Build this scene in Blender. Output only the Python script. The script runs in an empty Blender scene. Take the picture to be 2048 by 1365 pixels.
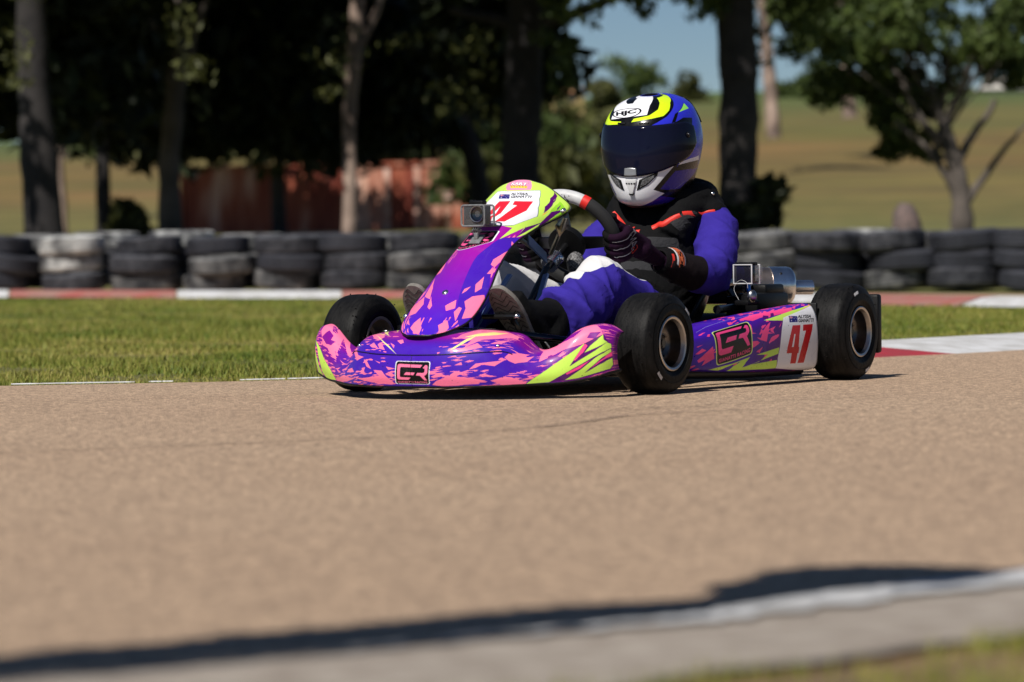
import bpy, bmesh, math, random
import numpy as np
from mathutils import Vector, Matrix
from mathutils.bvhtree import BVHTree

scene = bpy.context.scene
COL = scene.collection
R = math.radians

# ------------------------------------------------------------------ camera, world, sun, exposure
CAM_H = 0.3741
F_PX, PITCH, ROLL = 7077.64, 0.0261, -0.0133          # focal length in pixels of a 2048 wide frame
def cam_axes():
    c, s = math.cos(PITCH), math.sin(PITCH)
    F = Vector((0, c, -s)); R0 = Vector((1, 0, 0)); U0 = Vector((0, s, c))
    cr, sr = math.cos(ROLL), math.sin(ROLL)
    return F, cr*R0 + sr*U0, cr*U0 - sr*R0
cam_d = bpy.data.cameras.new('camera'); cam = bpy.data.objects.new('camera', cam_d); COL.objects.link(cam)
_F, _R, _U = cam_axes()
cam.matrix_world = Matrix(((_R.x, _U.x, -_F.x, 0), (_R.y, _U.y, -_F.y, 0), (_R.z, _U.z, -_F.z, CAM_H), (0, 0, 0, 1)))
cam_d.sensor_width = 36; cam_d.lens = F_PX/2048*36
cam_d.clip_start = 0.05; cam_d.clip_end = 4000
cam_d.dof.use_dof = True; cam_d.dof.focus_distance = 9.45; cam_d.dof.aperture_fstop = 4.5
scene.camera = cam

SUN_DIR = Vector((-0.33, -0.55, 0.76)).normalized()    # towards the sun: behind the camera, to the left, high
world = bpy.data.worlds.new('World'); scene.world = world; world.use_nodes = True
wn = world.node_tree; wn.nodes.clear()
sky = wn.nodes.new('ShaderNodeTexSky'); sky.sky_type = 'NISHITA'; sky.sun_disc = False
sky.sun_elevation = math.asin(SUN_DIR.z); sky.sun_rotation = math.atan2(SUN_DIR.x, SUN_DIR.y)
sky.altitude = 2000; sky.air_density = 1.0; sky.dust_density = 0.15; sky.ozone_density = 5.0
bg = wn.nodes.new('ShaderNodeBackground'); bg.inputs[1].default_value = 0.05
wo = wn.nodes.new('ShaderNodeOutputWorld')
wn.links.new(sky.outputs[0], bg.inputs[0]); wn.links.new(bg.outputs[0], wo.inputs[0])
sun_d = bpy.data.lights.new('sun', 'SUN'); sun_d.energy = 4.9; sun_d.angle = R(0.5); sun_d.color = (1, 0.955, 0.88)
sun = bpy.data.objects.new('sun', sun_d); COL.objects.link(sun)
sun.rotation_euler = SUN_DIR.to_track_quat('Z', 'Y').to_euler()
scene.view_settings.view_transform = 'Standard'; scene.view_settings.look = 'None'
scene.view_settings.gamma = 1; scene.view_settings.exposure = 0.10
scene.render.engine = 'CYCLES'
scene.cycles.max_bounces = 6; scene.cycles.diffuse_bounces = 2; scene.cycles.glossy_bounces = 3
scene.cycles.transmission_bounces = 6; scene.cycles.transparent_max_bounces = 12
scene.cycles.use_denoising = True

# ------------------------------------------------------------------ helpers
rng = np.random.default_rng(7)
random.seed(7)

def srgb(r, g, b):
    f = lambda c: c/12.92 if c <= 0.04045 else ((c+0.055)/1.055)**2.4
    return (f(r/255), f(g/255), f(b/255), 1)

def mat(name, color=(0.5, 0.5, 0.5), rough=0.6, metal=0.0, coat=0.0, var=0.0, vscale=8.0, bump=0.0, bscale=40.0,
        color2=None, alpha=1.0, trans=0.0, spec=0.5, sheen=0.0, coord='Object', detail=4.0):
    m = bpy.data.materials.new(name); m.use_nodes = True
    nt = m.node_tree; p = nt.nodes['Principled BSDF']
    c = tuple(color[:3]) + (1,)
    p.inputs['Base Color'].default_value = c
    p.inputs['Roughness'].default_value = rough; p.inputs['Metallic'].default_value = metal
    p.inputs['Coat Weight'].default_value = coat; p.inputs['Coat Roughness'].default_value = 0.06
    p.inputs['Alpha'].default_value = alpha; p.inputs['Transmission Weight'].default_value = trans
    p.inputs['Specular IOR Level'].default_value = spec
    p.inputs['Sheen Weight'].default_value = sheen
    tc = nt.nodes.new('ShaderNodeTexCoord')
    if var > 0 or color2 is not None:
        n = nt.nodes.new('ShaderNodeTexNoise'); n.inputs['Scale'].default_value = vscale; n.inputs['Detail'].default_value = detail
        nt.links.new(tc.outputs[coord], n.inputs['Vector'])
        mx = nt.nodes.new('ShaderNodeMix'); mx.data_type = 'RGBA'
        c2 = tuple(color2[:3]) + (1,) if color2 is not None else tuple(max(0, x*(1-var)) for x in c[:3]) + (1,)
        c1 = c if color2 is not None else tuple(min(1, x*(1+var)) for x in c[:3]) + (1,)
        mx.inputs['A'].default_value = c1; mx.inputs['B'].default_value = c2
        rp = nt.nodes.new('ShaderNodeMapRange'); rp.inputs['From Min'].default_value = 0.35; rp.inputs['From Max'].default_value = 0.65
        nt.links.new(n.outputs['Fac'], rp.inputs['Value'])
        nt.links.new(rp.outputs[0], mx.inputs['Factor'])
        nt.links.new(mx.outputs['Result'], p.inputs['Base Color'])
    if bump > 0:
        n = nt.nodes.new('ShaderNodeTexNoise'); n.inputs['Scale'].default_value = bscale; n.inputs['Detail'].default_value = 5
        nt.links.new(tc.outputs[coord], n.inputs['Vector'])
        b = nt.nodes.new('ShaderNodeBump'); b.inputs['Strength'].default_value = bump; b.inputs['Distance'].default_value = 0.01
        nt.links.new(n.outputs['Fac'], b.inputs['Height']); nt.links.new(b.outputs[0], p.inputs['Normal'])
    return m

def mesh_obj(name, verts, faces, mats=None, parent=None, smooth=True, uvs=None, fmat=None, loc=None):
    me = bpy.data.meshes.new(name)
    me.from_pydata([tuple(map(float, v)) for v in verts], [], [tuple(map(int, f)) for f in faces])
    if mats is not None:
        for m in (mats if isinstance(mats, (list, tuple)) else [mats]): me.materials.append(m)
    if fmat is not None: me.polygons.foreach_set('material_index', np.asarray(fmat, dtype=np.int32))
    if smooth: me.polygons.foreach_set('use_smooth', np.ones(len(me.polygons), dtype=bool))
    if uvs is not None:
        ul = me.uv_layers.new(name='UVMap')
        idx = np.zeros(len(me.loops), dtype=np.int32); me.loops.foreach_get('vertex_index', idx)
        ul.data.foreach_set('uv', np.asarray(uvs, dtype=np.float32)[idx].ravel())
    me.update()
    o = bpy.data.objects.new(name, me); COL.objects.link(o)
    if parent is not None: o.parent = parent
    if loc is not None: o.location = loc
    return o

def fast_mesh(name, V, F, mat_, parent=None, smooth=False, uv=None):
    """numpy verts (n,3), faces (m,k) of one size k"""
    me = bpy.data.meshes.new(name)
    V = np.asarray(V, dtype=np.float32); F = np.asarray(F, dtype=np.int32); k = F.shape[1]
    me.vertices.add(len(V)); me.vertices.foreach_set('co', V.ravel())
    me.loops.add(F.size); me.loops.foreach_set('vertex_index', F.ravel())
    me.polygons.add(len(F)); me.polygons.foreach_set('loop_start', np.arange(0, F.size, k, dtype=np.int32))
    if smooth: me.polygons.foreach_set('use_smooth', np.ones(len(F), dtype=bool))
    if uv is not None:
        ul = me.uv_layers.new(name='UVMap'); ul.data.foreach_set('uv', np.asarray(uv, dtype=np.float32)[F.ravel()].ravel())
    me.update(calc_edges=True)
    for m in (mat_ if isinstance(mat_, (list, tuple)) else [mat_]): me.materials.append(m)
    o = bpy.data.objects.new(name, me); COL.objects.link(o)
    if parent is not None: o.parent = parent
    return o

def thing(name, label, cat, loc=(0, 0, 0), rz=0.0, group=None):
    o = bpy.data.objects.new(name, None); COL.objects.link(o); o.empty_display_size = 0.1
    o.location = loc; o.rotation_euler = (0, 0, rz)
    return tag(o, label, cat, group)
def tag(o, label=None, cat=None, group=None, kind=None):
    if label: o['label'] = label
    if cat: o['category'] = cat
    if group: o['group'] = group
    if kind: o['kind'] = kind
    return o
def copy_tree(o, parent=None):
    c = o.copy(); COL.objects.link(c)
    if parent is not None: c.parent = parent
    for ch in list(o.children): copy_tree(ch, c)
    return c

def axes_from(d, hint=(0, 0, 1)):
    d = np.asarray(d, float); d = d/np.linalg.norm(d)
    h = np.asarray(hint, float)
    if abs(h@d) > 0.95: h = np.array([1.0, 0, 0])
    a = np.cross(h, d); a /= np.linalg.norm(a)
    return d, a, np.cross(d, a)

class MB:
    """collects shapes, builds them as ONE mesh object"""
    def __init__(s): s.v = []; s.f = []; s.m = []
    def add(s, V, F, mi=0):
        n = len(s.v); s.v += [tuple(map(float, p)) for p in V]
        for f in F: s.f.append(tuple(i+n for i in f)); s.m.append(mi)
        return s
    def box(s, c, size, bev=0.0, rot=None, mi=0):
        hx, hy, hz = (q/2 for q in size)
        if bev <= 0:
            P = [(x, y, z) for x in (-hx, hx) for y in (-hy, hy) for z in (-hz, hz)]
            Fs = [(0, 1, 3, 2), (4, 6, 7, 5), (0, 4, 5, 1), (2, 3, 7, 6), (0, 2, 6, 4), (1, 5, 7, 3)]
        else:
            b = min(bev, hx*0.95, hy*0.95, hz*0.95)
            bm = bmesh.new(); bmesh.ops.create_cube(bm, size=1)
            for v in bm.verts: v.co = (v.co.x*2*hx, v.co.y*2*hy, v.co.z*2*hz)
            bmesh.ops.bevel(bm, geom=bm.edges[:], offset=b, segments=2, profile=0.5, affect='EDGES')
            bm.verts.index_update()
            P = [tuple(v.co) for v in bm.verts]; Fs = [tuple(v.index for v in f.verts) for f in bm.faces]; bm.free()
        P = np.array(P)
        if rot is not None: P = P @ np.array(Matrix(rot).to_3x3()).T
        return s.add(P+np.array(c), Fs, mi)
    def tube(s, pts, rad, seg=12, cap=True, mi=0, squash=1.0, closed=False):
        pts = np.array(pts, float); n = len(pts)
        rad = np.full(n, rad) if np.isscalar(rad) else np.array(rad, float)
        T = np.zeros_like(pts)
        for i in range(n):
            if closed: T[i] = pts[(i+1) % n]-pts[i-1]
            else: T[i] = pts[min(i+1, n-1)]-pts[max(i-1, 0)]
        T /= np.linalg.norm(T, axis=1)[:, None]+1e-12
        _, a, _b = axes_from(T[0])
        V = []; t = np.linspace(0, 2*np.pi, seg, endpoint=False)
        for i in range(n):
            a = a-T[i]*(a@T[i]); a /= np.linalg.norm(a); b = np.cross(T[i], a)
            for u in t: V.append(pts[i]+rad[i]*(a*math.cos(u)+b*math.sin(u)*squash))
        Fs = []
        for i in range(n if closed else n-1):
            j = (i+1) % n
            for k in range(seg):
                Fs.append((i*seg+k, i*seg+(k+1) % seg, j*seg+(k+1) % seg, j*seg+k))
        if cap and not closed:
            Fs.append(tuple(reversed(range(seg)))); Fs.append(tuple((n-1)*seg+k for k in range(seg)))
        return s.add(V, Fs, mi)
    def lathe(s, prof, c, axis, seg=32, mi=0, closed=False):
        """prof: list of (r, t) along axis"""
        d, a, b = axes_from(axis); c = np.array(c, float); V = []
        for r, t in prof:
            for u in np.linspace(0, 2*np.pi, seg, endpoint=False): V.append(c+d*t+r*(a*math.cos(u)+b*math.sin(u)))
        n = len(prof); Fs = []
        for i in range(n if closed else n-1):
            j = (i+1) % n
            for k in range(seg): Fs.append((i*seg+k, i*seg+(k+1) % seg, j*seg+(k+1) % seg, j*seg+k))
        return s.add(V, Fs, mi)
    def ball(s, c, r, seg=14, mi=0, sc=(1, 1, 1)):
        prof = [(max(1e-4, r*math.sin(a)), -r*math.cos(a)) for a in np.linspace(0, math.pi, seg//2+2)]
        n0 = len(s.v); s.lathe(prof, (0, 0, 0), (0, 0, 1), seg, mi)
        for i in range(n0, len(s.v)):
            x, y, z = s.v[i]; s.v[i] = (c[0]+x*sc[0], c[1]+y*sc[1], c[2]+z*sc[2])
        return s
    def build(s, name, mats, parent=None, smooth=True, flat_angle=40):
        o = mesh_obj(name, s.v, s.f, mats, parent, smooth=smooth, fmat=s.m)
        if smooth:
            try: o.data.set_sharp_from_angle(angle=R(flat_angle))
            except Exception: pass
        return o
# ------------------------------------------------------------------ shaped surfaces of the kart (metres, kart axes: x forward, y left, z up)
def _crow(P, n):
    P = np.asarray(P, float); k = len(P)
    t = np.linspace(0, k-1, n); i = np.clip(t.astype(int), 0, k-2); u = (t-i)
    sh = (n,)+(1,)*(P.ndim-1); u = u.reshape(sh)
    T = np.empty_like(P); T[1:-1] = (P[2:]-P[:-2])/2; T[0] = P[1]-P[0]; T[-1] = P[-1]-P[-2]
    return (P[i]*(2*u**3-3*u**2+1)+T[i]*(u**3-2*u**2+u)+P[i+1]*(-2*u**3+3*u**2)+T[i+1]*(u**3-u**2))
def bisurf(C, nu, nv):
    A = _crow(C, nu)
    return np.swapaxes(_crow(np.swapaxes(A, 0, 1), nv), 0, 1)

BUMP = [
 (0.00, [(.452,.033),(.460,.062),(.457,.098),(.443,.130),(.415,.150),(.370,.163),(.290,.172)]),
 (0.10, [(.447,.033),(.455,.062),(.450,.100),(.437,.131),(.408,.151),(.365,.164),(.285,.172)]),
 (0.18, [(.420,.034),(.426,.062),(.415,.105),(.398,.133),(.370,.150),(.335,.160),(.275,.166)]),
 (0.225,[(.392,.034),(.396,.060),(.378,.105),(.355,.130),(.335,.142),(.312,.150),(.270,.156)]),
 (0.265,[(.360,.035),(.362,.058),(.345,.085),(.328,.103),(.308,.114),(.290,.120),(.262,.122)]),
 (0.31, [(.318,.037),(.323,.060),(.314,.088),(.300,.108),(.285,.121),(.272,.129),(.250,.133)]),
 (0.36, [(.285,.042),(.293,.070),(.290,.105),(.280,.135),(.268,.154),(.255,.166),(.235,.172)]),
 (0.40, [(.255,.050),(.265,.080),(.264,.115),(.256,.145),(.245,.166),(.230,.180),(.205,.184)]),
 (0.430,[(.232,.060),(.242,.090),(.243,.120),(.237,.147),(.226,.164),(.212,.175),(.188,.179)]),
 (0.447,[(.192,.067),(.202,.090),(.204,.120),(.199,.142),(.190,.154),(.180,.161),(.165,.162)]),
]
def bumper_surface(nu=181, nv=49):
    half = np.array([[(x, y, z) for x, z in pr] for y, pr in BUMP])
    # resample each half by its own y so that u is proportional to y
    ys = np.array([y for y, _ in BUMP])
    full = np.concatenate([half[:0:-1]*np.array([1, -1, 1]), half]); yf = np.concatenate([-ys[:0:-1], ys])
    A = _crow(full, 400); yy = A[:, 0, 1]
    yt = np.linspace(yf[0], yf[-1], nu)
    B = np.empty((nu,)+A.shape[1:])
    for j in range(A.shape[1]):
        for c in range(3): B[:, j, c] = np.interp(yt, yy, A[:, j, c])
    return np.swapaxes(_crow(np.swapaxes(B, 0, 1), nv), 0, 1)

FAIR = [(.430,.161,.035,-.008,.000),(.418,.168,.072,-.030,.004),(.385,.195,.098,-.055,.004),(.316,.246,.098,-.065,.010),
        (.235,.310,.084,-.070,.020),(.155,.372,.080,-.075,.015),(.085,.428,.095,-.100,.000),(.030,.470,.125,-.115,-.012),
        (-.015,.500,.137,-.100,-.020),(-.055,.527,.112,-.055,-.020),(-.083,.545,.070,-.020,-.008),(-.096,.554,.025,-.004,-.002)]
def fairing_surface(nu=61, nv=97):
    S = _crow(np.array(FAIR), nv); s = np.linspace(-1, 1, nu)[:, None]
    a = np.abs(s)**2.2
    return np.stack([S[None, :, 0]+S[None, :, 3]*a, S[None, :, 2]*s, S[None, :, 1]+S[None, :, 4]*a], -1)

POD = [ # x, [(y, z)...] bottom inner, bottom edge, lower face, mid face, crease, top, top inner
 (-0.135,[(0.3,0.06),(0.335,0.06),(0.35,0.085),(0.35,0.115),(0.34,0.122),(0.318,0.14),(0.26,0.137)]),
 (-0.15,[(0.34,0.056),(0.392,0.056),(0.404,0.085),(0.404,0.12),(0.396,0.129),(0.374,0.147),(0.316,0.144)]),
 (-0.19,[(0.37,0.052),(0.43,0.053),(0.442,0.085),(0.443,0.125),(0.435,0.138),(0.413,0.156),(0.355,0.153)]),
 (-0.35,[(0.39,0.045),(0.455,0.046),(0.468,0.085),(0.469,0.135),(0.46,0.158),(0.438,0.176),(0.38,0.173)]),
 (-0.55,[(0.4,0.038),(0.47,0.039),(0.485,0.085),(0.485,0.145),(0.475,0.175),(0.453,0.193),(0.395,0.19)]),
 (-0.72,[(0.405,0.035),(0.48,0.036),(0.496,0.085),(0.496,0.15),(0.486,0.188),(0.464,0.206),(0.406,0.203)]),
 (-0.833,[(0.405,0.034),(0.484,0.035),(0.5,0.085),(0.5,0.155),(0.49,0.195),(0.468,0.213),(0.41,0.21)]),
]
def pod_surface(nu=121, nv=49):
    C = np.array([[(x, y, z) for y, z in pr] for x, pr in POD])
    A = _crow(C, 300); xx = A[:, 0, 0]; xt = np.linspace(C[0, 0, 0], C[-1, 0, 0], nu)
    # finer at the nose
    B = np.empty((nu,)+A.shape[1:])
    for j in range(A.shape[1]):
        for c in range(3): B[:, j, c] = np.interp(-xt, -xx, A[:, j, c])
    return np.swapaxes(_crow(np.swapaxes(B, 0, 1), nv), 0, 1)

HELM_C = np.array([-.820, 0.003, .668]); HELM_YAW, HELM_PITCH, HELM_ROLL = math.radians(6), math.radians(10), math.radians(-1)
HELM = [ # z, front, back, half width
 (-.162,.118,-.052,.078),(-.158,.138,-.066,.089),(-.145,.163,-.080,.100),(-.12,.173,-.100,.109),(-.085,.174,-.122,.119),(-.05,.168,-.143,.128),
 (-.01,.163,-.160,.133),(.03,.153,-.158,.130),(.065,.143,-.146,.120),(.092,.122,-.138,.106),(.113,.094,-.110,.084),(.126,.060,-.074,.055),(.132,.024,-.030,.022)]
def helmet_local(lon, v):
    """lon: angle from straight ahead (+ = left), v in 0..1 from bottom to top"""
    H = _crow(np.array(HELM), 241); q = np.clip(v, 0, 1)*240; i = np.clip(q.astype(int), 0, 239); f = (q-i)[..., None]
    S = H[i]*(1-f)+H[i+1]*f
    c, s = np.cos(lon), np.sin(lon); n = 1.92+.43*np.clip((v-.15)/.5, 0, 1)
    xr = np.where(c >= 0, S[..., 1], -S[..., 2]); k = (np.abs(c)**n+np.abs(s)**n)**(-1/n)
    # squarer in front over the chin
    return np.stack([xr*c*k, S[..., 3]*s*k, S[..., 0]], -1)
def helmet_to_kart(P):
    cy, sy = math.cos(HELM_YAW), math.sin(HELM_YAW); cp, sp = math.cos(HELM_PITCH), math.sin(HELM_PITCH); cr, sr = math.cos(HELM_ROLL), math.sin(HELM_ROLL)
    Rx = np.array([[1, 0, 0], [0, cr, -sr], [0, sr, cr]]); Ry = np.array([[cp, 0, sp], [0, 1, 0], [-sp, 0, cp]]); Rz = np.array([[cy, -sy, 0], [sy, cy, 0], [0, 0, 1]])
    return P @ (Rz@Ry@Rx).T + HELM_C
def helmet_surface(nu=145, nv=97):
    lon = np.linspace(-np.pi, np.pi, nu); v = np.linspace(0, 1, nv)
    L, V = np.meshgrid(lon, v, indexing='ij')
    return helmet_to_kart(helmet_local(L, V))
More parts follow.
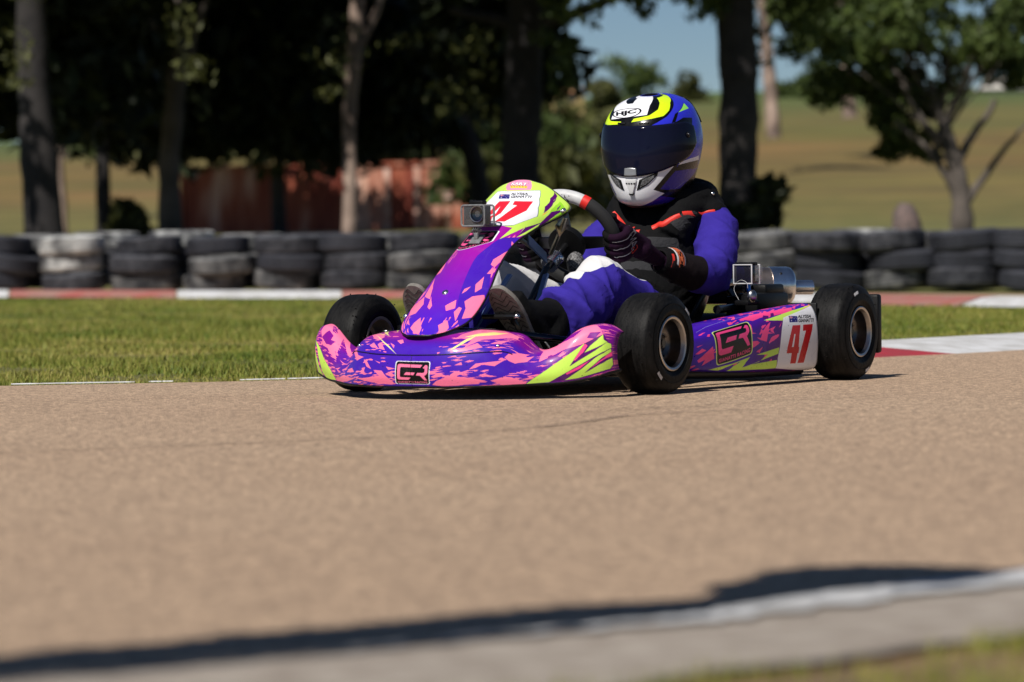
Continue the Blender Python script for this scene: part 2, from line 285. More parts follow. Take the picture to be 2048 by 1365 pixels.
# printed designs as polygons on each surface (u, v)
ART = {
 'bumper': [
  ('pink',0,[(0.856,0.958),(0.867,1.0),(0.911,1.0),(0.936,0.948),(0.965,0.733),(0.975,0.59),(0.967,0.518),(0.949,0.482),(0.932,0.456),(0.909,0.446),(0.883,0.467),(0.862,0.475),(0.844,0.453),(0.824,0.396),(0.821,0.555),(0.819,0.74),(0.789,0.99),(0.814,0.969),(0.836,0.958)]),
  ('magenta',0,[(0.943,0.649),(0.956,0.64),(0.97,0.648),(0.959,0.508),(0.938,0.544)]),
  ('magenta',0,[(0.909,0.798),(0.921,0.802),(0.913,0.711),(0.903,0.645),(0.884,0.674),(0.861,0.798),(0.844,0.833),(0.825,0.969),(0.839,0.958),(0.889,0.833)]),
  ('magenta',0,[(0.842,0.487),(0.848,0.5),(0.877,0.377),(0.862,0.321),(0.843,0.323)]),
  ('plum',0,[(0.803,0.025),(0.821,0.126),(0.838,0.211),(0.856,0.274),(0.876,0.322),(0.896,0.361),(0.916,0.405),(0.934,0.46),(0.946,0.488),(0.959,0.523),(0.977,0.591),(0.986,0.481),(0.992,0.393),(0.994,0.255),(0.994,0.119),(0.989,0.045),(0.975,0.038),(0.957,0.04),(0.938,0.035),(0.919,0.024),(0.897,0.029),(0.875,0.03),(0.852,0.028),(0.835,0.029),(0.819,0.028)]),
  ('pink2',0,[(0.926,0.439),(0.938,0.449),(0.943,0.421),(0.934,0.343),(0.917,0.271),(0.941,0.275),(0.926,0.271),(0.911,0.269),(0.919,0.349)]),
  ('pink2',0,[(0.893,0.138),(0.913,0.175),(0.932,0.206),(0.951,0.235),(0.939,0.199),(0.927,0.162),(0.912,0.14),(0.896,0.115)]),
  ('pink2',0,[(0.993,0.302),(0.994,0.244),(0.979,0.193),(0.965,0.16),(0.95,0.13),(0.962,0.165),(0.981,0.22)]),
  ('lime',1,[(0.803,0.025),(0.821,0.127),(0.839,0.213),(0.857,0.276),(0.877,0.323),(0.898,0.362),(0.917,0.407),(0.936,0.464),(0.926,0.373),(0.915,0.293),(0.904,0.219),(0.923,0.257),(0.943,0.296),(0.963,0.341),(0.976,0.387),(0.986,0.445),(0.992,0.421),(0.993,0.36),(0.984,0.315),(0.971,0.283),(0.951,0.249),(0.933,0.217),(0.913,0.184),(0.894,0.145),(0.873,0.096),(0.852,0.031),(0.835,0.032),(0.819,0.029)]),
  ('lime',1,[(0.936,0.335),(0.949,0.415),(0.964,0.484),(0.976,0.591),(0.98,0.486),(0.987,0.448),(0.978,0.408),(0.966,0.378),(0.951,0.355)]),
  ('lime',1,[(0.888,0.035),(0.91,0.103),(0.931,0.157),(0.947,0.205),(0.963,0.249),(0.981,0.289),(0.992,0.35),(0.993,0.302),(0.987,0.262),(0.978,0.229),(0.965,0.183),(0.95,0.142),(0.936,0.093),(0.958,0.128),(0.98,0.158),(0.994,0.221),(0.994,0.119),(0.989,0.058),(0.975,0.05),(0.957,0.052),(0.938,0.047),(0.92,0.036),(0.904,0.037)]),
  ('pink',0,[(0.613,0.767),(0.615,0.875),(0.606,0.99),(0.594,1.125),(0.617,1.103),(0.643,1.081),(0.683,1.0),(0.711,0.953),(0.735,0.903),(0.75,0.891),(0.754,0.789),(0.738,0.766),(0.728,0.716),(0.716,0.685),(0.701,0.662),(0.684,0.645),(0.67,0.558),(0.653,0.493),(0.659,0.647),(0.637,0.671),(0.613,0.694)]),
  ('pale',0,[(0.566,1.092),(0.575,1.125),(0.597,1.125),(0.581,1.076),(0.583,0.99),(0.596,0.851),(0.586,0.958)]),
  ('pale',0,[(0.631,0.716),(0.643,0.769),(0.651,0.832),(0.664,0.871),(0.675,0.92),(0.697,0.906),(0.713,0.932),(0.709,0.875),(0.703,0.822),(0.684,0.775),(0.663,0.743),(0.648,0.729)]),
  ('pale',0,[(0.616,0.462),(0.633,0.55),(0.643,0.67),(0.652,0.716),(0.66,0.772),(0.654,0.647),(0.644,0.556),(0.629,0.485)]),
  ('pink',0,[(0.647,0.481),(0.664,0.519),(0.679,0.565),(0.697,0.481),(0.678,0.458),(0.658,0.439),(0.632,0.424)]),
  ('pink',0,[(0.71,0.545),(0.722,0.61),(0.733,0.634),(0.743,0.678),(0.733,0.543),(0.722,0.543)]),
  ('pink',0,[(0.751,0.33),(0.757,0.39),(0.767,0.43),(0.776,0.493),(0.795,0.587),(0.787,0.471),(0.807,0.552),(0.797,0.395),(0.785,0.349),(0.775,0.305),(0.762,0.307)]),
  ('pink',0,[(0.673,0.226),(0.689,0.278),(0.703,0.282),(0.717,0.285),(0.736,0.291),(0.753,0.305),(0.743,0.275),(0.734,0.25),(0.72,0.258),(0.706,0.268),(0.69,0.24)]),
  ('pink',0,[(0.624,0.176),(0.638,0.213),(0.658,0.202),(0.638,0.155),(0.661,0.143),(0.683,0.131),(0.7,0.113),(0.716,0.094),(0.689,0.039),(0.669,0.034),(0.648,0.029),(0.619,0.025)]),
  ('pink',0,[(0.726,0.095),(0.743,0.13),(0.759,0.16),(0.774,0.15),(0.79,0.105),(0.806,0.053),(0.798,0.008),(0.776,0.012),(0.753,0.013),(0.74,0.056)]),
  ('pink',0,[(0.634,0.273),(0.652,0.302),(0.655,0.273)]),
  ('pink',0,[(0.698,0.164),(0.717,0.192),(0.724,0.215),(0.709,0.154)]),
  ('pink',0,[(0.806,0.175),(0.822,0.141),(0.815,0.105)]),
  ('pink',0,[(0.25,0.938),(0.306,0.844),(0.343,0.831),(0.367,0.713),(0.358,0.625),(0.324,0.672)]),
  ('pale',0,[(0.253,0.938),(0.317,0.833),(0.38,0.743),(0.318,0.847)]),
  ('pale',0,[(0.289,0.979),(0.297,1.0),(0.383,0.743),(0.325,0.865)]),
  ('pale',0,[(0.308,1.01),(0.322,1.042),(0.377,0.872),(0.314,1.031)]),
  ('pale',0,[(0.292,0.833),(0.364,0.659),(0.411,0.535),(0.433,0.461),(0.452,0.398),(0.428,0.465),(0.399,0.546),(0.356,0.666)]),
  ('pink',0,[(0.332,0.518),(0.344,0.576),(0.376,0.485),(0.348,0.488)]),
  ('pink',0,[(0.367,0.554),(0.378,0.583),(0.405,0.46),(0.383,0.476)]),
  ('pink',0,[(0.429,0.635),(0.445,0.661),(0.457,0.594),(0.45,0.565)]),
  ('pink',0,[(0.411,0.588),(0.432,0.538),(0.434,0.488)]),
  ('pink',0,[(0.037,0.683),(0.044,0.906),(0.017,1.125),(0.07,1.125),(0.094,1.0),(0.075,0.938),(0.094,0.769),(0.112,0.86),(0.099,0.916),(0.1,1.096),(0.113,1.125),(0.132,1.125),(0.166,0.82),(0.192,0.625),(0.289,0.354),(0.32,0.343),(0.287,0.294),(0.197,0.503),(0.167,0.618),(0.147,0.791),(0.129,0.92),(0.135,0.662),(0.135,0.453),(0.125,0.466),(0.14,0.343),(0.109,0.377),(0.092,0.421),(0.064,0.422),(0.052,0.527)]),
  ('magenta',0,[(0.051,0.539),(0.078,0.749),(0.102,0.705),(0.099,0.577),(0.117,0.627),(0.105,0.491),(0.081,0.463)]),
  ('pink',0,[(0.321,0.32),(0.34,0.297),(0.361,0.228),(0.339,0.25)]),
  ('pink',0,[(0.232,0.22),(0.264,0.229),(0.28,0.192),(0.254,0.187)]),
  ('pink',0,[(0.317,0.233),(0.333,0.243),(0.328,0.202),(0.338,0.185),(0.322,0.191)]),
  ('pink',0,[(0.141,0.067),(0.208,0.168),(0.251,0.128),(0.288,0.116),(0.222,0.049),(0.147,0.019)]),
  ('pink',0,[(0.301,0.106),(0.346,0.131),(0.37,0.147),(0.391,0.162),(0.37,0.222),(0.402,0.218),(0.416,0.154),(0.441,0.067),(0.434,0.03),(0.41,0.036),(0.384,0.042),(0.357,0.06),(0.328,0.077)]),
  ('pink',0,[(0.414,0.18),(0.431,0.208),(0.449,0.164),(0.437,0.141)]),
  ('pink',0,[(0.565,0.031),(0.581,0.093),(0.603,0.133),(0.623,0.168),(0.649,0.219),(0.65,0.175),(0.623,0.123),(0.65,0.093),(0.646,0.019),(0.623,0.016),(0.598,0.011),(0.582,0.021)]),
  ('pink',0,[(0.565,0.15),(0.591,0.2),(0.612,0.164),(0.593,0.149),(0.574,0.132)]),
  ('pink',0,[(0.568,0.231),(0.586,0.241),(0.603,0.251),(0.583,0.223)]),
  ('pink',0,[(0.416,0.263),(0.449,0.244),(0.426,0.227)]),
  ('pink',0,[(0.372,0.322),(0.395,0.304),(0.392,0.293)]),
  ('pink',0,[(0.153,0.387),(0.172,0.364),(0.252,0.29),(0.255,0.278),(0.17,0.348)]),
  ('pink',0,[(0.14,0.223),(0.17,0.272),(0.156,0.221)]),
  ('lime',1,[(0.016,0.486),(0.05,0.37),(0.065,0.315),(0.079,0.266),(0.098,0.227),(0.115,0.183),(0.13,0.117),(0.143,0.029),(0.087,0.002),(0.06,0.061),(0.055,0.163),(0.044,0.242),(0.035,0.352)]),
  ('lime',1,[(-0.012,0.419),(0.019,0.281),(0.024,0.153),(0.027,0.075),(0.027,-0.007),(0.063,-0.008),(0.046,0.099),(0.039,0.192),(0.028,0.274),(0.019,0.344)]),
  ('badge',0,[(0.45,0.332),(0.564,0.325),(0.559,0.036),(0.446,0.041)]),
 ],
 'fairing': [
  ('blue',0,[(0.947,0.491),(0.893,0.494),(0.836,0.496),(0.784,0.493),(0.752,0.481),(0.729,0.466),(0.687,0.448),(0.651,0.431),(0.643,0.41),(0.656,0.386),(0.671,0.361),(0.685,0.337),(0.701,0.312),(0.723,0.285),(0.755,0.259),(0.802,0.226),(0.851,0.199),(0.914,0.165),(1.082,0.098),(1.1,0.057),(1.1,0.089),(1.1,0.138),(1.1,0.166),(1.083,0.212),(1.038,0.25),(1.003,0.286),(0.977,0.317),(0.949,0.35),(0.903,0.39),(0.964,0.403),(1.0,0.422),(1.071,0.433),(1.096,0.457)]),
  ('lime',0,[(0.058,0.525),(0.083,0.58),(0.175,0.604),(0.291,0.633),(0.247,0.684),(0.167,0.75),(0.108,0.807),(-0.067,0.927),(-0.092,0.979),(-0.033,1.026),(0.108,1.062),(0.8,1.051),(1.1,1.052),(1.0,0.943),(0.966,0.882),(0.979,0.842),(0.956,0.779),(0.969,0.723),(1.021,0.667),(1.076,0.595),(1.071,0.576),(1.064,0.556),(1.045,0.537),(1.024,0.518),(0.993,0.502),(0.95,0.49),(0.928,0.517),(0.907,0.544),(0.878,0.524),(0.838,0.507),(0.786,0.491),(0.8,0.517),(0.808,0.545),(0.691,0.556),(0.584,0.553),(0.444,0.551),(0.208,0.547)]),
  ('white',2,[(0.249,0.825),(0.447,0.807),(0.582,0.809),(0.701,0.819),(0.821,0.838),(0.793,0.753),(0.822,0.679),(0.881,0.616),(0.858,0.595),(0.83,0.576),(0.795,0.559),(0.743,0.557),(0.685,0.556),(0.547,0.563),(0.365,0.571),(0.314,0.632),(0.233,0.722),(0.257,0.769)]),
  ('pinkt',0,[(-0.025,1.036),(0.158,1.062),(0.783,1.062),(1.1,1.062),(0.772,0.926),(0.711,0.828),(0.62,0.819),(0.523,0.815),(0.412,0.817),(0.192,0.927)]),
  ('plum',0,[(0.992,0.859),(0.967,0.817),(0.901,0.763),(0.877,0.719),(0.88,0.677),(0.893,0.64),(0.854,0.696),(0.881,0.778)]),
  ('plum',0,[(0.937,0.792),(0.894,0.738),(0.892,0.69),(0.895,0.642),(0.859,0.722)]),
  ('limeg',0,[(0.945,0.765),(0.974,0.697),(1.016,0.647),(1.065,0.602),(1.061,0.58),(1.057,0.558),(1.041,0.537),(1.0,0.589),(0.955,0.651),(0.962,0.613),(0.979,0.579),(0.934,0.626),(0.907,0.68),(0.912,0.721)]),
  ('plum',0,[(0.974,0.697),(0.969,0.636),(0.979,0.607),(0.994,0.58),(1.012,0.55),(1.025,0.522),(0.963,0.579),(0.938,0.616),(0.925,0.658),(0.949,0.676)]),
  ('plum',0,[(0.941,0.734),(0.942,0.674),(0.973,0.619),(0.931,0.699)]),
  ('orange',0,[(0.896,0.637),(0.908,0.668),(0.901,0.622)]),
  ('orange',0,[(0.958,0.692),(0.971,0.703),(0.962,0.679)]),
  ('plum',0,[(0.907,0.544),(0.944,0.56),(0.971,0.579),(0.972,0.546),(0.964,0.517),(0.947,0.491),(0.927,0.521),(0.909,0.552)]),
  ('pink',0,[(1.073,0.596),(1.095,0.568),(1.1,0.542),(1.089,0.517),(1.1,0.477),(1.1,0.439),(1.093,0.427),(1.038,0.42),(1.0,0.406),(0.991,0.381),(0.964,0.364),(0.905,0.38),(0.9,0.4),(0.947,0.41),(0.99,0.421),(1.03,0.432),(1.063,0.447),(1.043,0.473),(1.0,0.505),(1.034,0.519),(1.05,0.539),(1.064,0.557),(1.07,0.577)]),
  ('plum',0,[(1.021,0.526),(1.038,0.539),(1.049,0.553),(1.089,0.517),(1.088,0.49)]),
  ('plum',0,[(1.071,0.565),(1.057,0.586),(1.09,0.568),(1.096,0.547)]),
  ('pink',0,[(0.944,0.473),(1.04,0.44),(0.989,0.447)]),
  ('pink',0,[(0.915,0.347),(0.946,0.368),(0.969,0.342)]),
  ('pink',0,[(0.845,0.319),(0.873,0.329),(0.9,0.34),(0.912,0.32),(0.924,0.301),(0.876,0.291)]),
  ('pink',0,[(0.804,0.315),(0.777,0.301),(0.739,0.293),(0.742,0.309)]),
  ('pink',0,[(0.819,0.262),(0.87,0.278),(0.924,0.278),(0.976,0.277),(1.019,0.251),(1.027,0.222),(1.012,0.207),(1.001,0.19),(0.912,0.187),(0.89,0.212),(0.874,0.234)]),
  ('pink',0,[(0.623,0.251),(0.67,0.262),(0.717,0.272),(0.763,0.238),(0.676,0.229)]),
  ('pink',0,[(0.778,0.222),(0.797,0.242),(0.834,0.236),(0.847,0.208),(0.87,0.175)]),
  ('pink',0,[(0.983,0.021),(0.714,0.154),(0.77,0.185),(0.897,0.125),(1.1,-0.005)]),
  ('pink',0,[(0.285,0.133),(0.321,0.172),(0.382,0.201),(0.498,0.136),(0.532,0.031)]),
  ('pink',0,[(0.103,0.201),(-0.012,0.229),(0.037,0.246),(0.092,0.26),(0.153,0.28),(0.258,0.255),(0.245,0.236),(0.229,0.217)]),
  ('pink',0,[(0.37,0.246),(0.339,0.267),(0.306,0.286),(0.431,0.252),(0.433,0.236)]),
  ('pink',0,[(0.138,0.167),(0.173,0.184),(0.251,0.153)]),
  ('pink',0,[(0.153,0.28),(0.108,0.308),(0.051,0.333),(0.21,0.31),(0.317,0.276)]),
  ('pink',0,[(0.023,0.338),(-0.082,0.35),(-0.1,0.36),(-0.1,0.375),(-0.1,0.389),(-0.1,0.385),(0.008,0.38),(0.075,0.37),(0.099,0.354)]),
  ('badgef',0,[(0.067,0.534),(0.712,0.532),(0.729,0.484),(-0.075,0.427)]),
  ('q_kart',0,[(0.249,0.946),(0.699,0.923),(0.672,0.839),(0.445,0.84)]),
  ('q_name',0,[(0.491,0.791),(0.73,0.797),(0.731,0.755),(0.533,0.745)]),
  ('q_flag',0,[(0.355,0.784),(0.498,0.777),(0.527,0.74),(0.398,0.744)]),
  ('red',0,[(0.435,0.72),(0.499,0.72),(0.558,0.721),(0.559,0.662),(0.558,0.614),(0.556,0.627),(0.519,0.603),(0.484,0.603),(0.501,0.58),(0.328,0.575),(0.366,0.601),(0.395,0.627),(0.414,0.656)]),
  ('white',0,[(0.374,0.611),(0.459,0.621),(0.479,0.648),(0.493,0.679),(0.501,0.627),(0.457,0.609),(0.381,0.598)]),
  ('red',0,[(0.598,0.721),(0.68,0.723),(0.752,0.729),(0.753,0.688),(0.764,0.65),(0.74,0.626),(0.714,0.604),(0.673,0.578),(0.564,0.58),(0.601,0.61),(0.629,0.645),(0.652,0.686),(0.606,0.69)]),
 ],
 'pod': [
  ('pink2',0,[(0.437,0.765),(0.5,0.786),(0.567,0.811),(0.637,0.807),(0.708,0.804),(0.781,0.802),(0.856,0.801),(0.826,0.72),(0.752,0.69),(0.71,0.733),(0.646,0.686),(0.617,0.752),(0.574,0.705),(0.523,0.685),(0.485,0.72)]),
  ('plum',0,[(0.615,0.745),(0.649,0.717),(0.636,0.665),(0.6,0.684)]),
  ('plum',0,[(0.674,0.755),(0.696,0.758),(0.687,0.703),(0.658,0.692)]),
  ('lime',0,[(0.598,0.657),(0.674,0.678),(0.751,0.7),(0.83,0.725),(0.892,0.742),(0.959,0.764),(1.025,0.785),(0.949,0.733),(0.878,0.691),(0.813,0.656),(0.742,0.633),(0.733,0.598),(0.664,0.624)]),
  ('white',0,[(0.743,0.639),(0.802,0.663),(0.863,0.686),(0.927,0.714),(1.021,0.773),(1.05,0.758),(1.028,0.609),(1.014,0.51),(1.0,0.438),(1.0,0.385),(1.012,0.315),(1.02,0.237),(1.05,0.114),(0.979,0.146),(0.879,0.156),(0.777,0.179),(0.683,0.199),(0.682,0.296),(0.693,0.377),(0.702,0.442),(0.716,0.522)]),
  ('pink2',0,[(0.113,0.44),(0.156,0.455),(0.123,0.432)]),
  ('pink2',0,[(0.108,0.37),(0.147,0.418),(0.174,0.399),(0.128,0.367)]),
  ('pink2',0,[(0.123,0.302),(0.167,0.372),(0.215,0.429),(0.221,0.376),(0.229,0.316),(0.189,0.28),(0.151,0.239),(0.169,0.306),(0.132,0.275)]),
  ('pink2',0,[(0.479,0.433),(0.525,0.433),(0.544,0.416),(0.482,0.378)]),
  ('pink2',0,[(0.521,0.458),(0.551,0.45),(0.57,0.505),(0.602,0.564),(0.641,0.615),(0.607,0.492),(0.649,0.475),(0.606,0.474),(0.593,0.419),(0.548,0.435)]),
  ('pink2',0,[(0.628,0.523),(0.671,0.542),(0.647,0.505),(0.654,0.471),(0.625,0.495)]),
  ('pink2',0,[(0.69,0.519),(0.722,0.587),(0.707,0.539)]),
  ('pink2',0,[(0.484,0.625),(0.496,0.633),(0.494,0.506),(0.523,0.493),(0.487,0.493)]),
  ('lime',0,[(0.205,0.183),(0.248,0.215),(0.297,0.239),(0.35,0.259),(0.412,0.288),(0.476,0.315),(0.449,0.27),(0.427,0.218),(0.483,0.245),(0.542,0.268),(0.574,0.298),(0.606,0.326),(0.562,0.327),(0.518,0.328),(0.573,0.345),(0.63,0.361),(0.688,0.375),(0.684,0.327),(0.614,0.302),(0.546,0.275),(0.479,0.245),(0.544,0.257),(0.61,0.268),(0.677,0.278),(0.682,0.202),(0.615,0.193),(0.541,0.189),(0.467,0.183),(0.397,0.174),(0.331,0.163),(0.361,0.233),(0.411,0.279),(0.359,0.252),(0.311,0.219),(0.275,0.172)]),
  ('badgep',0,[(0.218,0.644),(0.488,0.698),(0.489,0.341),(0.245,0.238)]),
  ('dred',0,[(0.799,0.527),(0.86,0.521),(0.845,0.438),(0.837,0.368),(0.843,0.368),(0.841,0.322),(0.833,0.323),(0.825,0.241),(0.782,0.241),(0.787,0.326),(0.747,0.326),(0.751,0.369),(0.764,0.417),(0.78,0.466)]),
  ('white',0,[(0.806,0.456),(0.815,0.455),(0.806,0.413),(0.8,0.37),(0.784,0.369),(0.794,0.412)]),
  ('dred',0,[(0.882,0.52),(0.962,0.513),(0.952,0.469),(0.935,0.426),(0.92,0.385),(0.904,0.319),(0.89,0.243),(0.84,0.243),(0.851,0.308),(0.863,0.368),(0.88,0.419),(0.9,0.47),(0.875,0.47)]),
  ('q_name',0,[(0.852,0.639),(0.985,0.609),(0.972,0.529),(0.842,0.551)]),
  ('q_flag',0,[(0.787,0.652),(0.849,0.625),(0.842,0.555),(0.779,0.564)]),
  ('line',0,[(0.139,0.718),(0.211,0.768),(0.384,0.809),(0.552,0.801)]),
 ],
 'helmet': [
  ('black',0,[(0.337,0.589),(0.34,0.635),(0.295,0.65),(0.292,0.67),(0.288,0.729),(0.281,0.755),(0.267,0.812),(0.24,0.87),(0.201,0.911),(0.146,1.0),(0.003,1.0),(0.868,0.984),(0.767,0.927),(0.724,0.87),(0.669,0.783),(0.629,0.722),(0.598,0.691),(0.569,0.66),(0.606,0.663),(0.644,0.663),(0.658,0.67),(0.7,0.689),(0.758,0.672),(0.731,0.605),(0.715,0.563),(0.704,0.522),(0.681,0.495),(0.662,0.467),(0.636,0.44),(0.659,0.423),(0.649,0.378),(0.636,0.342),(0.622,0.307),(0.607,0.271),(0.621,0.227),(0.585,0.278),(0.552,0.317),(0.519,0.353),(0.475,0.353),(0.419,0.346),(0.316,0.276),(0.312,0.37),(0.351,0.469),(0.337,0.526)]),
  ('black',0,[(0.777,0.911),(0.76,0.862),(0.764,0.819),(0.769,0.797),(0.686,0.741),(0.658,0.67),(0.643,0.667),(0.666,0.743),(0.727,0.795),(0.733,0.849)]),
  ('black',0,[(0.659,0.413),(0.703,0.414),(0.774,0.405),(0.792,0.349),(0.731,0.356),(0.687,0.369),(0.653,0.376)]),
  ('black',0,[(0.579,0.267),(0.597,0.303),(0.614,0.339),(0.63,0.376),(0.646,0.411),(0.661,0.395),(0.644,0.354),(0.626,0.312),(0.607,0.271),(0.644,0.261),(0.687,0.244),(0.711,0.278),(0.741,0.305),(0.787,0.348),(0.84,0.25),(0.833,0.224),(0.788,0.229),(0.73,0.191),(0.702,0.119),(0.654,0.178),(0.617,0.209),(0.598,0.24)]),
  ('hblue',0,[(0.565,0.661),(0.588,0.681),(0.611,0.701),(0.632,0.723),(0.659,0.746),(0.689,0.798),(0.764,0.893),(0.77,0.824),(0.765,0.798),(0.688,0.745),(0.667,0.733),(0.64,0.664),(0.602,0.664)]),
  ('hblue',0,[(0.658,0.67),(0.688,0.716),(0.764,0.72),(0.756,0.668),(0.7,0.69)]),
  ('hgreen',0,[(0.686,0.739),(0.771,0.799),(0.77,0.744),(0.723,0.744)]),
  ('white',0,[(0.392,0.708),(0.382,0.767),(0.321,0.822),(0.323,0.881),(0.295,0.932),(0.267,0.99),(0.062,0.99),(0.609,0.987),(0.565,0.838),(0.554,0.751),(0.517,0.744),(0.48,0.735),(0.44,0.724)]),
  ('black',0,[(0.278,0.943),(0.257,0.995),(0.438,0.939),(0.459,0.868),(0.426,0.857)]),
  ('neon',0,[(0.993,1.0),(0.816,0.984),(0.767,0.927),(0.678,0.841),(0.646,0.77),(0.617,0.73),(0.594,0.724),(0.572,0.717),(0.534,0.707),(0.494,0.695),(0.502,0.722),(0.533,0.734),(0.563,0.745),(0.601,0.792),(0.62,0.86),(0.629,0.939)]),
  ('neon',0,[(0.355,0.658),(0.292,0.684),(0.288,0.76),(0.319,0.839),(0.326,0.786),(0.373,0.714),(0.393,0.697),(0.45,0.7),(0.451,0.68),(0.415,0.673)]),
  ('hwhite',0,[(0.659,0.413),(0.67,0.43),(0.708,0.435),(0.769,0.433),(0.777,0.405),(0.703,0.414)]),
  ('dblue',0,[(0.607,0.271),(0.623,0.306),(0.638,0.341),(0.653,0.376),(0.687,0.371),(0.73,0.362),(0.721,0.324),(0.713,0.288),(0.687,0.244),(0.658,0.252),(0.632,0.257)]),
  ('hwhite',0,[(0.358,0.359),(0.441,0.376),(0.484,0.377),(0.522,0.386),(0.556,0.393),(0.586,0.403),(0.615,0.411),(0.647,0.417),(0.626,0.37),(0.606,0.322),(0.583,0.273),(0.603,0.255),(0.625,0.233),(0.604,0.207),(0.583,0.174),(0.552,0.129),(0.51,0.062),(0.406,0.016),(0.361,0.073),(0.385,0.167),(0.404,0.237),(0.388,0.303)]),
  ('q_hjc',0,[(0.352,0.777),(0.518,0.838),(0.538,0.75),(0.415,0.712)]),
  ('line2',0,[(0.661,0.248),(0.701,0.289)]),
  ('V_top',0,[(0.372,0.652),(0.458,0.664),(0.564,0.661),(0.644,0.663),(0.707,0.665)]),
  ('V_bot',0,[(0.374,0.359),(0.48,0.368),(0.556,0.386),(0.647,0.417)]),
  ('V_right',0,[(0.733,0.612),(0.708,0.534),(0.675,0.476),(0.647,0.44)]),
  ('ventL',0,[(0.408,0.333),(0.464,0.331),(0.476,0.275),(0.464,0.277),(0.425,0.304)]),
  ('ventR',0,[(0.541,0.344),(0.567,0.363),(0.593,0.379),(0.592,0.358),(0.58,0.335),(0.566,0.312),(0.533,0.285)]),
  ('ventC',0,[(0.475,0.353),(0.51,0.357),(0.523,0.353),(0.532,0.36),(0.526,0.303),(0.516,0.242),(0.494,0.233),(0.486,0.275),(0.478,0.31)]),
 ],
}
# ------------------------------------------------------------------ painter for flat print (sRGB 0..255 colours of the ink itself)
INK = dict(pink=(244,118,158), pink2=(240,70,138), pale=(236,226,140), magenta=(122,15,134), plum=(84,12,104), lime=(192,230,92), limeg=(150,214,52),
           white=(226,226,232), red=(226,34,52), dred=(196,26,34), blue=(66,27,166), violet=(84,28,170), orange=(250,120,70), pinkt=(246,140,178),
           black=(10,10,13), neon=(206,240,30), hblue=(44,48,196), dblue=(38,26,140), hgreen=(150,226,90), hwhite=(226,226,230), navy=(20,24,70), grey=(120,120,126))
class Canvas:
    def __init__(s, w, h):
        s.w, s.h = w*2, h*2; s.a = np.zeros((s.h, s.w, 3), dtype=np.float32)
    def uvgrid(s):
        return np.meshgrid((np.arange(s.w)+.5)/s.w, (np.arange(s.h)+.5)/s.h)
    def poly(s, P, col, alpha=1.0):
        P = np.asarray(P, float); x = P[:, 0]*s.w; y = P[:, 1]*s.h
        x2 = np.roll(x, -1); y2 = np.roll(y, -1); col = np.array(col, np.float32)
        for r in range(max(0, int(y.min())), min(s.h, int(y.max())+1)):
            yc = r+.5; k = (y <= yc) != (y2 <= yc)
            if not k.any(): continue
            xs = np.sort(x[k]+(yc-y[k])*(x2[k]-x[k])/(y2[k]-y[k]))
            for a, b in zip(xs[::2], xs[1::2]):
                i, j = max(0, int(round(a))), min(s.w, int(round(b)))
                if j > i: s.a[r, i:j] = col if alpha >= 1 else s.a[r, i:j]*(1-alpha)+col*alpha
    def line(s, P, col, wpx, closed=True, alpha=1.0):
        """thick line, wpx in final pixels"""
        P = [np.array(p, float)*np.array([s.w, s.h]) for p in P]; n = len(P)
        for i in range(n if closed else n-1):
            a, b = P[i], P[(i+1) % n]; d = b-a; L = np.hypot(*d)
            if L < 1e-6: continue
            nrm = np.array([-d[1], d[0]])/L*wpx; e = d/L*wpx*.6
            q = [(a-e+nrm), (b+e+nrm), (b+e-nrm), (a-e-nrm)]
            s.poly([t/np.array([s.w, s.h]) for t in q], col, alpha)
    def tris(s, T, col):
        for t in T: s.poly(t, col)
    def image(s, name):
        a = s.a.reshape(s.h//2, 2, s.w//2, 2, 3).mean((1, 3))/255
        im = bpy.data.images.new(name, s.w//2, s.h//2)
        px = np.ones((s.h//2, s.w//2, 4), np.float32); px[..., :3] = a
        im.pixels.foreach_set(px.ravel()); im.update(); im.pack()
        return im
def bil(quad):
    """unit square (x right, y down from the top left) -> uv; quad = TL, TR, BR, BL"""
    q = np.array(quad[:4], float)
    def f(P):
        P = np.asarray(P, float); x = P[..., 0:1]; y = P[..., 1:2]
        return q[0]*(1-x)*(1-y)+q[1]*x*(1-y)+q[2]*x*y+q[3]*(1-x)*y
    return f
_txt = {}
def text_tris(body, shear=0.0, bold=0.0, spacing=1.0):
    key = (body, shear, bold, spacing)
    if key in _txt: return _txt[key]
    cu = bpy.data.curves.new('t', 'FONT'); cu.body = body; cu.shear = shear; cu.offset = bold; cu.space_character = spacing; cu.resolution_u = 3
    o = bpy.data.objects.new('t', cu); COL.objects.link(o)
    dg = bpy.context.evaluated_depsgraph_get(); me = o.evaluated_get(dg).to_mesh(); me.calc_loop_triangles()
    V = np.array([v.co[:2] for v in me.vertices]); T = [V[list(t.vertices)] for t in me.loop_triangles]
    o.evaluated_get(dg).to_mesh_clear(); bpy.data.objects.remove(o); bpy.data.curves.remove(cu)
    lo, hi = V.min(0), V.max(0)
    T = [np.stack([(t[:, 0]-lo[0])/(hi[0]-lo[0]), 1-(t[:, 1]-lo[1])/(hi[1]-lo[1])], 1) for t in T]
    _txt[key] = T; return T
def put_text(cv, body, quad, col, box=(0, 0, 1, 1), **k):
    f = bil(quad); x0, y0, x1, y1 = box
    for t in text_tris(body, **k): cv.poly(f(np.stack([x0+t[:, 0]*(x1-x0), y0+t[:, 1]*(y1-y0)], 1)), col)
def rrect(r, n=4, m=0.0, asp=1.4):
    P = []; rx, ry = r/asp, r
    for cx, cy, a0 in ((1-m-rx, m+ry, -90), (1-m-rx, 1-m-ry, 0), (m+rx, 1-m-ry, 90), (m+rx, m+ry, 180)):
        for k in range(n+1):
            a = R(a0+90*k/n); P.append((cx+rx*math.cos(a), cy+ry*math.sin(a)))
    return np.array(P)
def _g(P): return [((x-1110)/510, (y-750)/340) for x, y in P]
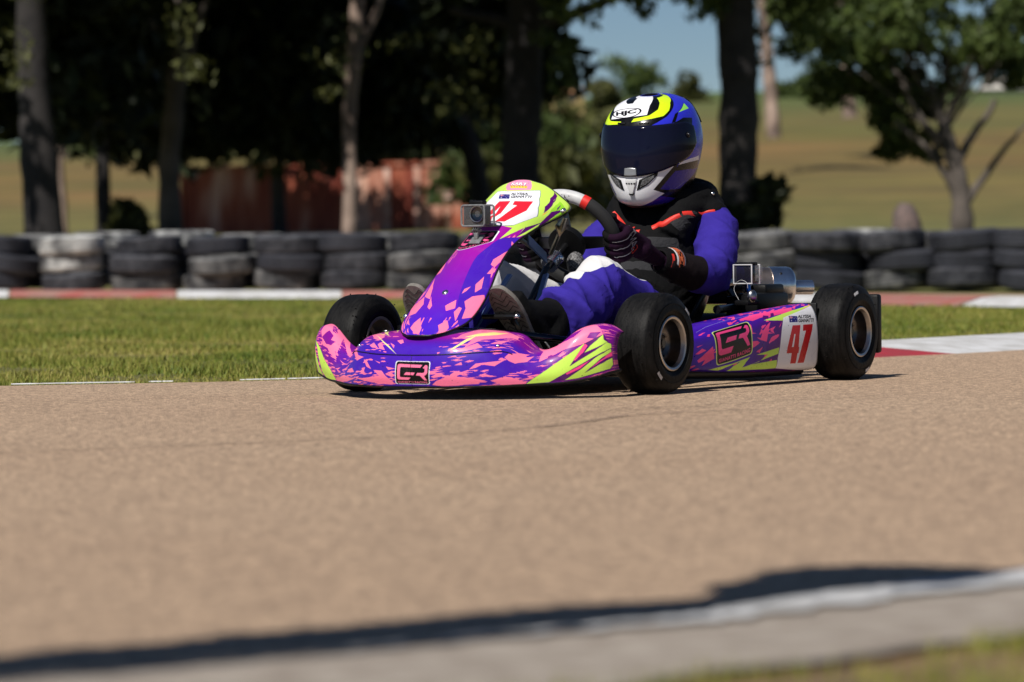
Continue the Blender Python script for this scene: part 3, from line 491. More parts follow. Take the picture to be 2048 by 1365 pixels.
GLYPH = [_g([(1175,790),(1510,797),(1480,835),(1195,830),(1185,845),(1185,958),(1195,970),(1345,975),(1310,1015),(1175,1012),(1150,1003),(1143,985),(1143,815),(1150,798)]),
         _g([(1275,897),(1405,900),(1385,938),(1240,935)]),
         _g([(1515,840),(1550,800),(1572,800),(1585,815),(1588,895),(1580,915),(1555,940),(1540,942),(1584,1018),(1545,1018),(1482,945),(1420,940),(1442,903),(1530,903),(1547,885),(1545,845)])]
def badge(cv, quad, ink, text_ink, edge=(232,232,236), text=True, m=0.025):
    f = bil(quad)
    cv.poly(f(rrect(.09)), edge); cv.poly(f(rrect(.085, m=m)), INK['black'])
    for g in GLYPH: cv.poly(f(np.array(g)), ink)
    if text: put_text(cv, 'GIANATTI RACING', quad, text_ink, (.07, .845, .93, .935), bold=.03, spacing=1.15)
def shards(cv, dens, n, stretch, col, seed, ang=0.0):
    """angular splinters: random cells of a stretched Voronoi pattern are inked where dens(u, v) is high"""
    step = 2; u, v = np.meshgrid((np.arange(0, cv.w, step)+.5)/cv.w, (np.arange(0, cv.h, step)+.5)/cv.h)
    asp = cv.w/cv.h; k = math.sqrt(n/asp*1.0); ca, sa = math.cos(ang), math.sin(ang)
    r = np.random.default_rng(seed); A = r.random((256, 256, 2)); O = r.random((256, 256))
    fw = lambda a, b: ((a*asp*ca+b*sa)/math.sqrt(stretch)*k, (-a*asp*sa+b*ca)*math.sqrt(stretch)*k)
    x, y = fw(u, v); x = x+300; y = y+300; ix, iy = np.floor(x).astype(int), np.floor(y).astype(int)
    best = np.full(u.shape, 1e9, np.float32); on = np.zeros(u.shape, bool)
    D = dens(u, v)*np.ones(u.shape)
    for dx in (-1, 0, 1):
        for dy in (-1, 0, 1):
            jx, jy = (ix+dx) % 256, (iy+dy) % 256
            d = np.abs(ix+dx+A[jx, jy, 0]-x)+np.abs(iy+dy+A[jx, jy, 1]-y)*.9
            m = d < best; best[m] = d[m]; on[m] = (O[jx, jy] < D)[m]
    cv.a[np.repeat(np.repeat(on, step, 0), step, 1)[:cv.h, :cv.w]] = np.array(col, np.float32)
def sstep(a, b, x):
    t = np.clip((x-a)/(b-a), 0, 1); return t*t*(3-2*t)
def flag(cv, quad):
    f = bil(quad); B = (30, 24, 110)
    cv.poly(f([(0, 0), (1, 0), (1, 1), (0, 1)]), B)
    for a, b in (((0, 0), (.5, .5)), ((.5, 0), (0, .5))):
        a, b = np.array(a), np.array(b); cv.line([f(a), f(b)], (225, 225, 232), 1.6, closed=False)
    cv.poly(f([(.2, 0), (.3, 0), (.3, .5), (.2, .5)]), (225, 225, 232)); cv.poly(f([(0, .2), (.5, .2), (.5, .3), (0, .3)]), (225, 225, 232))
    cv.poly(f([(.225, 0), (.275, 0), (.275, .5), (.225, .5)]), (200, 30, 50)); cv.poly(f([(0, .225), (.5, .225), (.5, .275), (0, .275)]), (200, 30, 50))
    for x, y, s in ((.25, .77, .09), (.75, .2, .05), (.88, .42, .05), (.63, .45, .05), (.75, .8, .06)):
        cv.poly(f([(x+s*(1 if k % 2 == 0 else .45)*math.cos(k*math.pi/5), y+1.6*s*(1 if k % 2 == 0 else .45)*math.sin(k*math.pi/5)) for k in range(10)]), (225, 225, 232))
def mixc(cv, m, c):
    cv.a[:] = cv.a*(1-m[..., None])+np.array(c, np.float32)*m[..., None]

def art(cv, key, skip=()):
    for name, st, P in ART[key]:
        if name.startswith('V_') or name.startswith('vent') or name in skip: continue
        if name.startswith('q_'):
            q = P
            if name == 'q_name':
                put_text(cv, 'ALYSSA', q, (16, 16, 20), (0, 0, .82, .46), shear=.25, bold=.035); put_text(cv, 'GIANATTI', q, (16, 16, 20), (.04, .54, 1, 1), shear=.25, bold=.035)
            elif name == 'q_flag': flag(cv, q)
            elif name == 'q_kart':
                put_text(cv, 'KART', q, (60, 14, 40), (.0, .02, 1.02, .68), shear=.2, bold=.06)
                put_text(cv, 'KART', q, (240, 236, 236), (.03, .06, .99, .60), shear=.2, bold=.03)
                for k in range(6):
                    x = k/6; cv.poly(bil(q)([(x, .68), (x+.14, .66), (x+.12, .98), (x-.03, 1.0)]), (236, 206, 40)); cv.poly(bil(q)([(x+.04, .75), (x+.1, .72), (x+.07, .9)]), (170, 20, 40))
            elif name == 'q_hjc':
                f = bil(q); t = np.linspace(0, 2*np.pi, 48, endpoint=False); e = lambda s: np.stack([.5+.5*s*np.cos(t), .5+(.5*s+.0)*np.sin(t)], 1)
                cv.poly(f(e(1.0)), INK['black']); cv.poly(f(e(.88)), INK['white'])
                put_text(cv, 'HJC', q, INK['black'], (.14, .24, .86, .78), bold=.05, shear=.15)
            continue
        if name == 'badge': badge(cv, P, INK['pink'], INK['pink']); continue
        if name == 'badgef': badge(cv, P, (232, 84, 140), (232, 84, 140)); continue
        if name == 'badgep': badge(cv, P, INK['pink2'], INK['pink2'], edge=(206, 226, 130)); continue
        if name in ('line', 'line2'): cv.line(P, (206, 220, 226), 1.6 if name == 'line' else 1.2, closed=False); continue
        cv.poly(P, INK[name])
        if st == 1: cv.line(P, (60, 14, 70), 1.3)
        if st == 2: cv.line(P, (30, 40, 110), 3.2)

def wear(cv, n, seed, ulim=(0, 1), vlim=(0, 1), dark=True):
    """hairline scratches, rubber scuffs and stone chips"""
    r = np.random.default_rng(seed)
    for k in range(n):
        u0, v0 = r.uniform(*ulim), r.uniform(*vlim); a = r.normal()*.5; L = r.uniform(.01, .07); c = r.normal()*.35
        P = [(u0+L*t*math.cos(a), v0+L*2*(t*math.sin(a)+c*t*t)) for t in np.linspace(0, 1, 6)]
        cv.line(P, (215, 200, 215) if k % 3 else (30, 20, 36), r.uniform(.5, 1.1), closed=False, alpha=r.uniform(.12, .40))
    if dark:
        for k in range(n):
            u0, v0 = r.uniform(*ulim), vlim[0]+(vlim[1]-vlim[0])*r.random()**2; s = r.uniform(.0008, .003)
            cv.poly([(u0+s*math.cos(t)*r.uniform(.5, 1), v0+s*2.4*math.sin(t)*r.uniform(.5, 1)) for t in np.arange(0, 6.2, 1.05)], (26, 22, 26), r.uniform(.4, .9))
cvb = Canvas(2048, 640); U, V = cvb.uvgrid(); d = np.abs(U-.5)
cvb.a[:] = np.array(INK['blue'], np.float32)
mixc(cvb, np.clip(sstep(.24, .44, d)+sstep(.50, .78, V)*sstep(.02, .3, V)+.0, 0, 1)*.95, INK['magenta'])
mixc(cvb, sstep(.62, .80, V)*(1-sstep(.1, .3, d)), (150, 22, 150))
shards(cvb, lambda u, v: np.where(np.abs(u-.5) > .08, .07, .0)+.18*(v < .22)*(np.abs(u-.5) > .05)+.07*(np.abs(np.abs(u-.5)-.2) < .09)*(v > .42)+.16*(np.abs(u-.5) > .36), 4200, 4.5, INK['pink'], 3, .12)
for name, st, P in ART['bumper']:
    pass
art(cvb, 'bumper')
wear(cvb, 120, 21, (.02, .98), (.0, .75))
IMG_BUMPER = cvb.image('bumper_print'); del cvb
cvf = Canvas(1024, 1536); U, V = cvf.uvgrid()
cvf.a[:] = np.array((152, 18, 150), np.float32)
mixc(cvf, 1-sstep(.12, .52, V), (70, 28, 184))
shards(cvf, lambda u, v: np.where(v < .62, .36*sstep(.30, .5, np.abs(u-.5))+.10*(v < .2), 0), 1500, .30, INK['pink'], 5, .35)
shards(cvf, lambda u, v: np.where(v < .62, .14*sstep(.34, .5, np.abs(u-.5)), 0), 1500, .30, INK['magenta'], 6, .35)
cvf.a[(V > .74) | ((np.abs(U-.5) > .36) & (V > .655))] = np.array(INK['lime'], np.float32)
art(cvf, 'fairing')
wear(cvf, 70, 22, (.05, .95), (.02, .65), dark=False)
IMG_FAIR = cvf.image('fairing_print'); del cvf
cvp = Canvas(1536, 640); U, V = cvp.uvgrid()
cvp.a[:] = np.array((62, 22, 160), np.float32)
mixc(cvp, sstep(.35, .8, U)*(1-sstep(.6, .75, V)), (84, 12, 104))
shards(cvp, lambda u, v: np.where(v > .70, .30*(u > .35), .05), 1200, 3.0, INK['pink2'], 9, .3)
art(cvp, 'pod')
wear(cvp, 90, 23, (.1, .99), (.12, .7))
IMG_POD = cvp.image('pod_print'); del cvp
cvh = Canvas(1536, 1024); U, V = cvh.uvgrid()
cvh.a[:] = np.array(INK['hblue'], np.float32)
mixc(cvh, 1-sstep(.30, .5, V), INK['dblue'])
art(cvh, 'helmet')
IMG_HELM = cvh.image('helmet_print'); del cvh

def print_mat(name, img, rough=0.26, coat=0.12, scratch=0.16):
    m = bpy.data.materials.new(name); m.use_nodes = True; nt = m.node_tree; p = nt.nodes['Principled BSDF']
    t = nt.nodes.new('ShaderNodeTexImage'); t.image = img; t.extension = 'EXTEND'; t.interpolation = 'Cubic'
    uv = nt.nodes.new('ShaderNodeUVMap'); uv.uv_map = 'UVMap'; nt.links.new(uv.outputs[0], t.inputs[0])
    n = nt.nodes.new('ShaderNodeTexNoise'); n.inputs['Scale'].default_value = 35; n.inputs['Detail'].default_value = 6
    tc = nt.nodes.new('ShaderNodeTexCoord'); nt.links.new(tc.outputs['Object'], n.inputs['Vector'])
    mr = nt.nodes.new('ShaderNodeMapRange'); mr.inputs['From Min'].default_value = .3; mr.inputs['From Max'].default_value = .75
    mr.inputs['To Min'].default_value = rough; mr.inputs['To Max'].default_value = rough+.22
    nt.links.new(n.outputs['Fac'], mr.inputs['Value']); nt.links.new(mr.outputs[0], p.inputs['Roughness'])
    # dust that settled in the scuffs
    n2 = nt.nodes.new('ShaderNodeTexNoise'); n2.inputs['Scale'].default_value = 14; n2.inputs['Detail'].default_value = 8; n2.inputs['Roughness'].default_value = .7
    nt.links.new(tc.outputs['Object'], n2.inputs['Vector'])
    m2 = nt.nodes.new('ShaderNodeMapRange'); m2.inputs['From Min'].default_value = .58; m2.inputs['From Max'].default_value = .8; m2.inputs['To Max'].default_value = scratch
    nt.links.new(n2.outputs['Fac'], m2.inputs['Value'])
    mx = nt.nodes.new('ShaderNodeMix'); mx.data_type = 'RGBA'; mx.inputs['B'].default_value = (.35, .30, .25, 1)
    nt.links.new(m2.outputs[0], mx.inputs['Factor']); nt.links.new(t.outputs[0], mx.inputs['A']); nt.links.new(mx.outputs['Result'], p.inputs['Base Color'])
    p.inputs['Coat Weight'].default_value = coat; p.inputs['Coat Roughness'].default_value = .12
    p.inputs['Specular IOR Level'].default_value = .20
    b = nt.nodes.new('ShaderNodeBump'); b.inputs['Strength'].default_value = .06; b.inputs['Distance'].default_value = .004
    nt.links.new(n2.outputs['Fac'], b.inputs['Height']); nt.links.new(b.outputs[0], p.inputs['Normal'])
    return m
# ------------------------------------------------------------------ materials shared by the kart and the driver
M = {}
M['bumper'] = print_mat('bumper_print', IMG_BUMPER); M['fairing'] = print_mat('fairing_print', IMG_FAIR)
M['pod'] = print_mat('pod_print', IMG_POD); M['helmet'] = print_mat('helmet_print', IMG_HELM, rough=.16, coat=.2, scratch=.03)
M['black_plastic'] = mat('black_plastic', (.005, .005, .0055), .45, bump=.1, bscale=300, spec=.22)
M['black_metal'] = mat('black_metal', (.006, .006, .007), .25, metal=.0, coat=.2)
M['chrome'] = mat('chrome', (.70, .71, .74), .24, metal=1.0, var=.15, vscale=30)
M['alloy'] = mat('alloy', (.34, .34, .355), .32, metal=1.0, var=.18, vscale=60)
M['rim'] = mat('rim_alloy', (.62, .60, .57), .36, metal=1.0, color2=(.40, .36, .33), vscale=14)
M['barrel'] = mat('rim_barrel', (.20, .19, .19), .30, metal=1.0, color2=(.10, .085, .075), vscale=16)
M['heat_steel'] = mat('heat_steel', (.60, .50, .43), .38, metal=1.0, color2=(.40, .30, .24), vscale=18)
M['blue_steel'] = mat('blue_steel', (.16, .24, .42), .35, metal=.6)
M['blue_anod'] = mat('blue_anodised', (.02, .10, .45), .2, metal=1.0)
M['red'] = mat('red_anodised', (.55, .02, .02), .3, metal=.3)
M['gold'] = mat('champagne_alloy', (.38, .34, .24), .35, metal=1.0)
M['dark_alloy'] = mat('dark_alloy', (.06, .06, .06), .3, metal=1.0)
M['clear'] = mat('clear_case', (.30, .30, .31), .12, alpha=.16, spec=.5)
M['glass'] = mat('lens_glass', (.004, .005, .008), .05, coat=1.0)
M['seat'] = mat('seat_shell', (.004, .004, .005), .35, coat=.1, spec=.25)
M['label_white'] = mat('label_white', (.55, .55, .56), .5, var=.3, vscale=120)
M['tray'] = mat('tray_alloy', (.22, .22, .23), .4, metal=1.0, var=.3, vscale=25)
M['wire'] = mat('white_cord', (.6, .6, .6), .5)

def tyre_mat():
    m = mat('tyre_rubber', (.004, .004, .0045), .62, var=.0, spec=.14)
    nt = m.node_tree; p = nt.nodes['Principled BSDF']
    tc = nt.nodes.new('ShaderNodeTexCoord')
    mp = nt.nodes.new('ShaderNodeMapping'); mp.inputs['Scale'].default_value = (14, 60, 14); nt.links.new(tc.outputs['Object'], mp.inputs['Vector'])
    n = nt.nodes.new('ShaderNodeTexNoise'); n.inputs['Scale'].default_value = 2.2; n.inputs['Detail'].default_value = 8; n.inputs['Roughness'].default_value = .7
    nt.links.new(mp.outputs[0], n.inputs['Vector'])
    r = nt.nodes.new('ShaderNodeValToRGB'); r.color_ramp.elements[0].position = .38; r.color_ramp.elements[0].color = (.002, .002, .0023, 1)
    r.color_ramp.elements[1].position = .78; r.color_ramp.elements[1].color = (.017, .016, .0155, 1)
    nt.links.new(n.outputs['Fac'], r.inputs[0]); nt.links.new(r.outputs[0], p.inputs['Base Color'])
    n2 = nt.nodes.new('ShaderNodeTexNoise'); n2.inputs['Scale'].default_value = 160; n2.inputs['Detail'].default_value = 6
    nt.links.new(tc.outputs['Object'], n2.inputs['Vector'])
    b = nt.nodes.new('ShaderNodeBump'); b.inputs['Strength'].default_value = .22; b.inputs['Distance'].default_value = .003
    nt.links.new(n2.outputs['Fac'], b.inputs['Height']); nt.links.new(b.outputs[0], p.inputs['Normal'])
    p.inputs['Roughness'].default_value = .55
    return m
M['tyre'] = tyre_mat()
M['sidewall'] = mat('tyre_sidewall', (.002, .002, .0023), .5, spec=.12, bump=.15, bscale=90)

# ------------------------------------------------------------------ the kart
KX, KY, KTH = -0.0193, 9.2052, 0.5345
K_RZ = math.atan2(-math.cos(KTH), -math.sin(KTH))
kart = thing('racing_kart', 'purple and pink racing kart with lime flashes and number 47, cornering on the track', 'kart', (KX, KY, 0), K_RZ)
_c, _s = math.cos(K_RZ), math.sin(K_RZ)
def kw(P):
    """kart axes -> world"""
    P = np.asarray(P, float); o = np.empty_like(P)
    o[..., 0] = KX+P[..., 0]*_c-P[..., 1]*_s; o[..., 1] = KY+P[..., 0]*_s+P[..., 1]*_c; o[..., 2] = P[..., 2]
    return o

def shell(name, S, mats, parent, thick=.004, flip=False, rim_mat=1):
    """a moulded panel: printed outside, thickness, plain inside and edge"""
    nu, nv = S.shape[:2]
    du = np.gradient(S, axis=0); dv = np.gradient(S, axis=1); N = np.cross(du, dv); N /= np.linalg.norm(N, axis=-1, keepdims=True)+1e-12
    if flip: N = -N
    I = S-N*thick
    V = np.concatenate([S.reshape(-1, 3), I.reshape(-1, 3)]); n = nu*nv
    g = lambda i, j: i*nv+j
    F, fm = [], []
    for i in range(nu-1):
        for j in range(nv-1):
            q = (g(i, j), g(i+1, j), g(i+1, j+1), g(i, j+1))
            if flip: q = q[::-1]
            F.append(q); fm.append(0); F.append(tuple(k+n for k in q[::-1])); fm.append(rim_mat)
    ring = [g(i, 0) for i in range(nu)]+[g(nu-1, j) for j in range(1, nv)]+[g(i, nv-1) for i in range(nu-2, -1, -1)]+[g(0, j) for j in range(nv-2, 0, -1)]
    for a, b in zip(ring, ring[1:]+ring[:1]):
        q = (b, a, a+n, b+n)
        F.append(q[::-1] if flip else q); fm.append(rim_mat)
    uu, vv = np.meshgrid(np.linspace(0, 1, nu), np.linspace(0, 1, nv), indexing='ij')
    uv = np.stack([uu, vv], -1).reshape(-1, 2); uv = np.concatenate([uv, uv])
    return mesh_obj(name, V, F, mats, parent, uvs=uv, fmat=fm)

# moulded nose
SB = bumper_surface(141, 41)
bumper = shell('front_bumper', SB, [M['bumper'], M['black_plastic']], kart, thick=.005, flip=False)
# fold line across the nose, two fixing screws, black lip
mb = MB()
line = [SB[i, 16]+np.array([.0012, 0, .0008]) for i in range(33, 108)]
mb.tube(line, .0011, 6); mb.build('seam', M['black_plastic'], bumper)
mb = MB(); mb.tube([SB[i, 0]+np.array([-.004, 0, .001]) for i in range(0, 141, 2)], .0045, 8); mb.build('lip', M['black_plastic'], bumper)
mb = MB(); mb.tube([SB[70, j]+np.array([.0004, 0, .0004]) for j in range(0, 17)], .0006, 5); mb.build('joint', M['black_plastic'], bumper)
for y in (-.205, .205):
    i = int(round((y/.447+1)/2*140)); p = SB[i, 20]
    mb = MB(); mb.ball(p, .0045, 10); mb.build('screw', M['chrome'], bumper)
# number fairing
SF = fairing_surface(61, 97)
fair = shell('front_fairing', SF, [M['fairing'], M['black_plastic']], kart, thick=.0035, flip=False)
edge = [SF[i, 0] for i in range(60, -1, -3)]+[SF[0, j] for j in range(1, 97, 2)]+[SF[i, 96] for i in range(0, 61, 3)]+[SF[60, j] for j in range(95, 0, -2)]
mb = MB(); mb.tube(np.array(edge)+np.array([-.002, 0, -.0015]), .0028, 6, closed=True); mb.build('edge_trim', M['black_plastic'], fair)
def on_fair(u, v): return SF[int(round(u*60)), int(round(v*96))]
for (u, v) in ((.5, .30), (.965, .685), (.035, .685)):
    p = on_fair(u, v)
    mb = MB(); n = np.array([.62, 0, .78]); mb.lathe([(0, .0035), (.004, .0035), (.0055, .002), (.0085, .0015), (.0095, 0), (.0095, -.003)], p, n, 16); mb.build('fixing_screw', M['chrome'], fair)
# side pods
SP = pod_surface(101, 41)
pod = shell('side_pod', SP, [M['pod'], M['black_plastic']], kart, thick=.005, flip=False)
pod2 = shell('side_pod', SP*np.array([1, -1, 1]), [M['pod'], M['black_plastic']], kart, thick=.005, flip=True)
for sg, pp in ((1, pod), (-1, pod2)):
    mb = MB(); mb.tube([(-.17, sg*.40, .045), (-.5, sg*.43, .034), (-.84, sg*.44, .032)], .014, 10); mb.build('lower_skirt', M['black_plastic'], pp)
    mb = MB(); mb.box((-.838, sg*.452, .13), (.012, .09, .17), .004); mb.build('end_panel', M['black_plastic'], pp)

# wheels
def tyre_profile(r, w, rim_r):
    h = w/2
    P = [(rim_r, -h*.80), (rim_r+.006, -h*.93), (rim_r+.016, -h*1.0), (r-.045, -h*1.03), (r-.028, -h*1.0), (r-.016, -h*.93), (r-.007, -h*.82), (r-.0025, -h*.66), (r-.0005, -h*.4), (r, 0)]
    Q = P+[(a, -b) for a, b in P[-2::-1]]
    C = _crow(np.array(Q), 61)
    return [tuple(p) for p in C]
def wheel(name, x, y, r, w, steer, camber, front=True):
    sg = 1 if y > 0 else -1
    t = bpy.data.objects.new(name, None); COL.objects.link(t); t.parent = kart; t.location = (x, y, r); t.empty_display_size = .05
    t.rotation_euler = (camber, 0, -steer)
    rim_r = .066
    mb = MB(); pr = tyre_profile(r, w, rim_r); mb.lathe(pr, (0, 0, 0), (0, 1, 0), 72)
    fm_n = len(pr)-1
    ty = mb.build('tyre', [M['tyre'], M['sidewall']], t)
    fm = np.zeros(len(ty.data.polygons), np.int32).reshape(fm_n, 72); fm[:14] = 1; fm[-14:] = 1
    ty.data.polygons.foreach_set('material_index', fm.ravel())
    # rubber crumbs picked up by the warm tread and shoulders
    mb = MB(); g = np.random.default_rng(int(abs(x*100)+abs(y*977)+(y > 0)*31))
    for k in range(90):
        a = g.random()*2*np.pi; j = g.uniform(-.98, .98); rr = r-.0005-.010*max(0, abs(j)-.72)/.26
        mb.ball((rr*math.cos(a), j*w/2, rr*math.sin(a)), g.uniform(.0007, .0022), 6, sc=(1, g.uniform(.6, 1.8), 1))
    mb.build('rubber_crumbs', M['tyre'], ty)['kind'] = 'stuff'
    # raised ring and maker's label on the outer wall
    mb = MB(); mb.lathe([(r-.030, sg*w*.513), (r-.029, sg*w*.517), (r-.028, sg*w*.515)], (0, 0, 0), (0, 1, 0), 72); mb.build('sidewall_ring', M['sidewall'], ty)
    ang = R(48) if front else R(-72)
    for q in (0, 1):
        a0 = ang+math.pi*q
        V = []
        for k in range(7):
            a = a0+(k/6-.5)*.24
            for rr in (r-.026, r-.018): V.append((-rr*math.cos(a), sg*(w*.516 if rr < r-.02 else w*.500), rr*math.sin(a)))
        mesh_obj('tyre_label', V, [(2*k, 2*k+1, 2*k+3, 2*k+2) for k in range(6)], M['label_white'], ty)
    # rim: lip, deep barrel, disc with bolts
    h = w/2
    mb = MB(); o = sg
    prof = [(rim_r-.002, o*h*.78), (rim_r+.0035, o*h*.90), (rim_r+.004, o*h*.97), (rim_r+.001, o*h*1.0), (rim_r-.004, o*h*.97), (rim_r-.007, o*h*.80), (rim_r-.009, o*h*.35), (rim_r-.016, o*h*.15), (.040, o*h*.06), (.030, o*h*.10), (.0, o*h*.10)]
    mb.lathe([(max(a, 1e-4), b) for a, b in prof[:6]], (0, 0, 0), (0, 1, 0), 48)
    mb.lathe([(max(a, 1e-4), -b) for a, b in [(rim_r-.002, o*h*.78), (rim_r+.004, o*h*.97), (rim_r-.004, o*h*.97), (rim_r-.008, o*h*.6), (rim_r-.012, o*h*.1), (.045, o*h*.02)]], (0, 0, 0), (0, 1, 0), 48)
    rim = mb.build('rim', M['rim'], t)
    mb = MB(); mb.lathe([(max(a, 1e-4), b) for a, b in prof[5:]], (0, 0, 0), (0, 1, 0), 48); mb.build('rim_barrel', M['barrel'], rim)
    mb = MB(); mb.lathe([(1e-4, o*h*.50), (.012, o*h*.50), (.014, o*h*.44), (.022, o*h*.40), (.024, o*h*.12), (.034, o*h*.10)], (0, 0, 0), (0, 1, 0), 24); mb.build('hub', M['black_metal'], rim)
    for k in range(3):
        a = k*2*math.pi/3+.5
        mb = MB(); mb.lathe([(1e-4, o*h*.36), (.006, o*h*.36), (.0065, o*h*.30), (.0065, o*h*.06)], (.036*math.cos(a), 0, .036*math.sin(a)), (0, 1, 0), 10); mb.build('wheel_nut', M['chrome'], rim)
    mb = MB(); mb.tube([((rim_r-.012)*.75, o*h*.55, -.034), ((rim_r-.012)*.72, o*h*.95, -.030)], .0025, 6); mb.build('valve', M['black_plastic'], rim)
    return t
RF, RR_, WF, WR, TF, TR, WB = .1291, .133, .1194, .1172, .8767, 1.0198, .9695
wheel('front_wheel', 0, TF/2, RF, WF, .0287, R(0))
wheel('front_wheel', 0, -TF/2, RF, WF, .034, R(0))
wheel('rear_wheel', -WB, TR/2, RR_, WR, 0, 0, False)
wheel('rear_wheel', -WB, -TR/2, RR_, WR, 0, 0, False)

# chassis
def part(name, mb, m, parent=None, **k): return mb.build(name, m, parent or kart, **k)
for sg in (-1, 1):
    mb = MB(); mb.tube(_crow(np.array([(.16, sg*.10, .055), (.10, sg*.22, .055), (-.05, sg*.27, .055), (-.25, sg*.30, .05), (-.6, sg*.31, .05), (-1.0, sg*.30, .055), (-1.12, sg*.26, .06)]), 40), .015, 12); part('frame_rail', mb, M['black_metal'])
    # kingpin yoke and stub axle
    yk = thing_ = bpy.data.objects.new('stub_axle', None); COL.objects.link(yk); yk.parent = kart
    mb = MB(); mb.tube([(0, sg*.30, .129), (0, sg*.47, .129)], .0105, 12); mb.tube([(0, sg*.315, .085), (0, sg*.315, .175)], .013, 12)
    mb.tube([(0, sg*.315, .12), (-.05, sg*.27, .06)], .012, 10); part('spindle', mb, M['black_metal'], yk)
    mb = MB()
    for k, z in enumerate((.180, .194)): mb.lathe([(1e-4, .006), (.012, .006), (.013, .004), (.013, -.006), (1e-4, -.006)], (.005, sg*.360, z-.038), (0, 0, 1), 14)
    part('alloy_spacer', mb, M['alloy'], yk)
    mb = MB(); mb.lathe([(1e-4, .007), (.017, .007), (.017, -.005), (1e-4, -.005)], (.005, sg*.360, .134), (0, 0, 1), 16); part('red_washer', mb, M['red'], yk)
    mb = MB(); mb.tube([(-.01, sg*.30, .10), (-.05, sg*.06, .115)], .007, 10); part('tie_rod', mb, M['alloy'])
    mb = MB(); mb.tube([(.0, sg*.31, .135), (.03, sg*.25, .125), (.035, sg*.20, .12)], [.012, .02, .016], 12); mb.ball((.035, sg*.19, .12), .016, 12); part('rod_end', mb, M['alloy'])
mb = MB(); mb.tube(_crow(np.array([(.16, -.10, .055), (.19, -.05, .055), (.19, .05, .055), (.16, .10, .055)]), 16), .015, 12); part('front_cross_tube', mb, M['black_metal'])
mb = MB(); mb.tube(_crow(np.array([(.10, .33, .125), (.22, .24, .150), (.275, .12, .163), (.285, 0, .166), (.275, -.12, .163), (.22, -.24, .150), (.10, -.33, .125)]), 40), .0105, 12); part('bumper_tube', mb, mat('tube_chrome_black', (.03, .035, .05), .12, metal=1.0))
mb = MB(); mb.box((-.17, 0, .043), (.68, .50, .004), .001); part('floor_tray', mb, M['tray'])
mb = MB(); mb.tube([(-WB, -TR/2, RR_), (-WB, TR/2, RR_)], .02, 16); part('rear_axle', mb, M['black_metal'])
for sg in (-1, 1):
    mb = MB(); mb.lathe([(.03, -.02), (.045, -.02), (.045, .02), (.03, .02)], (-WB, sg*.29, RR_), (0, 1, 0), 24, closed=True); mb.box((-WB, sg*.29, .085), (.05, .03, .06), .006); part('axle_bearing', mb, M['black_metal'])
mb = MB(); mb.tube(_crow(np.array([(-1.10, .490, .10), (-1.155, .470, .12), (-1.19, .40, .125), (-1.195, .2, .125), (-1.195, -.2, .125), (-1.19, -.40, .125), (-1.155, -.470, .12), (-1.10, -.490, .10)]), 50), .045, 12, squash=1.25); rb = part('rear_bumper', mb, M['black_plastic'])
for sg in (-1, 1):
    mb = MB(); mb.tube([(-1.195, sg*.2, .125), (-1.05, sg*.24, .075)], .012, 8); part('bumper_bracket', mb, M['black_metal'], rb)

for sg in (-1, 1):
    mb = MB(); mb.box((-1.17, sg*.508, .150), (.03, .05, .165), .008); part('bumper_end', mb, M['black_plastic'], rb)

# steering
SWC = np.array([-.362, 0, .400]); SWU = np.array([.5, 0, .866]); SWN = np.array([-.866, 0, .5]); SWR, SWT = .132, .0175
_sa = R(-6)                                         # wheel turned
def sw(a, r=SWR, n=0.0):
    """point on the wheel: a = angle from the top towards the driver's left"""
    return SWC+r*(SWU*math.cos(a)+np.array([0, 1, 0])*math.sin(a))+SWN*n
steer = bpy.data.objects.new('steering_wheel', None); COL.objects.link(steer); steer.parent = kart; steer.location = (0, 0, 0)
grip_m = mat('wheel_suede', (.010, .010, .011), .8, bump=.2, bscale=500)
silver_m = mat('wheel_silver', (.50, .50, .51), .5, var=.08, vscale=80)
def arc(a0, a1, n=26, r=SWR): return [sw(R(a0+(a1-a0)*k/(n-1)), r) for k in range(n)]
mb = MB(); mb.tube(arc(38, 322, 60), SWT, 16); part('grip', mb, grip_m, steer)
mb = MB(); mb.tube(arc(-30, 30, 24), SWT*.98, 16); top_grip = part('top_grip', mb, silver_m, steer)
for a in (30, -38):
    mb = MB(); mb.tube(arc(a, a+8, 5), SWT*1.04, 16); part('grip_band', mb, mat('band_red', (.65, .02, .015), .5), steer)
# lettering along the silver top of the wheel
TT = text_tris('LIN', bold=.02)
V, F = [], []
for t in TT:
    k = len(V)
    for x, y in t:
        a = R(1+x*15); th = R(40-y*62)             # round the tube
        rad = (SWU*math.cos(a)+np.array([0, 1, 0])*math.sin(a)); c = SWC+SWR*rad
        V.append(c+(rad*math.sin(th)-SWN*math.cos(th))*(SWT*.98+.0006))
    F += [(k, k+1, k+2), (k+2, k+1, k)]
lt = mesh_obj('lettering', V, F, M['black_plastic'], top_grip, smooth=False)
mb = MB(); mb.lathe([(1e-4, .012), (.05, .012), (.052, .004), (.052, -.01), (1e-4, -.012)], SWC-SWN*.03, SWN, 24); part('hub_plate', mb, M['black_plastic'], steer)
for a in (0, 95, 180, 265):
    mb = MB(); p0 = SWC-SWN*.03; p1 = sw(R(a), SWR-.006)
    d = (p1-p0)/np.linalg.norm(p1-p0); side = np.cross(d, SWN)
    w0, w1, t = .020, .014, .003; V = []
    for p, w in ((p0+d*.03, w0), (p1, w1)):
        for sx in (-1, 1):
            for sz in (-1, 1): V.append(p+side*w*sx+SWN*t*sz)
    mb.add(V, [(0, 1, 3, 2), (4, 6, 7, 5), (0, 4, 5, 1), (2, 3, 7, 6), (0, 2, 6, 4), (1, 5, 7, 3)])
    part('spoke', mb, M['dark_alloy'] if a in (95, 265) else M['black_metal'], steer, smooth=False)
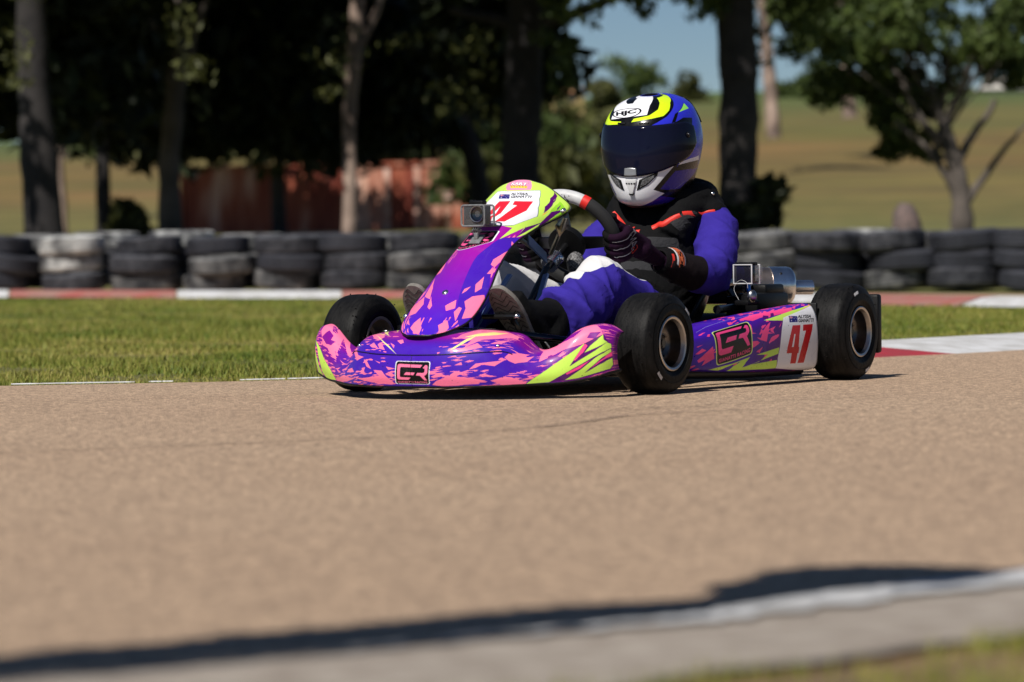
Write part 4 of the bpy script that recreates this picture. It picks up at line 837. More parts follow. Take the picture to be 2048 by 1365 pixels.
for a in (40, 140, 220, 320):
    mb = MB(); mb.ball(SWC-SWN*.018+.036*(SWU*math.cos(R(a))+np.array([0, 1, 0])*math.sin(R(a))), .0065, 10); part('hub_bolt', mb, M['chrome'], steer)
mb = MB(); mb.tube([SWC-SWN*.02, SWC-SWN*.16, (-.10, 0, .20), (.0, 0, .09)], .010, 12); part('steering_column', mb, M['black_metal'])
mb = MB(); mb.tube([SWC-SWN*.10, SWC-SWN*.145], .022, 14); mb.ball(SWC-SWN*.125+np.array([0, .025, .01]), .010, 10); part('column_clamp', mb, M['chrome'])
# flat steel struts that carry the column and the fairing
def strip(name, p0, p1, w, t, m, wdir=(0, 1, 0), parent=None):
    p0, p1 = np.array(p0), np.array(p1); d = (p1-p0)/np.linalg.norm(p1-p0); s = np.array(wdir, float); s -= d*(s@d); s /= np.linalg.norm(s); n = np.cross(d, s); V = []
    for p in (p0, p1):
        for sx in (-1, 1):
            for sz in (-1, 1): V.append(p+s*w/2*sx+n*t/2*sz)
    mb = MB(); mb.add(V, [(0, 1, 3, 2), (4, 6, 7, 5), (0, 4, 5, 1), (2, 3, 7, 6), (0, 2, 6, 4), (1, 5, 7, 3)]); return part(name, mb, m, parent, smooth=False)
for sg in (-1, 1):
    strip('column_strut', (-.125, sg*.055, .305), (.075, sg*.10, .10), .016, .006, M['blue_steel'], (.3, 1, 0))
strip('column_stay', (-.19, .018, .348), (-.075, .03, .398), .030, .005, M['blue_steel'], (.5, .3, -.8))
for sg in (-1, 1):
    mb = MB(); mb.tube(_crow(np.array([(-.22, sg*.015, .36), (-.17, sg*.07, .41), (-.10, sg*.13, .455)]), 10), .006, 8); part('fairing_stay', mb, M['gold'])
    mb = MB(); mb.box((-.155, sg*.085, .43), (.05, .004, .035), .001, Matrix.Rotation(R(30), 3, 'Y')); part('stay_bracket', mb, M['gold'])
# pedals
for sg in (-1, 1):
    pd = bpy.data.objects.new('pedal', None); COL.objects.link(pd); pd.parent = kart
    mb = MB(); mb.tube(_crow(np.array([(.13, sg*.16, .06), (.19, sg*.16, .16), (.21, sg*.15, .20)]), 10), .007, 8); part('pedal_arm', mb, M['black_metal'], pd)
    mb = MB(); mb.tube([(.215, sg*.16, .202), (.215, sg*.065, .202)], .007, 8); part('pedal_bar', mb, M['black_metal'], pd)
    mb = MB(); mb.ball((.215, sg*.165, .202), .009, 8); part('pedal_nut', mb, M['chrome'], pd)
# seat
u = np.linspace(0, 1, 25); w = np.linspace(-1, 1, 21)
cl = _crow(np.array([(-.46, .075), (-.60, .052), (-.74, .06), (-.86, .12), (-.945, .22), (-1.0, .34), (-1.02, .41)]), 25); hw = _crow(np.array([.145, .165, .18, .185, .18, .165, .13]), 25); up = _crow(np.array([.03, .08, .13, .16, .14, .09, .03]), 25)
S = np.zeros((25, 21, 3))
for i in range(25):
    t = cl[min(i+1, 24)]-cl[max(i-1, 0)]; t /= np.linalg.norm(t); nrm = np.array([-t[1], t[0]])*-1
    if nrm @ np.array([1, 1]) < 0: nrm = -nrm
    for j in range(21):
        q = abs(w[j])**3*up[i]; S[i, j] = (cl[i, 0]+nrm[0]*q, hw[i]*np.sign(w[j])*abs(w[j])**.8, cl[i, 1]+nrm[1]*q)
seat = shell('seat', S, [M['seat'], M['seat']], kart, thick=.006)
for sg in (-1, 1):
    mb = MB(); mb.tube([(-.93, sg*.18, .25), (-.97, sg*.30, .07)], .009, 8); part('seat_stay', mb, M['black_metal'])
# engine on the far side, chain guard, battery box, radiator, tank
eng = bpy.data.objects.new('engine', None); COL.objects.link(eng); eng.parent = kart
mb = MB(); mb.box((-.80, -.285, .13), (.20, .15, .13), .02); part('crankcase', mb, M['alloy'], eng)
for k in range(7):
    mb = MB(); mb.box((-.80-.004*k, -.285, .205+.015*k), (.15, .14, .006), .002); part('cooling_fin', mb, M['black_metal'], eng)
mb = MB(); mb.lathe([(1e-4, .05), (.05, .05), (.058, .04), (.058, -.04), (.05, -.05), (1e-4, -.05)], (-.80, -.20, .13), (0, 1, 0), 24); part('clutch_drum', mb, M['black_metal'], eng)
mb = MB(); mb.tube([(-.66, -.285, .20), (-.60, -.285, .23)], .03, 14); mb.box((-.55, -.285, .25), (.10, .09, .09), .02); part('airbox', mb, M['black_plastic'], eng)
mb = MB(); mb.box((-.83, .285, .13), (.16, .12, .10), .012); part('battery_box', mb, M['black_plastic'])
mb = MB(); mb.box((-.97, .265, .215), (.20, .07, .055), .012); mb.box((-1.0, .265, .25), (.12, .05, .03), .008); part('chain_guard', mb, M['black_plastic'])
mb = MB(); mb.lathe([(.03, -.004), (.085, -.004), (.09, 0), (.085, .004), (.03, .004)], (-WB, .215, RR_), (0, 1, 0), 36, closed=True); part('brake_disc', mb, M['alloy'])
mb = MB(); mb.box((-.93, .215, .20), (.07, .06, .07), .01); part('brake_caliper', mb, M['black_metal'])
mb = MB(); mb.box((-.28, 0, .085), (.22, .17, .085), .025); part('fuel_tank', mb, mat('tank_plastic', (.32, .32, .28), .4))
mb = MB(); mb.tube([(-.70, .225, .262), (-1.05, .16, .275)], .010, 10); mb.tube([(-.72, .25, .20), (-1.06, .20, .205)], .012, 10); part('support_bar', mb, M['black_metal'])
# exhaust
MA = np.array([-.72, .69, -.02]); MA /= np.linalg.norm(MA); MC = np.array([-1.255, .145, .257])
ex = bpy.data.objects.new('exhaust', None); COL.objects.link(ex); ex.parent = kart
mb = MB(); mb.lathe([(.02, -.36), (.038, -.34), (.053, -.26), (.054, -.10)], MC, MA, 32); part('black_sleeve', mb, M['black_metal'], ex)
mb = MB(); mb.lathe([(.0535, -.102), (.0535, -.005)], MC, MA, 32); part('muffler_body', mb, M['heat_steel'], ex)
mb = MB(); mb.lathe([(.0535, -.006), (.0555, -.006), (.0555, .052), (.053, .060), (.046, .066), (1e-4, .068)], MC, MA, 32); cap = part('end_cap', mb, M['chrome'], ex)
for a in (20, 140, 260):
    e1, ea, eb = axes_from(MA); mb = MB(); mb.ball(MC+MA*.02+.0555*(ea*math.cos(R(a))+eb*math.sin(R(a))), .004, 8); part('rivet', mb, M['black_metal'], cap)
mb = MB(); mb.lathe([(.021, .05), (.021, .130), (.018, .130), (.018, .06)], MC+np.array([0, 0, -.004]), MA, 24); part('tail_pipe', mb, M['chrome'], ex)
mb = MB(); mb.tube(_crow(np.array([MC-MA*.34, MC-MA*.42+np.array([.02, -.02, -.01]), (-.93, -.24, .26), (-.82, -.27, .23)]), 14), .022, 12); part('exhaust_pipe', mb, M['heat_steel'], ex)
# grey knitted cover on the lever by the column
mb = MB(); mb.tube([(-.30, -.055, .335), (-.36, -.02, .352)], [.012, .012], 8); mb.ball((-.30, .045, .333), .027, 20, sc=(.9, .9, 1.15)); kc = part('honeycomb_cap', mb, None or mat('mesh_grey', (.18, .175, .18), .6, color2=(.01, .01, .01), vscale=260, detail=1))
# ------------------------------------------------------------------ the two action cameras clamped to the kart
def kart_thing(name, label, cat, loc, rz, group=None):
    p = kw(np.array(loc)); return thing(name, label, cat, tuple(p), K_RZ+rz, group)
# 1: on the number fairing; local axes of the thing: x = lens direction
ac = kart_thing('action_camera', 'small square action camera in a clear case on the purple front fairing', 'camera', (.126, -.004, .398), R(-3), 'action cameras on the kart')
mb = MB(); mb.box((-.006, 0, .062), (.046, .074, .056), .006); part('clear_case', mb, M['clear'], ac)
frame_m = mat('case_frame', (.16, .165, .17), .25, var=.2, vscale=90)
mb = MB()
def rounded(w, h, r, n=4):
    P = []
    for cy, cz, a0 in ((w-r, h-r, 0), (-w+r, h-r, 90), (-w+r, -h+r, 180), (w-r, -h+r, 270)):
        for k in range(n+1): P.append((cy+r*math.cos(R(a0+90*k/n)), cz+r*math.sin(R(a0+90*k/n))))
    return P
for x in (.0165, -.028): mb.tube([(x, y, .062+z) for y, z in rounded(.0355, .0265, .007)], .0026, 8, closed=True)
part('case_frame', mb, frame_m, ac)
mb = MB(); mb.box((-.002, .001, .062), (.030, .066, .049), .003); bd = part('camera_body', mb, mat('camera_grey', (.030, .031, .033), .45), ac)
mb = MB(); mb.box((.0125, -.014, .066), (.001, .026, .028), .0004); part('front_screen', mb, M['glass'], bd)
mb = MB(); mb.lathe([(.0195, .010), (.0195, .021), (.0185, .022), (.0165, .021), (.0155, .018), (.008, .017), (1e-4, .0165)], (0, .0145, .066), (1, 0, 0), 28); ln = part('lens', mb, M['glass'], ac)
mb = MB(); mb.lathe([(.0190, .021), (.0208, .0215), (.0208, .0190), (.0190, .0185)], (0, .0145, .066), (1, 0, 0), 28, closed=True); part('lens_ring', mb, M['alloy'], ln)
mb = MB(); mb.box((-.002, .004, .0955), (.022, .042, .010), .003); mb.box((-.002, -.012, .1005), (.016, .010, .004), .001); part('latch', mb, M['black_plastic'], ac)
mb = MB()
for y in (-.006, .0, .006): mb.box((0, y, .026), (.012, .003, .022), .0012)
mb.tube([(0, -.012, .024), (0, .013, .024)], .004, 10); mb.box((0, 0, .010), (.012, .012, .018), .003); mb.box((0, 0, .001), (.036, .034, .005), .002, Matrix.Rotation(R(38), 3, 'Y')); part('mount', mb, frame_m, ac)
# 2: beside the seat, looking back along the kart
ac2 = kart_thing('action_camera', 'empty looking clear camera case with blue thumbscrew beside the silver muffler', 'camera', (-.735, .335, .218), R(-16), 'action cameras on the kart')
mb = MB()
for sy in (-1, 1):
    for sx in (-1, 1): mb.box((sx*.016, sy*.0335, .078), (.004, .0032, .052), .0012)
for sz in (-1, 1):
    for sx in (-1, 1): mb.box((sx*.016, 0, .078+sz*.0255), (.004, .071, .0032), .0012)
part('case_frame', mb, mat('case_frame_white', (.55, .55, .56), .25), ac2)
mb = MB(); mb.box((0, 0, .078), (.028, .064, .048), .002); part('camera_body', mb, mat('camera_dark', (.012, .012, .02), .12, coat=.6), ac2)
mb = MB(); mb.box((0, -.002, .107), (.026, .062, .007), .002); part('latch', mb, M['black_plastic'], ac2)
mb = MB(); mb.box((-.004, .041, .080), (.026, .008, .044), .003); mb.box((.0, .043, .072), (.014, .008, .010), .003); mb.box((.0, .043, .092), (.014, .008, .008), .003); part('hinge', mb, M['clear'], ac2)
mb = MB(); mb.tube([(0, .006, .050), (0, .006, .038), (-.002, .008, .022)], .006, 10); part('thumbscrew', mb, M['blue_anod'], ac2)
mb = MB(); mb.box((0, -.008, .040), (.012, .010, .024), .003); mb.tube([(0, -.01, .022), (0, .012, .018)], .006, 10); mb.box((0, .0, .0), (.05, .05, .014), .004); mb.tube([(0, 0, .0), (0, 0, .02)], .016, 14); part('mount', mb, M['black_plastic'], ac2)
mb = MB(); mb.ball((.006, .024, .018), .0155, 18, sc=(1, .8, 1.15)); part('ball_joint', mb, M['alloy'], ac2)
mb = MB(); mb.tube(_crow(np.array([(.02, -.02, .056), (.022, .0, .062), (.022, .02, .055), (.02, .022, .04)]), 14), .0005, 5); mb.tube(_crow(np.array([(.02, -.022, .054), (.022, -.027, .035), (.02, -.012, .008)]), 14), .0005, 5); part('tether', mb, M['wire'], ac2)
# ------------------------------------------------------------------ the driver
def cloth_mat(name, c, wr=.5, scale=22, rough=.85, sheen=.0):
    m = mat(name, c, rough, sheen=sheen, spec=.12, var=.10, vscale=14); nt = m.node_tree; p = nt.nodes['Principled BSDF']
    tc = nt.nodes.new('ShaderNodeTexCoord')
    n = nt.nodes.new('ShaderNodeTexNoise'); n.inputs['Scale'].default_value = scale; n.inputs['Detail'].default_value = 3; n.inputs['Distortion'].default_value = 1.2
    w = nt.nodes.new('ShaderNodeTexNoise'); w.inputs['Scale'].default_value = 700; w.inputs['Detail'].default_value = 1
    nt.links.new(tc.outputs['Object'], n.inputs['Vector']); nt.links.new(tc.outputs['Object'], w.inputs['Vector'])
    b = nt.nodes.new('ShaderNodeBump'); b.inputs['Strength'].default_value = wr; b.inputs['Distance'].default_value = .02
    b2 = nt.nodes.new('ShaderNodeBump'); b2.inputs['Strength'].default_value = .25; b2.inputs['Distance'].default_value = .002
    nt.links.new(n.outputs['Fac'], b.inputs['Height']); nt.links.new(w.outputs['Fac'], b2.inputs['Height'])
    nt.links.new(b.outputs[0], b2.inputs['Normal']); nt.links.new(b2.outputs[0], p.inputs['Normal'])
    return m
M['suit'] = cloth_mat('suit_blue', (.034, .021, .25), .45, 20)
M['suit_white'] = cloth_mat('suit_white', (.62, .61, .62), .35, 18)
M['suit_dark'] = cloth_mat('suit_dark', (.009, .006, .007), .4, 26)
M['vest'] = cloth_mat('vest_black', (.0045, .0045, .005), .25, 30)
M['vest_pad'] = cloth_mat('vest_pad', (.030, .030, .033), .3, 60)
M['glove'] = cloth_mat('glove_purple', (.014, .003, .014), .2, 60)
M['glove_palm'] = cloth_mat('glove_black', (.005, .0045, .005), .2, 60)
M['trim_red'] = mat('trim_red', (.66, .030, .018), .55)
M['trim_orange'] = mat('trim_orange', (.50, .10, .03), .6)
M['trim_white'] = mat('trim_white', (.62, .60, .60), .6)
M['boot'] = cloth_mat('boot_black', (.004, .004, .0045), .15, 40)
M['sole'] = mat('boot_sole', (.16, .15, .135), .8, var=.2, vscale=90)

def remesh(mb, voxel, smooth=6, factor=.5):
    """melts overlapping shapes into one continuous skin; returns verts, quads"""
    me = bpy.data.meshes.new('tmp'); me.from_pydata(mb.v, [], mb.f); o = bpy.data.objects.new('tmp', me); COL.objects.link(o)
    r = o.modifiers.new('r', 'REMESH'); r.mode = 'VOXEL'; r.voxel_size = voxel
    s = o.modifiers.new('s', 'SMOOTH'); s.iterations = smooth; s.factor = factor
    dg = bpy.context.evaluated_depsgraph_get(); e = bpy.data.meshes.new_from_object(o.evaluated_get(dg))
    V = np.empty(len(e.vertices)*3); e.vertices.foreach_get('co', V); V = V.reshape(-1, 3)
    F = [tuple(p.vertices) for p in e.polygons]
    bpy.data.objects.remove(o); bpy.data.meshes.remove(me); bpy.data.meshes.remove(e)
    return V, F
def vnormals(V, F):
    N = np.zeros_like(V)
    Q = np.array([f if len(f) == 4 else f+(f[-1],) for f in F])
    n = np.cross(V[Q[:, 2]]-V[Q[:, 0]], V[Q[:, 3]]-V[Q[:, 1]])
    for k in range(4): np.add.at(N, Q[:, k], n)
    return N/(np.linalg.norm(N, axis=1, keepdims=True)+1e-12)
def seg_param(V, a, b):
    a, b = np.array(a), np.array(b); d = b-a; t = ((V-a)@d)/(d@d); tc = np.clip(t, 0, 1)
    return t, np.linalg.norm(V-(a+tc[:, None]*d), axis=1)

KO = np.array([KX, KY, 0.0])
def kwp(P): return kw(P)-KO          # kart axes -> the driver's own frame, whose origin is below the front axle
SH = [(-.910, s*.133, .444) for s in (1, -1)]; EL = [(-.762, s*.208, .292) for s in (1, -1)]
WRI = [(-.535, .178, .335), (-.535, -.178, .345)]
HIP = [(-.70, s*.085, .135) for s in (1, -1)]; KN = [(-.195, .172, .285), (-.215, -.160, .282)]; AN = [(.0, .150, .192), (.03, -.145, .190)]
mb = MB()
# trunk, slightly slumped into the seat
mb.tube(_crow(np.array([(-.66, 0, .13), (-.74, 0, .17), (-.82, 0, .26), (-.885, 0, .36), (-.93, 0, .44), (-.925, 0, .50)]), 18), _crow(np.array([.11, .125, .12, .118, .105, .055]), 18), 24, squash=1.2)
for i, s in enumerate((1, -1)):
    sh, el, wr, hp, kn, an = (np.array(q[i]) for q in (SH, EL, WRI, HIP, KN, AN))
    mb.ball(sh+np.array([0, -s*.02, 0]), .064, 18)
    mb.tube(_crow(np.array([np.array([-.90, s*.06, .45]), sh, sh*.55+el*.45+np.array([-.005, s*.02, 0]), el]), 16), _crow(np.array([.066, .061, .060, .055]), 16), 18)
    mb.ball(el, .054, 16); mb.tube([el+np.array([-.03, 0, .02]), el+np.array([-.035, s*.004, -.045])], [.055, .036], 14); mb.tube(_crow(np.array([el, el*.55+wr*.45+np.array([0, s*.012, -.01]), wr]), 12), _crow(np.array([.057, .049, .036]), 12), 16)
    mb.tube(_crow(np.array([hp, hp*.5+kn*.5+np.array([0, s*.012, -.005]), kn]), 16), _crow(np.array([.094, .080, .066]), 16), 18)
    mb.ball(kn, .069, 16)
    mb.tube(_crow(np.array([kn, kn*.55+an*.45+np.array([0, s*.01, -.015]), an+np.array([.0, 0, 0])]), 12), _crow(np.array([.068, .074, .074]), 12), 18)
V, F = remesh(mb, .0072, 6)
N = vnormals(V, F)
# creases: stretched ridges that gather at knee, elbow, waist
def fold(V, f, ph, k):
    return np.abs(np.sin(V[:, 0]*f[0]+V[:, 1]*f[1]+V[:, 2]*f[2]+ph+1.3*np.sin(V[:, 0]*31*k+V[:, 2]*23)+1.1*np.sin(V[:, 1]*29+V[:, 2]*37*k)))
amp = np.full(len(V), .0004)
for i in (0, 1):
    for c, rr, a in ((EL[i], .11, .003), (KN[i], .14, .0012), (HIP[i], .20, .003), (AN[i], .12, .003), (SH[i], .12, .0015)):
        dd = np.linalg.norm(V-np.array(c), axis=1); amp = np.maximum(amp, a*np.clip(1-dd/rr, 0, 1))
D = (fold(V, (30, 20, 26), .4, .8)-.55)*.8+(fold(V, (50, -40, 36), 1.7, .5)-.5)*.45
V = V+N*(D*amp)[:, None]
# broad folds that run round the limbs where cloth is slack
def limb_folds(a, b, r, amp, k, seed, lo=-.1, hi=1.1):
    global V
    a, b = np.array(a), np.array(b); d, e1, e2 = axes_from(b-a); L = np.linalg.norm(b-a)
    q = V-a; t = (q@d)/L; rad = q-np.outer(q@d, d); rr_ = np.linalg.norm(rad, axis=1)+1e-9; ph = np.arctan2(rad@e2, rad@e1)
    w = np.clip((r-rr_)/.03, 0, 1)*np.clip((t-lo)/.12, 0, 1)*np.clip((hi-t)/.12, 0, 1)
    g = np.random.default_rng(seed); f = np.zeros(len(V))
    for j in range(4):
        kk = k*g.uniform(.6, 1.5); m = g.integers(1, 4)*g.choice([-1, 1]); p = g.random()*6.28
        s_ = np.abs(np.sin(t*kk*.75+m*ph*.5+p+.35*np.sin(t*kk*.4+ph+p)))
        f += (1-s_)**2.4*np.clip(np.sin(ph+g.random()*6.28)+.5, 0, 1)
    V = V+(rad/rr_[:, None])*((f-.35)*amp*w)[:, None]
for i in (0, 1):
    limb_folds(SH[i], EL[i], .13, .0062, 8, 10+i, .0, 1.15); limb_folds(EL[i], WRI[i], .10, .0035, 9, 20+i)
    limb_folds(HIP[i], KN[i], .16, .0080, 7.5, 30+i, .1, 1.0); limb_folds(KN[i], AN[i], .14, .0110, 8, 40+i, -.1, 1.1)
N = vnormals(V, F)
W_ = np.full(len(V), -1.0); K_ = np.full(len(V), -1.0)           # signed distances to the edge of the white panels and of the dark sleeves
for i, s in enumerate((1, -1)):
    t, d = seg_param(V, HIP[i], KN[i]); t2, d2 = seg_param(V, KN[i], AN[i])
    leg = np.minimum(d, d2) < .13
    axis = np.array(KN[i])-np.array(HIP[i]); axis /= np.linalg.norm(axis)
    rad = V-np.array(HIP[i])-np.outer((V-np.array(HIP[i]))@axis, axis); rad /= np.linalg.norm(rad, axis=1, keepdims=True)+1e-9
    top = rad[:, 2]-.10*s*rad[:, 1]
    a = np.minimum(top-np.interp(t, [-.3, .2, .7, 1.05], [.86, .80, .66, .42]), (V[:, 2]-.165)*6)
    b = np.minimum(np.minimum(-rad[:, 1]*s-.25, (t-.5)*3), np.minimum((V[:, 2]-(.268 if i == 0 else .205))*8, (.5-t2)*3))
    w = np.maximum(a, b)
    if i == 1: w = np.maximum(w, np.minimum(np.minimum((t-.3)*3, (.5-t2)*3), (V[:, 2]-.20)*8))
    W_ = np.maximum(W_, np.where(leg, w, -1))
    t3, d3 = seg_param(V, EL[i], WRI[i]); t4, d4 = seg_param(V, SH[i], EL[i])
    K_ = np.maximum(K_, np.where((d3 < .08) & (d3 < d4), (t3-.40)*2, -1))
fm = None
def suit_mat():
    m = cloth_mat('race_suit', (.034, .021, .25), .22, 16); nt = m.node_tree; p = nt.nodes['Principled BSDF']
    src = p.inputs['Base Color'].links[0].from_socket; out = src
    for nm, c in (('white_panel', (.62, .61, .62, 1)), ('dark_sleeve', (.009, .006, .007, 1))):
        at_ = nt.nodes.new('ShaderNodeAttribute'); at_.attribute_name = nm
        mr = nt.nodes.new('ShaderNodeMapRange'); mr.inputs['From Min'].default_value = -.012; mr.inputs['From Max'].default_value = .012; nt.links.new(at_.outputs['Fac'], mr.inputs['Value'])
        mx = nt.nodes.new('ShaderNodeMix'); mx.data_type = 'RGBA'; mx.inputs['B'].default_value = c; nt.links.new(mr.outputs[0], mx.inputs['Factor']); nt.links.new(out, mx.inputs['A']); out = mx.outputs['Result']
    nt.links.new(out, p.inputs['Base Color']); return m
person = mesh_obj('person', kwp(V), F, suit_mat(), None, loc=(KX, KY, 0))
for nm, arr in (('white_panel', W_), ('dark_sleeve', K_)): person.data.attributes.new(nm, 'FLOAT', 'POINT').data.foreach_set('value', arr.astype(np.float32))
tag(person, 'driver in blue and white race suit, black vest and closed helmet, hands on wheel', 'person')
# children keep world coordinates by way of the kart frame
class KB(MB):
    def build(s, name, mats, parent=None, smooth=True, flat_angle=40):
        s.v = [tuple(p) for p in kwp(np.array(s.v))]; return MB.build(s, name, mats, parent, smooth, flat_angle)
def kmesh(name, V, F, m, parent, **k): return mesh_obj(name, kwp(np.asarray(V)), F, m, parent, **k)

# rib vest: trunk shell with shoulder straps
mb = MB()
mb.tube(_crow(np.array([(-.735, 0, .185), (-.80, 0, .25), (-.865, 0, .35), (-.905, 0, .42)]), 16), _crow(np.array([.138, .135, .136, .120]), 16), 28, squash=1.15)
for s in (1, -1):
    mb.tube(_crow(np.array([(-.775, s*.080, .40), (-.805, s*.096, .455), (-.85, s*.106, .488), (-.91, s*.112, .503), (-.97, s*.105, .472), (-1.0, s*.085, .42)]), 18), .042, 14, squash=1.25)
    mb.ball((-.90, s*.140, .472), .048, 16, sc=(1.15, 1.0, .75))
mb.tube([(-.88, 0, .43), (-.885, 0, .49)], [.11, .09], 20)
VV, VF = remesh(mb, .0075, 6)
VN = vnormals(VV, VF); VV = VV+VN*((fold(VV, (20, 44, 90), .2, .5)-.5)*.003)[:, None]
vest = kmesh('rib_vest', VV, VF, M['vest'], person)
bv = BVHTree.FromPolygons([tuple(p) for p in VV], VF)
def ribbon(name, pts, w, m, parent, lift=.004, tree=bv, dirn=(-1, 0, -.25), start=.5, seg=14):
    """flat band laid on a garment: pts are (y, z) as seen from the front"""
    d = Vector(dirn).normalized(); P = _crow(np.array(pts, float), seg); W = np.full(seg, w) if np.isscalar(w) else _crow(np.array(w, float), seg); L = []
    for i in range(seg):
        t = P[min(i+1, seg-1)]-P[max(i-1, 0)]; t /= np.linalg.norm(t); n = np.array([-t[1], t[0]])
        for k in (-1, -.5, 0, .5, 1):
            q = P[i]+n*W[i]/2*k; base = Vector((-.75, q[0], q[1]))-d*start
            h = tree.ray_cast(base, d)
            L.append(np.array(h[0])-np.array(d)*lift*(1 if abs(k) < 1 else .1) if h[0] is not None else np.array([np.nan]*3))
    L = np.array(L); F = []
    for i in range(seg-1):
        for k in range(4):
            q = (i*5+k, i*5+k+1, (i+1)*5+k+1, (i+1)*5+k)
            if not np.isnan(L[list(q)]).any(): F.append(q)
    bad = np.isnan(L).any(1); L[bad] = np.nanmean(L, axis=0) if not bad.all() else 0
    return kmesh(name, L, F, m, parent)
ribbon('red_trim', [(-.092, .472), (-.068, .448), (-.046, .424)], .016, M['trim_red'], vest)
ribbon('red_trim', [(.042, .424), (.060, .434), (.078, .434), (.10, .452), (.118, .464)], [.016, .016, .017, .015, .013], M['trim_red'], vest)
ribbon('red_trim', [(.122, .470), (.138, .478)], .014, M['trim_red'], vest, seg=5)
ribbon('red_trim', [(.146, .482), (.160, .492), (.176, .498)], .013, M['trim_red'], vest)
ribbon('red_trim', [(-.032, .4075), (-.01, .4095), (.012, .4105)], [.003, .008, .011], M['trim_red'], vest)
ribbon('red_trim', [(-.018, .419), (-.006, .424)], [.010, .003], M['trim_red'], vest, seg=4)
ribbon('chest_strap', [(-.11, .385), (0, .378), (.11, .385)], .030, M['vest_pad'], vest, lift=.003)
ribbon('chest_strap', [(-.12, .31), (0, .30), (.12, .31)], .030, M['vest_pad'], vest, lift=.003)
for s in (1, -1):
    ribbon('strap_pad', [(s*.105, .43), (s*.128, .455), (s*.15, .475)], .034, M['vest_pad'], vest, lift=.0025)
    kb = KB(); kb.box((-.80, s*.118, .478), (.020, .024, .012), .004, Matrix.Rotation(R(-40), 3, 'Y')); kb.build('strap_buckle', M['black_plastic'], vest)
    kb = KB(); kb.ball((-.895, s*.150, .520), .0055, 10); kb.build('shoulder_stud', M['chrome'], vest)
# neck brace
kb = KB(); t = np.linspace(0, 2*np.pi, 40, endpoint=False)
kb.tube(np.stack([-.895+.115*np.cos(t), .125*np.sin(t), .520-.014*np.cos(t)+.010*np.cos(2*t)], 1), .027, 14, closed=True)
kb.build('neck_brace', M['vest'], person)
kb = KB(); kb.tube([(-.90, 0, .44), (-.86, 0, .58)], [.075, .070], 18); kb.build('balaclava', M['vest'], person)

# helmet
HS = helmet_surface(145, 97)
hl, hv = np.linspace(-np.pi, np.pi, 145), np.linspace(0, 1, 97)
HV = HS.copy()
hm = shell('helmet', kwp(HV), [M['helmet'], M['vest']], None, thick=.006, flip=False)
hm.parent = person
hN = np.cross(np.gradient(HS, axis=0), np.gradient(HS, axis=1)); hN /= np.linalg.norm(hN, axis=-1, keepdims=True)+1e-9
if ((HS-HELM_C)*hN).sum(-1).mean() < 0: hN = -hN
def hpt(u, v, lift=0.0):
    """point on the helmet from print coordinates"""
    x = np.clip(np.asarray(u)*144, 0, 143.999); y = np.clip(np.asarray(v)*96, 0, 95.999); i = x.astype(int); j = y.astype(int); a = (x-i)[..., None]; b = (y-j)[..., None]
    g = lambda A: A[i, j]*(1-a)*(1-b)+A[i+1, j]*a*(1-b)+A[i, j+1]*(1-a)*b+A[i+1, j+1]*a*b
    return g(HS)+g(hN)*lift
def hpatch(name, top, bot, nu, nv, lift, m, parent, thick=.003):
    """curved piece between a lower and an upper edge (lists of u, v)"""
    T = _crow(np.array(top, float), nu); B = _crow(np.array(bot, float), nu); S = np.zeros((nu, nv, 3))
    for j in range(nv):
        q = B+(T-B)*j/(nv-1); e = lift*np.ones(nu)
        S[:, j] = hpt(q[:, 0], q[:, 1], 0)+(hpt(q[:, 0], q[:, 1], 1)-hpt(q[:, 0], q[:, 1], 0))*e[:, None]
    N_ = np.cross(np.gradient(S, axis=0), np.gradient(S, axis=1)); fl = ((S-HELM_C)*N_).sum() < 0
    return shell(name, kwp(S), [m, M['black_plastic']], parent, thick=thick, flip=bool(fl))
vis_top = [(.262, .615), (.30, .655), (.36, .664), (.43, .664), (.50, .664), (.57, .664), (.64, .664), (.70, .655), (.738, .615)]
vis_bot = [(.262, .52), (.30, .455), (.36, .415), (.43, .378), (.50, .366), (.57, .378), (.64, .415), (.70, .455), (.738, .52)]
visor_m = mat('visor_tint', (.004, .005, .014), .08, spec=.14, color2=(.006, .007, .020), vscale=5)
visor = hpatch('visor', vis_top, vis_bot, 61, 17, .0045, visor_m, hm)
for q in ((.50, .378, .028, .016),):
    T = [(q[0]-.020, .420), (q[0], .424), (q[0]+.020, .420)]; B = [(q[0]-.022, .372), (q[0], .369), (q[0]+.022, .372)]
    hpatch('visor_tab', T, B, 9, 7, .0085, mat('tab_grey', (.30, .30, .31), .3, metal=.5), visor, thick=.006)
for u_ in (.262+.045, .738-.045):
    p = hpt(np.array([u_]), np.array([.575]), .006)[0]; kb = KB(); kb.ball(p, .0085, 14, sc=(1, .45, 1)); kb.build('visor_pivot', M['black_plastic'], visor)
    p = hpt(np.array([u_-.004*np.sign(u_-.5)]), np.array([.580]), .0095)[0]; kb = KB(); kb.ball(p, .002, 8); kb.build('pivot_screw', M['chrome'], visor)
